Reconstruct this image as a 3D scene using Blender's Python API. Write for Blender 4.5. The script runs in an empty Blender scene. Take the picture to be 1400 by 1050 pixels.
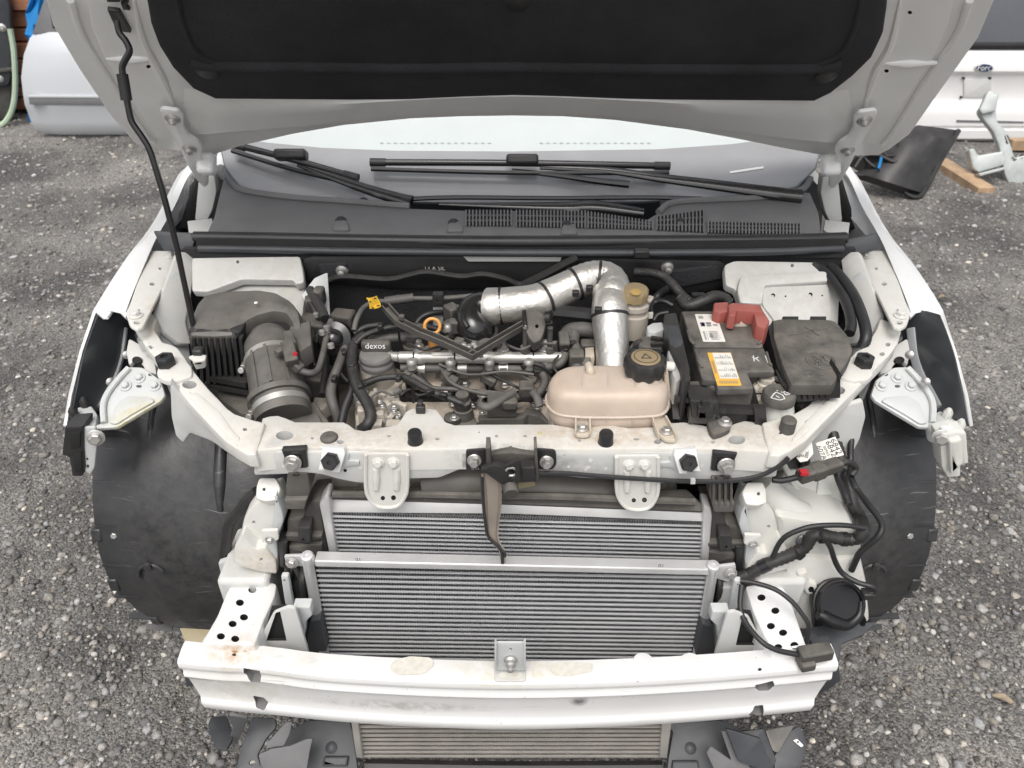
import bpy, bmesh, math, random
import numpy as np
from mathutils import Vector, Matrix
from mathutils.geometry import delaunay_2d_cdt
random.seed(7); rng = np.random.default_rng(7)
scene = bpy.context.scene
col = scene.collection
R = math.radians

# ------------------------------------------------------------------ camera, world, sun, exposure
CAM_H, PITCH, FPX = 1.72, R(35.0), 1050.0
cam_d = bpy.data.cameras.new('camera'); cam = bpy.data.objects.new('camera', cam_d); col.objects.link(cam)
cam.location = (0, 0, CAM_H); cam.rotation_euler = (R(90) - PITCH, 0, 0)
cam_d.sensor_width = 36.0; cam_d.lens = FPX / 1400.0 * 36.0
cam_d.clip_start = .05; cam_d.clip_end = 400
cam_d.dof.use_dof = True; cam_d.dof.focus_distance = 1.45; cam_d.dof.aperture_fstop = 7.0
scene.camera = cam
world = bpy.data.worlds.new('World'); scene.world = world; world.use_nodes = True
nt = world.node_tree; nt.nodes.clear()
wo = nt.nodes.new('ShaderNodeOutputWorld'); wb = nt.nodes.new('ShaderNodeBackground')
sk = nt.nodes.new('ShaderNodeTexSky'); sk.sky_type = 'NISHITA'; sk.sun_disc = False
sk.sun_elevation = R(62); sk.sun_rotation = R(190); sk.air_density = 1.2; sk.dust_density = 6.0; sk.ozone_density = 1.0
hs = nt.nodes.new('ShaderNodeHueSaturation'); hs.inputs['Saturation'].default_value = 0.36
nt.links.new(sk.outputs[0], hs.inputs['Color']); nt.links.new(hs.outputs[0], wb.inputs['Color'])
wb.inputs['Strength'].default_value = 0.15
nt.links.new(wb.outputs[0], wo.inputs['Surface'])
sun_d = bpy.data.lights.new('sun', 'SUN'); sun = bpy.data.objects.new('sun', sun_d); col.objects.link(sun)
sun_d.energy = .75; sun_d.angle = R(35); sun_d.color = (1, .985, .965)
# sun direction: towards the sun = (sin(rot)*cos(el), cos(rot)*cos(el), sin(el))
_el, _rot = R(62), R(190)
_sd = Vector((math.sin(_rot) * math.cos(_el), math.cos(_rot) * math.cos(_el), math.sin(_el)))
sun.rotation_euler = _sd.to_track_quat('Z', 'Y').to_euler(); sun.location = (0, 0, 8)
vs = scene.view_settings; vs.view_transform = 'Standard'; vs.look = 'None'; vs.gamma = 1.0; vs.use_curve_mapping = False
vs.exposure = 0.32

# ------------------------------------------------------------------ measuring: a point of the photograph at a known plane
CF = Vector((0, math.cos(PITCH), -math.sin(PITCH))); CU = Vector((0, math.sin(PITCH), math.cos(PITCH))); CR = Vector((1, 0, 0))
C0 = Vector((0, 0, CAM_H))
def ray(px, py): return CF + CR * ((px - 700) / FPX) - CU * ((py - 525) / FPX)
def PP(px, py, pl):
    p0, n = Vector(pl[0]), Vector(pl[1]); d = ray(px, py)
    return C0 + d * ((p0 - C0).dot(n) / d.dot(n))
def zp(z): return (Vector((0, 0, z)), Vector((0, 0, 1)))
def yp(y): return (Vector((0, y, 0)), Vector((0, -1, 0)))
def xp(x): return (Vector((x, 0, 0)), Vector((-1 if x > 0 else 1, 0, 0)))
def tilt(y0, z0, y1, z1):                       # plane holding the x direction and two (y, z) points, facing the photographer
    d = Vector((0, y1 - y0, z1 - z0)).normalized(); n = Vector((1, 0, 0)).cross(d); p = Vector((0, y0, z0))
    if (C0 - p).dot(n) < 0: n = -n
    return (p, n)
def push(pl, k): return (Vector(pl[0]) + Vector(pl[1]).normalized() * k, pl[1])
def Z(px, py, z): return PP(px, py, zp(z))
def Y(px, py, y): return PP(px, py, yp(y))
def X(px, py, x): return PP(px, py, xp(x))
def zz(pts): return [Z(*p) for p in pts]
def mpx(px, p): return px * (Vector(p) - C0).dot(CF) / FPX

# ------------------------------------------------------------------ materials
M = {}
def mat(name, c, rough=.5, metal=0., dust=0., dcol=(.33, .29, .24), var=.12, nscale=9., bump=0., bscale=160., coat=0., spec=.5, trans=0., sss=0., spots=0., scol=(.05, .045, .04), sscale=60., attr=None, stains=(), scratch=0.):
    m = bpy.data.materials.new(name); m.use_nodes = True; M[name] = m
    t = m.node_tree; N, L = t.nodes, t.links; b = N['Principled BSDF']
    tc = N.new('ShaderNodeTexCoord'); gp = N.new('ShaderNodeNewGeometry')
    def noise(s, d=5, ro=.6):
        n = N.new('ShaderNodeTexNoise'); n.inputs['Scale'].default_value = s; n.inputs['Detail'].default_value = d; n.inputs['Roughness'].default_value = ro
        L.new(tc.outputs['Object'], n.inputs['Vector']); return n.outputs['Fac']
    def ramp(src, a, bb):
        r = N.new('ShaderNodeMapRange'); r.inputs['From Min'].default_value = a; r.inputs['From Max'].default_value = bb
        L.new(src, r.inputs['Value']); return r.outputs['Result']
    def mul(a, bb):
        r = N.new('ShaderNodeMath'); r.operation = 'MULTIPLY'
        for i, q in enumerate((a, bb)):
            if isinstance(q, (int, float)): r.inputs[i].default_value = q
            else: L.new(q, r.inputs[i])
        return r.outputs[0]
    def mix(f, a, bb):
        r = N.new('ShaderNodeMix'); r.data_type = 'RGBA'
        if isinstance(f, (int, float)): r.inputs[0].default_value = f
        else: L.new(f, r.inputs[0])
        for i, q in ((6, a), (7, bb)):
            if isinstance(q, tuple): r.inputs[i].default_value = (*q, 1)
            else: L.new(q, r.inputs[i])
        return r.outputs[2]
    lo = tuple(max(0, x * (1 - var)) for x in c); hi = tuple(min(1, x * (1 + var)) for x in c)
    colr = mix(ramp(noise(nscale), .3, .7), lo, hi)
    if attr:
        a = N.new('ShaderNodeAttribute'); a.attribute_name = attr
        colr = mix(1.0, colr, colr); mm = N.new('ShaderNodeMix'); mm.data_type = 'RGBA'; mm.blend_type = 'MULTIPLY'; mm.inputs[0].default_value = 1
        L.new(colr, mm.inputs[6]); L.new(a.outputs['Color'], mm.inputs[7]); colr = mm.outputs[2]
    rv = None
    if dust:
        sep = N.new('ShaderNodeSeparateXYZ'); L.new(gp.outputs['Normal'], sep.inputs[0])
        up = ramp(sep.outputs['Z'], -.3, .9)
        f = mul(mul(ramp(noise(nscale * 2.3, 8, .68), .28, .72), up), dust)
        colr = mix(f, colr, dcol)
        rr = N.new('ShaderNodeMapRange'); L.new(f, rr.inputs['Value']); rr.inputs['To Min'].default_value = rough; rr.inputs['To Max'].default_value = .95
        L.new(rr.outputs[0], b.inputs['Roughness'])
    else:
        rr = N.new('ShaderNodeMapRange'); L.new(noise(nscale * 3), rr.inputs['Value']); rr.inputs['To Min'].default_value = rough * .8; rr.inputs['To Max'].default_value = min(1, rough * 1.2)
        L.new(rr.outputs[0], b.inputs['Roughness'])
    if spots:
        f2 = mul(ramp(noise(sscale, 3, .5), .70, .76), mul(ramp(noise(7, 2), .45, .62), spots)); colr = mix(f2, colr, scol)
    # stains that sit at one place: (centre, reach in x y z, colour, strength), broken up by noise
    for c_, r_, k_, s_ in stains:
        va = N.new('ShaderNodeVectorMath'); va.operation = 'SUBTRACT'; L.new(gp.outputs['Position'], va.inputs[0]); va.inputs[1].default_value = c_
        vb = N.new('ShaderNodeVectorMath'); vb.operation = 'DIVIDE'; L.new(va.outputs[0], vb.inputs[0]); vb.inputs[1].default_value = r_
        vl = N.new('ShaderNodeVectorMath'); vl.operation = 'LENGTH'; L.new(vb.outputs[0], vl.inputs[0])
        f3 = mul(mul(ramp(vl.outputs['Value'], 1., .35), ramp(noise(48, 8, .7), .36, .60)), s_); colr = mix(f3, colr, k_)
    if scratch:
        mp = N.new('ShaderNodeMapping'); mp.inputs['Scale'].default_value = (9, 9, 220); mp.inputs['Rotation'].default_value = (0, .5, .3); L.new(tc.outputs['Object'], mp.inputs['Vector'])
        ns = N.new('ShaderNodeTexNoise'); ns.inputs['Scale'].default_value = 1.; ns.inputs['Detail'].default_value = 2; L.new(mp.outputs[0], ns.inputs['Vector'])
        colr = mix(mul(mul(ramp(ns.outputs['Fac'], .66, .72), ramp(noise(6, 2), .5, .6)), scratch), colr, (.28, .28, .28))
    L.new(colr, b.inputs['Base Color'])
    b.inputs['Metallic'].default_value = metal; b.inputs['Specular IOR Level'].default_value = spec
    b.inputs['Coat Weight'].default_value = coat; b.inputs['Coat Roughness'].default_value = .08
    b.inputs['Transmission Weight'].default_value = trans
    if sss:
        b.inputs['Subsurface Weight'].default_value = sss; b.inputs['Subsurface Radius'].default_value = (.02, .015, .01); b.inputs['Subsurface Scale'].default_value = 1.0
    if bump:
        bp = N.new('ShaderNodeBump'); bp.inputs['Strength'].default_value = bump; bp.inputs['Distance'].default_value = .004
        L.new(noise(bscale, 4), bp.inputs['Height']); L.new(bp.outputs[0], b.inputs['Normal'])
    return m
mat('white_paint', (.78, .78, .77), .28, coat=.5, var=.02, dust=.06)
mat('inner_white', (.57, .575, .56), .36, stains=[((-.02, .985, .84), (.17, .06, .05), (.06, .055, .05), .95), ((.10, .985, .82), (.12, .05, .05), (.12, .11, .1), .7), ((-.5, 1.45, .93), (.3, .2, .1), (.36, .33, .28), .3), ((.5, 1.45, .93), (.3, .2, .1), (.36, .33, .28), .3)], var=.07, dust=.35, dcol=(.45, .40, .32), spots=.5, sscale=90)
GRIME = (.06, .055, .05)
mat('support_white', (.67, .665, .63), .32, var=.05, dust=.4, dcol=(.48, .42, .33), spots=.8, sscale=110, coat=.2, scratch=.35, stains=[
    ((-.01, .985, .85), (.14, .06, .06), GRIME, .95), ((.16, 1.06, .87), (.20, .05, .05), (.45, .36, .27), .7), ((-.30, 1.05, .87), (.25, .06, .05), (.45, .38, .30), .55),
    ((-.70, 1.38, .92), (.06, .08, .08), (.40, .25, .12), .7), ((.40, 1.05, .87), (.15, .05, .05), (.44, .36, .27), .6), ((-.47, .99, .60), (.10, .05, .05), (.42, .28, .14), .5)])
mat('beam_white', (.70, .70, .69), .30, coat=.3, scratch=.4, stains=[((-.50, .86, .53), (.06, .04, .03), (.45, .24, .08), .6), ((-.44, .84, .52), (.16, .05, .03), (.5, .42, .28), .3), ((-.2, .81, .44), (.20, .05, .02), (.25, .22, .19), .5), ((-.5, .83, .46), (.15, .06, .06), (.50, .45, .33), .4), ((.12, .80, .46), (.02, .05, .02), (.1, .1, .1), .9), ((0, .83, .52), (.14, .06, .02), (.55, .50, .38), .7)], var=.03, dust=.12, dcol=(.6, .55, .42), spots=.8, sscale=120)
mat('bonnet_under', (.82, .82, .80), .30, coat=.2, var=.03)
mat('grey_bracket', (.52, .54, .54), .4, stains=[((-.70, 1.14, .81), (.085, .10, .06), (.42, .36, .10), .95), ((-.66, 1.16, .82), (.05, .06, .06), (.50, .42, .12), .9)], var=.05, dust=.2, dcol=(.45, .4, .3))
mat('felt_black', (.026, .026, .029), .92, var=.4, bump=.9, bscale=300, nscale=5, dust=.35, dcol=(.06, .06, .065))
mat('black_plastic', (.020, .020, .021), .4, dust=.25, dcol=(.14, .125, .11), var=.2)
mat('dusty_black', (.05, .048, .045), .6, dust=.8, dcol=(.22, .20, .17), var=.25, bump=.15)
mat('brown_plastic', (.088, .083, .076), .36, dust=.5, dcol=(.25, .228, .20), var=.1)
mat('grey_plastic', (.135, .135, .138), .55, dust=.35, dcol=(.2, .19, .18), var=.12)
mat('liner_black', (.024, .025, .027), .27, scratch=.6, stains=[((-.66, 1.12, .55), (.25, .2, .35), (.10, .095, .09), .3), ((.70, 1.12, .55), (.25, .2, .35), (.10, .095, .09), .3), ((-.62, 1.13, .22), (.3, .2, .10), (.14, .13, .12), .5)], dust=.25, dcol=(.12, .115, .11), var=.35, nscale=5, bump=.15, bscale=60)
mat('slate_plastic', (.04, .044, .05), .42, dust=.3, dcol=(.13, .125, .12), var=.15)
mat('rubber', (.018, .018, .019), .42, dust=.12, dcol=(.10, .095, .09), var=.2)
mat('gloss_black', (.012, .012, .013), .2, coat=.4, dust=.06, var=.2)
mat('loom', (.022, .022, .022), .45, dust=.22, dcol=(.16, .145, .125), var=.3, nscale=30, bump=.2)
mat('hose_grey', (.07, .068, .065), .5, dust=.5, dcol=(.22, .20, .175), var=.2)
mat('foil', (.74, .72, .68), .42, metal=.9, var=.1, bump=.55, bscale=70, dust=.3, dcol=(.42, .38, .32), nscale=14)
mat('alu', (.68, .68, .68), .36, metal=.6, var=.08, dust=.1)
mat('alu_dull', (.60, .60, .59), .42, metal=.4, var=.1, dust=.15, dcol=(.45, .42, .38))
mat('alu_fin', (.48, .48, .49), .5, metal=.15, var=.25, nscale=30)
mat('tube_alu', (.60, .61, .62), .38, metal=.35, var=.08)
mat('tan_alu', (.47, .45, .415), .5, metal=.4, var=.12)
mat('steel', (.55, .535, .50), .38, metal=.65, var=.08, dust=.12)
mat('bolt_steel', (.58, .57, .55), .35, metal=.8, var=.15, dust=.3)
mat('cast_dirty', (.50, .46, .40), .55, metal=.2, dust=.5, dcol=(.48, .42, .34), var=.25, nscale=18, bump=.5, bscale=120)
mat('cast_brown', (.52, .45, .37), .65, dust=.6, dcol=(.50, .42, .34), var=.2, nscale=25, bump=.4)
mat('tank_pink', (.57, .475, .40), .34, dust=.5, dcol=(.46, .37, .28), var=.10, sss=.3, nscale=14, scratch=.2, stains=[((.17, 1.08, .84), (.2, .2, .035), (.40, .28, .19), .7), ((.08, 1.12, .92), (.05, .05, .05), (.42, .34, .26), .6)])
mat('milky', (.62, .62, .58), .40, var=.05, sss=.3, dust=.12, dcol=(.5, .46, .36))
mat('clear_tan', (.50, .44, .36), .4, sss=.2, var=.1)
mat('red_plastic', (.30, .075, .06), .5, dust=.45, dcol=(.42, .2, .17), var=.12)
mat('red_bit', (.45, .02, .03), .4)
mat('yellow', (.75, .46, .03), .5, var=.06)
mat('orange_ring', (.80, .38, .10), .45, var=.05)
mat('label_orange', (.80, .44, .06), .5, var=.05, dust=.15)
mat('label_white', (.78, .76, .70), .5, var=.04, dust=.2)
mat('ink', (.03, .03, .035), .6, var=.1)
mat('ink_purple', (.10, .07, .14), .6, var=.1)
mat('pale_dots', (.36, .42, .41), .4)
mat('lever_brown', (.27, .235, .20), .5, metal=.3, dust=.5, dcol=(.30, .25, .20), var=.25)
mat('wing_inner', (.042, .046, .05), .3, var=.2, coat=.3)
mat('horn_black', (.010, .010, .011), .33, var=.1)
mat('cap_grey', (.15, .145, .14), .5, dust=.6, dcol=(.30, .285, .26))
mat('tape', (.016, .016, .017), .25, var=.1)
mat('dry_leaf', (.30, .24, .17), .8, var=.3, nscale=80)
mat('grey_ink', (.32, .32, .31), .6, var=.1)
mat('white_ink', (.75, .75, .73), .5, var=.03)
mat('brake_cap', (.28, .21, .11), .6, dust=.5, dcol=(.25, .2, .14), var=.2)
mat('cap_yellow', (.42, .28, .07), .6, dust=.3)
mat('lens_dust', (.30, .26, .16), .55, dust=.5, dcol=(.36, .30, .2), var=.15)
mat('frit', (.30, .30, .305), .12, var=.06, spec=.5)
mat('screen_pale', (.53, .57, .56), .3, var=.03)
mat('rust_stain', (.30, .17, .09), .75, var=.3)
mat('paint_patch', (.62, .60, .53), .5, var=.10, nscale=90)
mat('yellow_stain', (.52, .46, .26), .5, var=.3, nscale=45)
mat('milky_dirty', (.46, .42, .36), .45, sss=.2, var=.08, dust=.3)
mat('strip_light', (.26, .27, .28), .4)
mat('dark_inside', (.012, .012, .012), .8)  # near black: shade of gaps, recesses and hole walls put into the colour
mat('silver_paint', (.54, .56, .58), .5, metal=.2, coat=.15, var=.01)
mat('strip_grey', (.16, .16, .165), .45)
mat('wood', (.42, .29, .18), .75, var=.25, nscale=14, bump=.2)
mat('red_wood', (.30, .13, .07), .8, var=.3, nscale=12, bump=.3)
mat('blue_plastic', (.02, .22, .55), .4, var=.15)
mat('galv', (.46, .49, .48), .45, metal=.3, var=.15, dust=.3, nscale=14)
mat('green_hose', (.42, .52, .38), .5)
mat('dark_glass', (.16, .17, .19), .12, spec=.8, var=.05)
mat('badge_blue', (.02, .035, .09), .25)
mat('stone', (.325, .308, .285), .9, var=.35, nscale=90, bump=.7, bscale=300, attr='tone')
mat('beam_inner_shade', (.20, .20, .195), .6)  # walls of the beam openings, their shade painted in as darker grey
mat('green_sticker', (.30, .33, .14), .6, var=.15)
mat('tyre', (.02, .02, .02), .8)
mat('fabric_dark', (.03, .03, .033), .9)

def ground_material():
    m = bpy.data.materials.new('gravel_ground'); m.use_nodes = True; M['ground'] = m
    t = m.node_tree; N, L = t.nodes, t.links; b = N['Principled BSDF']
    tc = N.new('ShaderNodeTexCoord')
    def noise(s, d=6, ro=.65):
        n = N.new('ShaderNodeTexNoise'); n.inputs['Scale'].default_value = s; n.inputs['Detail'].default_value = d; n.inputs['Roughness'].default_value = ro
        L.new(tc.outputs['Object'], n.inputs['Vector']); return n.outputs['Fac']
    v = N.new('ShaderNodeTexVoronoi'); v.inputs['Scale'].default_value = 170; L.new(tc.outputs['Object'], v.inputs['Vector'])
    cr = N.new('ShaderNodeValToRGB'); L.new(noise(1.7, 8, .6), cr.inputs[0])
    cr.color_ramp.elements[0].position = .38; cr.color_ramp.elements[0].color = (.088, .084, .079, 1)
    cr.color_ramp.elements[1].position = .65; cr.color_ramp.elements[1].color = (.235, .221, .203, 1)
    hv = N.new('ShaderNodeSeparateColor'); L.new(v.outputs['Color'], hv.inputs[0])
    r2 = N.new('ShaderNodeMapRange'); L.new(hv.outputs[0], r2.inputs['Value']); r2.inputs['To Min'].default_value = .5; r2.inputs['To Max'].default_value = 1.75
    mx = N.new('ShaderNodeMix'); mx.data_type = 'RGBA'; mx.blend_type = 'MULTIPLY'; mx.inputs[0].default_value = 1
    L.new(cr.outputs[0], mx.inputs[6]); L.new(r2.outputs[0], mx.inputs[7]); L.new(mx.outputs[2], b.inputs['Base Color'])
    b.inputs['Roughness'].default_value = .85
    bp = N.new('ShaderNodeBump'); bp.inputs['Strength'].default_value = .9; bp.inputs['Distance'].default_value = .006
    ad = N.new('ShaderNodeMath'); ad.operation = 'SUBTRACT'; L.new(noise(80), ad.inputs[0]); L.new(v.outputs['Distance'], ad.inputs[1])
    L.new(ad.outputs[0], bp.inputs['Height']); L.new(bp.outputs[0], b.inputs['Normal'])
ground_material()

# ------------------------------------------------------------------ mesh tools
def rnd(poly, r, k=4):
    """Round the corners of a closed outline."""
    out = []; n = len(poly)
    for i in range(n):
        a, b, c = (Vector(poly[(i + j) % n][:2]) for j in (-1, 0, 1))
        u, w = a - b, c - b
        ru = min(r, u.length * .45); rw = min(r, w.length * .45)
        p, q = b + u.normalized() * ru, b + w.normalized() * rw
        for s in range(k + 1):
            t = s / k; out.append(tuple(p * (1 - t) ** 2 + b * 2 * t * (1 - t) + q * t * t))
    return out
def circ(cx, cy, rx, ry=None, n=14, ph=0):
    ry = rx if ry is None else ry
    return [(cx + rx * math.cos(2 * math.pi * i / n + ph), cy + ry * math.sin(2 * math.pi * i / n + ph)) for i in range(n)]
def inpoly(p, poly):
    x, y = p; c = False; n = len(poly); j = n - 1
    for i in range(n):
        xi, yi = poly[i]; xj, yj = poly[j]
        if (yi > y) != (yj > y) and x < (xj - xi) * (y - yi) / (yj - yi) + xi: c = not c
        j = i
    return c
def area2(p): return sum(p[i][0] * p[(i + 1) % len(p)][1] - p[(i + 1) % len(p)][0] * p[i][1] for i in range(len(p)))
def inset(p, d):
    n = len(p); out = []
    for i in range(n):
        a, b, c = (Vector(p[(i + j) % n]) for j in (-1, 0, 1))
        e1, e2 = (b - a), (c - b)
        if e1.length < 1e-9 or e2.length < 1e-9: out.append(tuple(b)); continue
        e1.normalize(); e2.normalize()
        n1, n2 = Vector((-e1.y, e1.x)), Vector((-e2.y, e2.x)); m = n1 + n2
        if m.length < 1e-6: out.append(tuple(b)); continue
        m.normalize(); out.append(tuple(b + m * (d / max(.5, m.dot(n1)))))
    return out
def spline(pts, k=6):
    pts = [Vector(p) for p in pts]
    if len(pts) < 3: return [pts[0].lerp(pts[-1], i / k) for i in range(k + 1)]
    out = []; P = [pts[0] * 2 - pts[1]] + pts + [pts[-1] * 2 - pts[-2]]
    for i in range(1, len(P) - 2):
        for s in range(k):
            t = s / k; a, b, c, d = P[i - 1], P[i], P[i + 1], P[i + 2]
            out.append(.5 * ((2 * b) + (c - a) * t + (2 * a - 5 * b + 4 * c - d) * t * t + (3 * b - a - 3 * c + d) * t ** 3))
    out.append(pts[-1]); return out
class MB:
    def __init__(s, m='black_plastic'): s.v = []; s.f = []; s.mi = []; s.mats = []; s.use(m)
    def use(s, m):
        if m not in s.mats: s.mats.append(m)
        s.cur = s.mats.index(m); return s
    def add(s, v, f):
        o = len(s.v); s.v += [Vector(p) for p in v]; s.f += [[i + o for i in q] for q in f]; s.mi += [s.cur] * len(f); return s
    def box(s, c, size, rot=None):
        c = Vector(c); x, y, z = (q / 2 for q in size)
        v = [Vector((a * x, b * y, d * z)) for d in (-1, 1) for b in (-1, 1) for a in (-1, 1)]
        if rot is not None: v = [rot @ p for p in v]
        return s.add([c + p for p in v], [(0, 2, 3, 1), (4, 5, 7, 6), (0, 1, 5, 4), (2, 6, 7, 3), (1, 3, 7, 5), (0, 4, 6, 2)])
    def bar(s, a, b, w, h, up=(0, 0, 1)):
        a, b = Vector(a), Vector(b); d = b - a; L_ = d.length; d.normalize(); up = Vector(up)
        u = d.cross(up).normalized(); q = u.cross(d).normalized()
        return s.box((a + b) / 2, (w, L_, h), Matrix((u, d, q)).transposed())
    def hexa(s, p): return s.add(p, [(3, 2, 1, 0), (4, 5, 6, 7), (0, 1, 5, 4), (1, 2, 6, 5), (2, 3, 7, 6), (3, 0, 4, 7)])
    def loft(s, rings, closed=True, cap=True, loop=False):
        n = len(rings[0]); v = [p for r in rings for p in r]; f = []; m = len(rings)
        for i in range(m if loop else m - 1):
            i2 = (i + 1) % m
            for j in range(n if closed else n - 1):
                k = (j + 1) % n; f.append((i * n + j, i * n + k, i2 * n + k, i2 * n + j))
        if cap and closed and not loop: f += [tuple(range(n - 1, -1, -1)), tuple((m - 1) * n + j for j in range(n))]
        return s.add(v, f)
    def sheet(s, rows, th=0):
        """An open grid of points, given thickness away from the viewer side when th is set."""
        n = len(rows[0])
        if not th: return s.loft(rows, closed=False)
        m = len(rows); A = [[Vector(p) for p in r] for r in rows]; B = []
        for i in range(m):
            q = []
            for j in range(n):
                du = A[min(i + 1, m - 1)][j] - A[max(i - 1, 0)][j]; dv = A[i][min(j + 1, n - 1)] - A[i][max(j - 1, 0)]
                nn = du.cross(dv); nn = nn.normalized() if nn.length > 1e-9 else Vector((0, 0, 1)); q.append(A[i][j] + nn * th)
            B.append(q)
        return s.loft([A[i] + B[i][::-1] for i in range(m)])
    def tube(s, pts, r, n=8, k=5, corr=None, cap=True, flat=1., straight=False):
        P = [Vector(p) for p in pts] if straight else spline(pts, k)
        if corr:
            L_ = [0.]
            for a, b in zip(P, P[1:]): L_.append(L_[-1] + (b - a).length)
            cnt = max(4, int(L_[-1] / corr[0] * 2)); Q = []; j = 0
            for i in range(cnt + 1):
                t = L_[-1] * i / cnt
                while j < len(L_) - 2 and L_[j + 1] < t: j += 1
                Q.append(P[j].lerp(P[j + 1], (t - L_[j]) / max(1e-9, L_[j + 1] - L_[j])))
            P = Q
        rs = r if isinstance(r, (list, tuple)) else [r, r]; rings = []; u = None; m = len(P)
        for i in range(m):
            d = (P[min(i + 1, m - 1)] - P[max(i - 1, 0)]).normalized()
            if u is None: u = d.orthogonal().normalized(); 
            u = (u - d * u.dot(d)); u = u.normalized() if u.length > 1e-6 else d.orthogonal().normalized()
            w = d.cross(u); x = i / max(1, m - 1) * (len(rs) - 1); a = min(int(x), len(rs) - 2); rr = rs[a] + (rs[a + 1] - rs[a]) * (x - a)
            if corr and i % 2: rr *= corr[1]
            rings.append([P[i] + (u * math.cos(2 * math.pi * q / n) + w * math.sin(2 * math.pi * q / n) * flat) * rr for q in range(n)])
        return s.loft(rings, cap=cap)
    def lathe(s, o, axis, prof, n=20, ph=0., knurl=None):
        """prof: (radius, height along axis) pairs."""
        o, d = Vector(o), Vector(axis).normalized(); u = d.orthogonal().normalized()
        if abs(d.z) > .5: u = (Vector((1, 0, 0)) - d * d.x).normalized()
        w = d.cross(u); rings = []
        for i, (r, h) in enumerate(prof):
            rings.append([o + d * h + (u * math.cos(2 * math.pi * q / n + ph) + w * math.sin(2 * math.pi * q / n + ph)) * max(1e-5, r * (1 - (knurl if knurl and q % 4 >= 2 and r > prof[0][0] * .9 else 0))) for q in range(n)])
        return s.loft(rings)
    def cyl(s, a, b, r, r2=None, n=14, ph=0.):
        a, b = Vector(a), Vector(b); return s.lathe(a, b - a, [(r, 0), (r if r2 is None else r2, (b - a).length)], n, ph)
    def bolt(s, p, axis, r, h=None, washer=True):
        h = h or r * .9; d = Vector(axis).normalized(); p = Vector(p)
        if washer: s.lathe(p, d, [(r * 1.5, 0), (r * 1.5, h * .2), (r * 1.35, h * .3)], 14)
        return s.lathe(p + d * h * .3, d, [(r, 0), (r, h * .8), (r * .8, h)], 6)
    def torus(s, c, axis, r, q, n=20, m=8, a0=0., a1=2 * math.pi):
        d = Vector(axis).normalized(); u = d.orthogonal().normalized(); w = d.cross(u); rings = []; full = a1 - a0 > 6.28
        for i in range(n if full else n + 1):
            t = a0 + (a1 - a0) * i / n; e = u * math.cos(t) + w * math.sin(t)
            rings.append([Vector(c) + e * (r + q * math.cos(2 * math.pi * j / m)) + d * q * math.sin(2 * math.pi * j / m) for j in range(m)])
        return s.loft(rings, loop=full)
    def plate(s, outl, pl, th=.002, bev=.001, holes=(), px=True, r=0, dark=None):
        """An outline on a plane, with holes cut through and its own thickness behind the plane."""
        p0, n = Vector(pl[0]), Vector(pl[1]).normalized()
        u = Vector((1, 0, 0)); u = (u - n * u.dot(n)); u = u.normalized() if u.length > .05 else n.orthogonal().normalized(); w = n.cross(u)
        def to2(q):
            P = PP(q[0], q[1], pl) if px else Vector(q); d = P - p0; return (d.dot(u), d.dot(w))
        if r: outl = rnd(outl, r)
        o2 = [to2(q) for q in outl]
        if area2(o2) < 0: o2.reverse()
        H = []
        for h in holes:
            if isinstance(h[0], (int, float)): h = circ(*h)
            h2 = [to2(q) for q in h]
            if area2(h2) < 0: h2.reverse()
            H.append(h2)
        to3 = lambda q, d: p0 + u * q[0] + w * q[1] - n * d
        cap_o = inset(o2, bev) if bev else o2
        def cap(o, d, flip):
            vs_ = []; es = []
            for ring in [o] + H:
                b = len(vs_); vs_ += [Vector(q) for q in ring]; es += [(b + i, b + (i + 1) % len(ring)) for i in range(len(ring))]
            rv, _, rf, *_ = delaunay_2d_cdt(vs_, es, [], 0, 1e-7)
            fs = []
            for f in rf:
                c = sum((rv[i] for i in f), Vector((0, 0))) / len(f)
                if inpoly(c, o) and not any(inpoly(c, h) for h in H): fs.append(tuple(reversed(f)) if flip else tuple(f))
            s.add([to3(q, d) for q in rv], fs)
        cap(cap_o, 0, False); cap(o2, th, True)
        lv = [(o2, th), (o2, bev)] + ([(inset(o2, bev * .3), bev * .3), (cap_o, 0)] if bev else [])
        rings = [[to3(q, d) for q in o] for o, d in lv]
        s.loft(rings, cap=False)
        keep = s.cur
        if dark: s.use(dark)
        for h in H: s.loft([[to3(q, 0) for q in h], [to3(q, th) for q in h]], cap=False)
        s.cur = keep
        return s
    def text(s, body, o, xd, yd, size, th=.0003, align='CENTER'):
        c = bpy.data.curves.new('t', 'FONT'); c.body = body; c.size = size; c.align_x = align; c.align_y = 'CENTER'; c.extrude = 0; c.resolution_u = 3
        ob = bpy.data.objects.new('t', c); col.objects.link(ob)
        me = bpy.data.meshes.new_from_object(ob.evaluated_get(bpy.context.evaluated_depsgraph_get()))
        xd, yd = Vector(xd).normalized(), Vector(yd).normalized(); n = xd.cross(yd)
        s.add([Vector(o) + xd * v.co.x + yd * v.co.y + n * th for v in me.vertices], [tuple(p.vertices) for p in me.polygons])
        bpy.data.objects.remove(ob); bpy.data.curves.remove(c); bpy.data.meshes.remove(me); return s
ORG = {}
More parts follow.
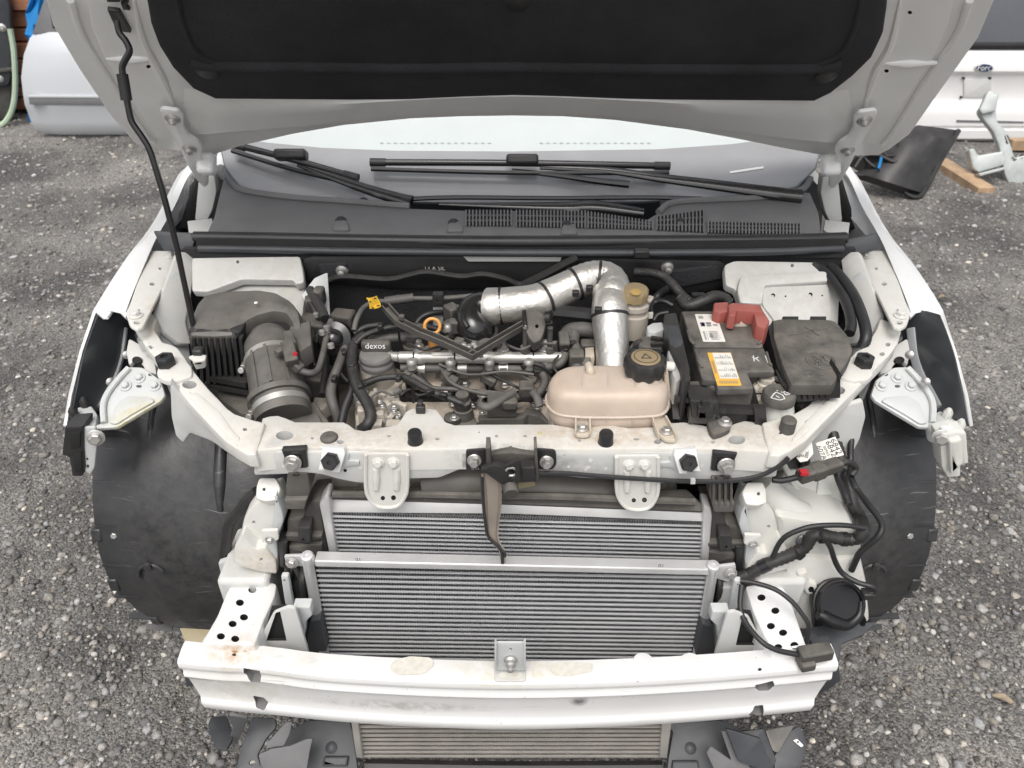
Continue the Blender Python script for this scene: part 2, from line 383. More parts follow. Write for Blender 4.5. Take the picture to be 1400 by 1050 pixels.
def build(name, mb, parent=None, label=None, kind=None, bev=0, smooth=38, doubles=1e-5, seg=2):
    me = bpy.data.meshes.new(name); vs_ = np.array([tuple(p) for p in mb.v]); c = vs_.mean(0)
    pc = np.array(ORG[parent.name]) if parent else np.zeros(3)
    me.from_pydata((vs_ - c).tolist(), [], mb.f)
    for k in mb.mats: me.materials.append(M[k])
    me.polygons.foreach_set('material_index', mb.mi)
    b = bmesh.new(); b.from_mesh(me)
    if doubles: bmesh.ops.remove_doubles(b, verts=b.verts, dist=doubles)
    bmesh.ops.recalc_face_normals(b, faces=b.faces); b.to_mesh(me); b.free()
    me.polygons.foreach_set('use_smooth', [True] * len(me.polygons)); me.set_sharp_from_angle(angle=R(smooth)); me.update()
    o = bpy.data.objects.new(name, me); col.objects.link(o); o.location = c - pc
    if parent: o.parent = parent
    ORG[o.name] = c
    if label: o['label'] = label
    if kind: o['kind'] = kind
    if bev:
        m = o.modifiers.new('bevel', 'BEVEL'); m.width = bev; m.segments = seg; m.limit_method = 'ANGLE'; m.angle_limit = R(42); m.harden_normals = False
    return o
def thing(name, loc, label, cat, group=None):
    o = bpy.data.objects.new(name, None); col.objects.link(o); o.location = loc; o.empty_display_size = .1
    o['label'] = label; o['category'] = cat
    if group: o['group'] = group
    ORG[o.name] = np.array(loc, float); return o
def holder(name, loc, parent):
    o = bpy.data.objects.new(name, None); col.objects.link(o); o.location = np.array(loc) - np.array(ORG[parent.name]); o.parent = parent; o.empty_display_size = .05
    ORG[o.name] = np.array(loc, float); return o
def copy_to(o, loc, parent=None, rot=None):
    c = o.copy(); col.objects.link(c); p = parent or o.parent; c.parent = p
    c.location = np.array(loc) - np.array(ORG[p.name]); ORG[c.name] = np.array(loc, float)
    if rot: c.rotation_euler = rot
    return c
# ------------------------------------------------------------------ the yard
def vnoise(shape, cells, seed):
    """Smooth random heights on a grid: random values at the cell corners, blended between them."""
    r = np.random.default_rng(seed); g = r.uniform(-1, 1, (cells[0] + 2, cells[1] + 2))
    yy = np.linspace(0, cells[0], shape[0]); xx = np.linspace(0, cells[1], shape[1]); y0, x0 = yy.astype(int), xx.astype(int)
    fy, fx = (yy - y0)[:, None], (xx - x0)[None]; fy, fx = fy * fy * (3 - 2 * fy), fx * fx * (3 - 2 * fx)
    a, b, c, d = g[y0][:, x0], g[y0][:, x0 + 1], g[y0 + 1][:, x0], g[y0 + 1][:, x0 + 1]
    return (a * (1 - fx) + b * fx) * (1 - fy) + (c * (1 - fx) + d * fx) * fy
GX0, GX1, GY0, GY1, GNX, GNY = -3.4, 3.4, .3, 5.9, 640, 520
GH = .018 * np.sin(np.linspace(GX0, GX1, GNX)[None] * 1.7 + np.linspace(GY0, GY1, GNY)[:, None] * .6)
GH = GH + .010 * vnoise((GNY, GNX), (18, 22), 1) + .006 * vnoise((GNY, GNX), (56, 68), 2) + .0045 * vnoise((GNY, GNX), (140, 170), 3) + .0035 * np.abs(vnoise((GNY, GNX), (400, 480), 4)) + .002 * rng.uniform(-1, 1, (GNY, GNX))
def gheight(x, y):
    i = np.clip(((y - GY0) / (GY1 - GY0) * (GNY - 1)).astype(int), 0, GNY - 1); j = np.clip(((x - GX0) / (GX1 - GX0) * (GNX - 1)).astype(int), 0, GNX - 1); return GH[i, j]
def ground():
    xs = np.concatenate([[-60, -25, -12, -6, -4.5], np.linspace(GX0, GX1, GNX), [4.5, 6, 12, 25, 60]]); ys = np.concatenate([[-40, -15, -4, -1], np.linspace(GY0, GY1, GNY), [7, 9, 14, 25, 60]])
    H = np.zeros((len(ys), len(xs))); H[4:4 + GNY, 5:5 + GNX] = GH
    H[:4, 5:5 + GNX] = GH[0]; H[4 + GNY:, 5:5 + GNX] = GH[-1]; H[4:4 + GNY, :5] = GH[:, :1]; H[4:4 + GNY, 5 + GNX:] = GH[:, -1:]
    XX, YY = np.meshgrid(xs, ys); V = np.stack([XX, YY, H], -1).reshape(-1, 3); ny, nx = XX.shape
    I = np.arange(ny * nx).reshape(ny, nx); F = np.stack([I[:-1, :-1], I[:-1, 1:], I[1:, 1:], I[1:, :-1]], -1).reshape(-1)
    me = bpy.data.meshes.new('ground'); me.vertices.add(len(V)); me.vertices.foreach_set('co', V.reshape(-1).astype(np.float32)); me.loops.add(len(F)); me.loops.foreach_set('vertex_index', F.astype(np.int32))
    k = len(F) // 4; me.polygons.add(k); me.polygons.foreach_set('loop_start', np.arange(0, 4 * k, 4, dtype=np.int32)); me.polygons.foreach_set('loop_total', np.full(k, 4, np.int32)); me.polygons.foreach_set('use_smooth', [True] * k); me.update(calc_edges=True)
    me.materials.append(M['ground']); o = bpy.data.objects.new('ground', me); col.objects.link(o); o['kind'] = 'structure'
def gravel(n=75000):
    t = (1 + 5 ** .5) / 2
    iv = np.array([(-1, t, 0), (1, t, 0), (-1, -t, 0), (1, -t, 0), (0, -1, t), (0, 1, t), (0, -1, -t), (0, 1, -t), (t, 0, -1), (t, 0, 1), (-t, 0, -1), (-t, 0, 1)], float); iv /= np.linalg.norm(iv[0])
    fa = np.array([(0, 11, 5), (0, 5, 1), (0, 1, 7), (0, 7, 10), (0, 10, 11), (1, 5, 9), (5, 11, 4), (11, 10, 2), (10, 7, 6), (7, 1, 8), (3, 9, 4), (3, 4, 2), (3, 2, 6), (3, 6, 8), (3, 8, 9), (4, 9, 5), (2, 4, 11), (6, 2, 10), (8, 6, 7), (9, 8, 1)])
    # round the car the stones lie thickest; further off the ground carries them
    x = rng.uniform(-5.2, 5.2, n * 6); y = rng.uniform(.35, 8.0, n * 6)
    d = np.hypot(np.maximum(np.abs(x) - .9, 0) + .25, np.maximum(y - 1.6, 0) * .8 + .25)
    keep = rng.uniform(0, 1, n * 6) < np.minimum(1, .75 / (d ** 1.15 + .25)); x, y = x[keep][:n], y[keep][:n]; n = len(x)
    far = np.hypot(x, y)
    s = np.exp(rng.normal(math.log(.0036), .50, n)) * (1 + .16 * far); s = np.clip(s, .002, .0145)
    jit = 1 + rng.uniform(-.38, .38, (n, 12, 1)); v = iv[None] * jit * np.stack([rng.uniform(.8, 1.4, n), rng.uniform(.8, 1.3, n), rng.uniform(.45, .85, n)], 1)[:, None]
    a = rng.uniform(0, 6.283, n); ca, sa = np.cos(a)[:, None], np.sin(a)[:, None]
    vx, vy = v[..., 0] * ca - v[..., 1] * sa, v[..., 0] * sa + v[..., 1] * ca; v = np.stack([vx, vy, v[..., 2]], -1) * s[:, None, None]
    gz = gheight(x, y)
    v += np.stack([x, y, gz + s * .12], 1)[:, None]
    me = bpy.data.meshes.new('gravel'); me.vertices.add(n * 12); me.vertices.foreach_set('co', v.reshape(-1).astype(np.float32))
    F = (fa[None] + (np.arange(n) * 12)[:, None, None]).reshape(-1); me.loops.add(len(F)); me.loops.foreach_set('vertex_index', F.astype(np.int32))
    me.polygons.add(n * 20); me.polygons.foreach_set('loop_start', np.arange(0, n * 60, 3, dtype=np.int32)); me.polygons.foreach_set('loop_total', np.full(n * 20, 3, np.int32)); me.update(calc_edges=True)
    tone = np.clip(np.exp(rng.normal(-.25, .36, n)), .3, 2.0); w = rng.uniform(0, 1, n)
    tone = np.where(w > .988, rng.uniform(1.6, 2.3, n), tone)
    c = np.stack([tone * (1 + .10 * (w - .5)), tone, tone * (1 - .16 * (w - .5)), np.ones(n)], 1)
    at = me.color_attributes.new('tone', 'FLOAT_COLOR', 'POINT'); at.data.foreach_set('color', np.repeat(c, 12, 0).reshape(-1).astype(np.float32))
    me.materials.append(M['stone']); o = bpy.data.objects.new('gravel', me); col.objects.link(o); o['kind'] = 'stuff'
ground(); gravel()

def silver_door():
    pl = (Y(120, 184, 5.6), Vector((.05, -1, .12))); p0 = PP(120, 184, pl)
    t = thing('silver_body_panel', (p0.x, p0.y, 0), 'loose silver car door with a grey rub strip propped up on the gravel', 'car door')
    # outline runs on behind the open bonnet; the skin bulges, so it is lofted in rows from top to bottom
    rows = []
    for py, xl, k in ((44, 44, .0), (52, 39, .03), (75, 33, .055), (105, 31, .07), (128, 34, .075), (142, 36, .075), (150, 38, .06), (165, 42, .05), (178, 46, .03), (184, 52, .0)):
        r = []
        for j in range(9):
            u = j / 8; px = xl + (330 - xl) * u; q = PP(px, py, pl) + Vector(pl[1]).normalized() * (k + .0 - .05 * max(0, .12 - u) / .12); r.append(q)
        rows.append(r)
    m = MB('silver_paint'); m.sheet(rows, -.05); build('door_skin', m, t)
    s = MB('strip_grey'); f = push(pl, .085); s.plate([(38, 132), (200, 133), (330, 135), (330, 147), (200, 145), (40, 143)], f, .025, .008); s.use('silver_paint'); s.plate([(38, 130), (330, 132), (330, 135), (38, 133.5)], push(pl, .09), .03, .004); build('rub_strip', s, t)
    w = MB('strip_grey'); w.plate([(44, 46), (60, 0), (66, 0), (72, 40), (330, 40), (330, 50)], push(pl, -.02), .02, .004); build('window_frame', w, t)
silver_door()

def yard_left():
    # rusty red boards stacked against the end of the yard
    base = Z(40, 165, 0); y = base.y + .25
    t = thing('plank_stack', (base.x, y, 0), 'stack of red-brown rough boards behind the silver door', 'plank stack')
    zt = 0.02
    for i in range(8):
        h = random.uniform(.085, .14); m = MB('red_wood'); m.box((base.x - .1 + random.uniform(-.05, .05), y + .1 + random.uniform(-.03, .03), zt + h / 2), (1.25, .3, h - .012)); build('plank', m, t, bev=.006); zt += h
    c = Z(10, 168, 0); t = thing('dark_panel', (c.x, c.y, 0), 'dark scrap car part standing at the far left with a pale hose hanging over it', 'car part')
    pl = (c, Vector((.3, -1, .1)))
    m = MB('slate_plastic'); m.plate([(-60, -40), (2, -30), (14, 10), (16, 60), (17, 100), (12, 118), (-60, 120)], pl, .08, .02, r=6); build('shell', m, t)
    m = MB('dusty_black'); m.plate([(-60, 116), (18, 112), (16, 150), (10, 165), (-60, 170)], push(pl, -.06), .1, .02, r=5); m.plate([(-6, 95), (19, 92), (19, 97), (-6, 100)], push(pl, .02), .03, .004); build('base', m, t)
    b = MB('bolt_steel'); b.bolt(PP(3, 38, pl), pl[1], .018); b.bolt(PP(0, 108, pl), pl[1], .016); build('bolt', b, t, kind='stuff')
    m = MB('green_hose'); f = push(pl, .05); m.tube([PP(*q, f) for q in ((14, 40), (19, 70), (21, 110), (19, 140), (12, 160), (0, 172), (-25, 178))], .02)
    h = build('hose', m); h['label'] = 'thin pale green hose hanging down over dark scrap at the far left'; h['category'] = 'hose'
    b = Z(48, 172, 0); y = b.y + .12
    m = MB('blue_plastic'); rows = [[Y(px + (4 if i % 2 else 0), py, y + .05 * math.sin(i * 1.3 + px)) for px in (36, 44, 52, 62)] for i, py in enumerate((-25, 0, 18, 34, 48, 60, 110, 172))]; m.sheet(rows, .012)
    o = build('blue_sheet', m); o['label'] = 'bright blue plastic sheet hanging beside red-brown boards'; o['category'] = 'plastic sheet'
yard_left()

def tailgate():
    y = Z(1340, 192, 0).y; n = Vector((-.06, -1, .10)); p0 = Z(1340, 192, .01); pl = (p0, n)
    t = thing('white_tailgate', (p0.x, p0.y, 0), 'large white tailgate with oval badge and dark window standing on gravel', 'tailgate')
    L0, L1 = 1130, 1560
    m = MB('white_paint')
    prof = [(66, .0), (72, .02), (98, .03), (101, .012), (104, .0), (137, .0), (141, .03), (150, .045), (158, .05), (172, .05), (175, .035), (178, .05), (190, .045), (193, .0)]
    rows = [[PP(px, py, push(pl, k)) for px in np.linspace(L0, L1, 9)] for py, k in prof]
    m.sheet(rows, -.06); build('tailgate_panel', m, t, bev=.004)
    m = MB('dark_glass'); m.plate([(L0 + 30, -150), (L1 - 30, -150), (L1 - 2, 64), (L0 + 2, 64)], push(pl, .0), .012, .003, r=12); build('window', m, t)
    m = MB('white_paint'); m.plate([(L0 - 5, -190), (L1 + 5, -190), (L1, 66), (L0, 66)], push(pl, -.014), .05, .01, r=10); build('window_frame', m, t)
    m = MB('gloss_black'); m.plate([(L0, 58), (L1, 58), (L1, 68), (L0, 68)], push(pl, .02), .02, .006); build('seal', m, t)
    f = push(pl, .042); m = MB('alu'); m.plate(circ(1346, 93, 13, 6.5, 24), f, .014, .004); m.use('badge_blue'); m.plate(circ(1346, 93, 11.2, 5.2, 24), push(f, .002), .004, .001)
    c = PP(1346, 93, push(f, .004)); m.use('white_ink'); m.text('Ford', c, (1, 0, 0), (0, .1, 1), .05); build('badge', m, t)
    m = MB('strip_grey'); m.plate([(1308, 164), (1400, 166), (1400, 168.5), (1308, 167)], push(pl, .056), .01, .002); build('trim_strip', m, t)
    m = MB('inner_white'); m.plate([(1318, 108), (1355, 108), (1357, 133), (1318, 133)], push(pl, .012), .014, .003, r=2); build('number_recess', m, t)
    m = MB('dark_inside')
    for q in ((1318, 107), (1354, 107), (1315, 133)): m.plate(circ(*q, 1.8, 1.6, 8), push(pl, .018), .02, 0)
    build('light_socket', m, t, kind='stuff')
tailgate()

def bumper_scrap():
    p0 = Z(1245, 268, .01); pl = (p0, Vector((-.12, -1, .75)))
    t = thing('bumper_corner', (p0.x, p0.y, 0), 'black torn bumper corner with a blue tag lying on the gravel beside the white tailgate', 'bumper piece')
    P_ = lambda q, k=0: PP(q[0], q[1], push(pl, k))
    rows = [[P_((x0 + (x1 - x0) * u, y0 + (y1 - y0) * u), k + .065 * math.sin(3.14 * u) + .02 * math.sin(7 * u + y0)) for u in np.linspace(0, 1, 9)] for (x0, y0, x1, y1, k) in
            ((1255, 171, 1312, 178, .0), (1238, 178, 1304, 192, .05), (1220, 195, 1292, 214, .06), (1200, 212, 1281, 236, .05), (1185, 226, 1270, 254, .06), (1172, 236, 1262, 264, .06), (1168, 243, 1248, 270, .0))]
    m = MB('black_plastic'); m.sheet(rows, -.02); build('bumper_skin', m, t)
    m = MB('rubber'); m.tube([P_(q, .05) for q in ((1166, 238), (1195, 241), (1222, 252), (1246, 268), (1262, 264), (1285, 222), (1311, 178))], .014); build('edge_lip', m, t)
    m = MB('black_plastic')
    for q in ((1172, 222, 14), (1190, 214, 11), (1214, 220, 13), (1228, 205, 10)): c = P_(q, .06); m.box(c, (mpx(q[2] * 1.6, c), .06, .07), Matrix.Rotation(q[0] * .7, 3, 'Y'))
    m.tube([P_(q, .11) for q in ((1168, 230), (1180, 214), (1200, 212), (1226, 222), (1236, 204))], .012); m.tube([P_(q, .1) for q in ((1175, 208), (1192, 226), (1215, 234), (1240, 228))], .01); build('bracket', m, t, bev=.004, kind='stuff')
    m = MB('blue_plastic'); m.tube([P_(q, .13) for q in ((1205, 216), (1203, 224), (1201, 231))], .02, flat=.4); m.mats = ['blue_plastic']; build('tag', m, t)
    c = Z(1318, 246, .03); m = MB('wood'); a, b = Z(1284, 222, .035), Z(1348, 262, .035); m.bar(a, b, .105, .05)
    o = build('wooden_plank', m, bev=.004); o['label'] = 'short pale wooden plank lying on the gravel'; o['category'] = 'plank'
bumper_scrap()

def scrap_bracket():
    p0 = Z(1385, 255, 0); pl = (p0, Vector((-.25, -1, .45)))
    t = thing('metal_bracket', (p0.x, p0.y, 0), 'grey pressed-steel mounting bracket with holes standing on the gravel by the white tailgate', 'bracket')
    m = MB('galv')
    m.plate([(1348, 128), (1354, 123), (1366, 128), (1362, 150), (1364, 166), (1374, 176), (1382, 196), (1388, 215), (1430, 205), (1480, 210), (1480, 245), (1400, 250), (1382, 256), (1374, 240), (1370, 222), (1366, 200), (1358, 180), (1342, 160), (1338, 152), (1346, 140)], pl, .05, .012, r=3, holes=[(1376, 188, 3.6), (1378, 194, 3.4), (1386, 217, 4.2, 3.2), (1397, 214, 3)]); build('main_plate', m, t)
    m = MB('galv'); m.plate([(1324, 205), (1332, 202), (1338, 212), (1374, 206), (1376, 220), (1372, 226), (1338, 236), (1330, 230)], push(pl, .05), .06, .012, r=2); m.plate([(1338, 237), (1374, 228), (1374, 232), (1340, 241)], push(pl, .12), .08, .006); build('side_arm', m, t)
    m = MB('galv'); m.plate([(1349, 127), (1367, 128), (1362, 152), (1343, 156), (1339, 150)], push(pl, .04), .03, .01, r=2); build('top_flange', m, t)
    m = MB('wood'); m.box(Z(1408, 197, .06), (.28, .07, .07)); o = build('wood_offcut', m, bev=.004); o['label'] = 'small wood offcut behind the grey pressed-steel bracket'; o['category'] = 'wood'
scrap_bracket()
def leaves():
    for x, y, a, lab in ((1289, 407, .3, 'small dry tan leaf on the gravel right of the car, near its wing'), (1372, 958, -.4, 'thin dry leaf on the gravel at the lower right corner')):
        c = Z(x, y, .012); m = MB('dry_leaf'); n = 9; rows = []
        for i in range(n):
            u = i / (n - 1); w = .009 * math.sin(3.14 * u) ** .8 + .0006; p = c + Vector(((u - .5) * .055 * math.cos(a), (u - .5) * .055 * math.sin(a), .008 * math.sin(u * 4)))
            rows.append([p + Vector((-math.sin(a) * w, math.cos(a) * w, .006)), p, p - Vector((-math.sin(a) * w, math.cos(a) * w, -.005))])
        m.sheet(rows, .0008); o = build('dry_leaf', m); o['label'] = lab; o['category'] = 'leaf'; o['group'] = 'dry leaves on the gravel'
leaves()

# ------------------------------------------------------------------ the car
CAR = thing('car', (0, 2.6, 0), 'white car with its bonnet open and front bumper removed, engine bay exposed', 'car')
def part(n, m, parent=None, **k): return build(n, m, parent or CAR, **k)

def shell():
    m = MB('white_paint')
    for s in (-1, 1):
        rows = []
        for y in (2.02, 2.5, 3.2, 4.2, 5.0, 5.4):
            e = .06 if y > 5.2 else 0
            rows.append([(s * (.80 - e), y, 1.02), (s * (.875 - e), y, .95), (s * (.90 - e), y, .75), (s * (.89 - e), y, .45), (s * (.83 - e), y, .22)])
        m2 = MB('white_paint'); m2.sheet(rows, .02 * s); part('body_side', m2)
        m2 = MB('dark_glass'); m2.sheet([[(s * .80, y, 1.03), (s * (.62 if 2.6 < y < 5 else .7), y + (.55 if y < 2.2 else (-.3 if y > 5 else 0)), 1.48 if y < 5 else 1.4)] for y in (2.1, 2.8, 3.6, 4.4, 5.2)], .006 * s); part('side_window', m2)
        m2 = MB('white_paint'); m2.tube([(s * .735, 1.93, 1.03), (s * .69, 2.25, 1.22), (s * .60, 2.72, 1.50), (s * .58, 3.2, 1.55)], [.035, .03, .03], n=8); part('windscreen_pillar', m2)
        m2 = MB('black_plastic'); w = Vector((s * .80, 1.56, .325)); m2.use('tyre').lathe(w - Vector((.10, 0, 0)), (1, 0, 0), [(.2, 0), (.29, 0), (.315, .02), (.32, .05), (.32, .15), (.315, .18), (.29, .2), (.2, .2)], 40); wh = part('wheel', m2)
        m2 = MB('alu'); m2.lathe(w - Vector((.09, 0, 0)), (1, 0, 0), [(.05, .02), (.2, .0), (.2, .18), (.05, .15)], 30); part('rim', m2, wh)
    r = [[(x * (.62 if 2.8 < y < 5 else .56), y, z - .05 * x * x) for x in (-1, -.6, 0, .6, 1)] for y, z in ((2.70, 1.50), (3.1, 1.57), (4.0, 1.58), (4.9, 1.50), (5.3, 1.3))]
    m.sheet(r, -.03); part('roof', m)
    m = MB('dark_inside'); m.box((0, 3.7, .55), (1.66, 3.3, .6)); part('floor_pan', m)
shell()

BON = (Vector((0, 1.92, 1.02)), Vector((0, -.73, -.68)).normalized())
bd = Vector((0, -.682, .732))
def bonnet():
    top = lambda x, t: BON[0] + Vector((x, 0, 0)) + bd * t
    def pxs(l): return [PP(*q, BON) for q in l]
    def B3(l, k): return [p + BON[1] * k for p in pxs(l)]
    edge = [(62, -4), (72, 35), (108, 95), (152, 160), (186, 198), (205, 206), (240, 206), (262, 209), (292, 212), (330, 200), (400, 184), (470, 172), (560, 163), (630, 160), (700, 159), (770, 160), (840, 165), (940, 178), (1010, 191), (1070, 203), (1130, 214), (1160, 214), (1200, 213), (1216, 205), (1244, 184), (1275, 140), (1338, 52), (1362, -4)]
    ext = [top(.82, .95), top(.70, 1.04), top(.35, 1.09), top(0, 1.1), top(-.35, 1.09), top(-.70, 1.04), top(-.82, .95)]
    m = MB('bonnet_under'); m.plate(pxs(edge) + ext, BON, .010, .004, px=False); root = part('bonnet', m, label='open white bonnet raised over the engine bay')
    m = MB('white_paint'); out = [p - BON[1] * .032 for p in pxs(edge) + ext]; m.plate(out, push(BON, -.032), .012, .005, px=False); m.plate([p - BON[1] * .012 for p in pxs(edge) + ext], push(BON, -.011), .022, 0, px=False); part('outer_skin', m, root)
    inner = [(118, -4), (124, 30), (140, 68), (175, 125), (214, 183), (246, 196), (276, 180), (300, 166), (340, 156), (420, 149), (560, 139), (700, 134), (840, 139), (980, 149), (1060, 156), (1112, 168), (1140, 184), (1168, 199), (1196, 190), (1232, 140), (1274, 78), (1298, 26), (1304, -4)]
    ei = [top(.70, .9), top(.58, .98), top(-.58, .98), top(-.70, .9)]
    m = MB('bonnet_under')
    for x, y in ((204, 79), (253, 91), (1212, 97), (1160, 147), (1244, 17), (167, 6), (172, 14)): pass
    hol = [circ(x, y, 3.2, 2.4, 8) for x, y in ((203, 91), (253, 141), (1212, 97), (1160, 147), (1244, 17), (1246, 16))][:5]
    hol = [[PP(*q, push(BON, .012)) for q in h] for h in hol]
    m.plate(B3(inner, .012) + [p + BON[1] * .012 for p in ei], push(BON, .012), .0125, .009, px=False, holes=hol, dark='dark_inside'); part('inner_frame', m, root)
    # pressed ribs across the corners of the inner frame
    for a, b, r in (((146, 80), (212, 80), .010), ((1206, 86), (1280, 86), .010)):
        m = MB('bonnet_under'); m.tube([PP(*a, push(BON, .010)), PP((a[0] + b[0]) / 2, a[1], push(BON, .012)), PP(*b, push(BON, .010))], [.004, r, .004], n=10); part('pressed_rib', m, root)
    for l in ([(96, 0), (112, 48), (150, 110), (196, 180), (210, 194)], [(1326, 0), (1308, 48), (1262, 116), (1222, 180), (1208, 196)]):
        m = MB('bonnet_under'); m.tube([PP(*q, push(BON, .002)) for q in l], .007, n=8); part('hem_bead', m, root)
    for l in ([(182, -2), (196, 55), (222, 105), (240, 150)], [(1232, -2), (1218, 60), (1196, 100), (1178, 160)]):
        m = MB('bonnet_under'); m.tube([PP(*q, push(BON, .012)) for q in l], [.004, .008, .009, .003], n=8); part('pressed_crease', m, root)
    # rolled rim under the pad: swells out to a crease, then falls back to the rear edge
    A_ = spline([PP(x, y, push(BON, k)) for x, y, k in ((252, 120, .0125), (300, 122, .012), (420, 123, .012), (560, 124, .012), (700, 118.5, .012), (850, 123, .012), (990, 124, .012), (1112, 125, .012), (1160, 122, .0125))], 4)
    B_ = spline([PP(x, y, push(BON, k)) for x, y, k in ((250, 148, .0125), (300, 148, .020), (420, 145, .028), (560, 137, .032), (700, 132, .032), (850, 137, .032), (990, 145, .028), (1112, 150, .020), (1166, 152, .0125))], 4)
    C_ = spline([PP(x, y, push(BON, k)) for x, y, k in ((256, 186, .0125), (320, 180, .013), (420, 172, .013), (560, 158, .008), (700, 154, .006), (850, 160, .008), (990, 178, .013), (1100, 192, .013), (1160, 196, .0125))], 4)
    m = MB('bonnet_under'); m.sheet([[a, a.lerp(b, .5) + BON[1] * .002, b, b.lerp(c, .4) - BON[1] * .001, c] for a, b, c in zip(A_, B_, C_)]); part('rear_rim', m, root)
    pad = [(204, -4), (208, 20), (217, 45), (236, 76), (264, 106), (296, 121), (420, 122), (560, 123), (630, 120), (700, 117), (770, 119), (850, 122), (990, 123), (1112, 124), (1136, 112), (1166, 88), (1192, 62), (1206, 32), (1211, -4)]
    m = MB('felt_black'); m.plate(B3(pad, .03) + [top(.56, .86) + BON[1] * .03, top(.46, .93) + BON[1] * .03, top(-.46, .93) + BON[1] * .03, top(-.56, .86) + BON[1] * .03], push(BON, .03), .02, .014, px=False)
    p = part('insulation_pad', m, root)
    m = MB('felt_black'); f = push(BON, .030)
    m.tube([PP(*q, f) for q in ((262, 86), (300, 89), (420, 90), (560, 92), (700, 90), (850, 92), (1000, 93), (1110, 92), (1150, 86))], .012, n=10); m.tube([PP(*q, f) for q in ((240, -10), (252, 40), (272, 74), (300, 89))], .006, n=8); m.tube([PP(*q, f) for q in ((1180, -10), (1168, 40), (1148, 74), (1110, 92))], .006, n=8)
    part('quilted_seam', m, p)
    for q in ((284, 98), (1128, 104), (706, 3)):
        m = MB('rubber'); m.lathe(PP(*q, push(BON, .029)), BON[1], [(.022, 0), (.022, .002), (.018, .005), (.004, .006)], 18); part('retaining_clip', m, p)
    # hinge arms
    def hinge(mx):
        g = (lambda x, y: (1418 - x, y + 2)) if mx else (lambda x, y: (x, y))
        f = push(BON, .034)
        m = MB('bonnet_under'); m.plate([g(*q) for q in ((218, 153), (222, 149), (244, 152), (251, 161), (251, 174), (258, 186), (270, 193), (277, 203), (274, 214), (278, 226), (285, 244), (285, 254), (279, 257), (268, 246), (256, 226), (246, 205), (232, 180), (222, 164))], f, .008, .0035, r=3)
        h = part('bonnet_hinge', m)
        for q in ((236, 162), (259, 203)):
            b = MB('bolt_steel'); b.lathe(PP(*g(*q), f), BON[1], [(.016, 0), (.016, .003), (.012, .005), (.0085, .006), (.0085, .012), (.005, .014)], 16); part('bolt', b, h)
        m = MB('white_paint'); c = PP(*g(282, 222), push(BON, .03)); m.box(c + Vector((0, .0, -.004)), (mpx(24, c), .034, .05), Matrix.Rotation(R(-35), 3, 'X')); part('pivot_block', m, h, bev=.008)
        c = Z(*g(284, 262), .99); a, b = PP(*g(282, 235), yp(c.y)), PP(*g(284, 300), yp(c.y - .04))
        m = MB('inner_white'); 
        m.plate([g(*q) for q in ((272, 236), (292, 234), (296, 262), (290, 288), (282, 304), (270, 304), (266, 300))], (c, Vector((0, -1, .25))), .03, .004, r=3); part('hinge_bracket', m, h)
        m = MB('inner_white'); m.plate([g(*q) for q in ((256, 302), (290, 298), (292, 312), (282, 318), (258, 318))], zp(.965), .01, .002); part('base_plate', m, h)
    hinge(0); hinge(1)
    m = MB('black_plastic'); m.plate([(146, 14), (163, 16), (180, 46), (163, 44), (154, 32)], push(BON, .02), .012, .003, r=2); m.plate([(145, -2), (168, -2), (164, 4), (146, 4)], push(BON, .02), .012, .003); m.plate([(165, 6), (176, 4), (172, 9), (178, 15), (168, 14)], push(BON, .02), .008, .002); part('rod_socket', m, root)
    # prop rod
    a, b = PP(160, 30, push(BON, .04)), Z(271, 474, .885); d = (b - a); pl = (a, Vector((1, 0, 0)).cross(d).normalized())
    pts = [PP(*q, pl) for q in ((160, 28), (163, 44), (172, 56), (177, 70), (170, 84), (167, 94), (170, 116), (174, 138), (177, 155), (181, 168), (192, 184), (204, 204), (214, 234), (226, 276), (240, 332), (256, 406), (270, 474))]
    m = MB('gloss_black'); m.tube(pts, .0058, n=10, k=4); r = part('prop_rod', m)
    m = MB('rubber'); m.tube([PP(*q, pl) for q in ((167, 101), (170, 118), (173, 137))], .0098, n=12); part('grip', m, r)
bonnet()

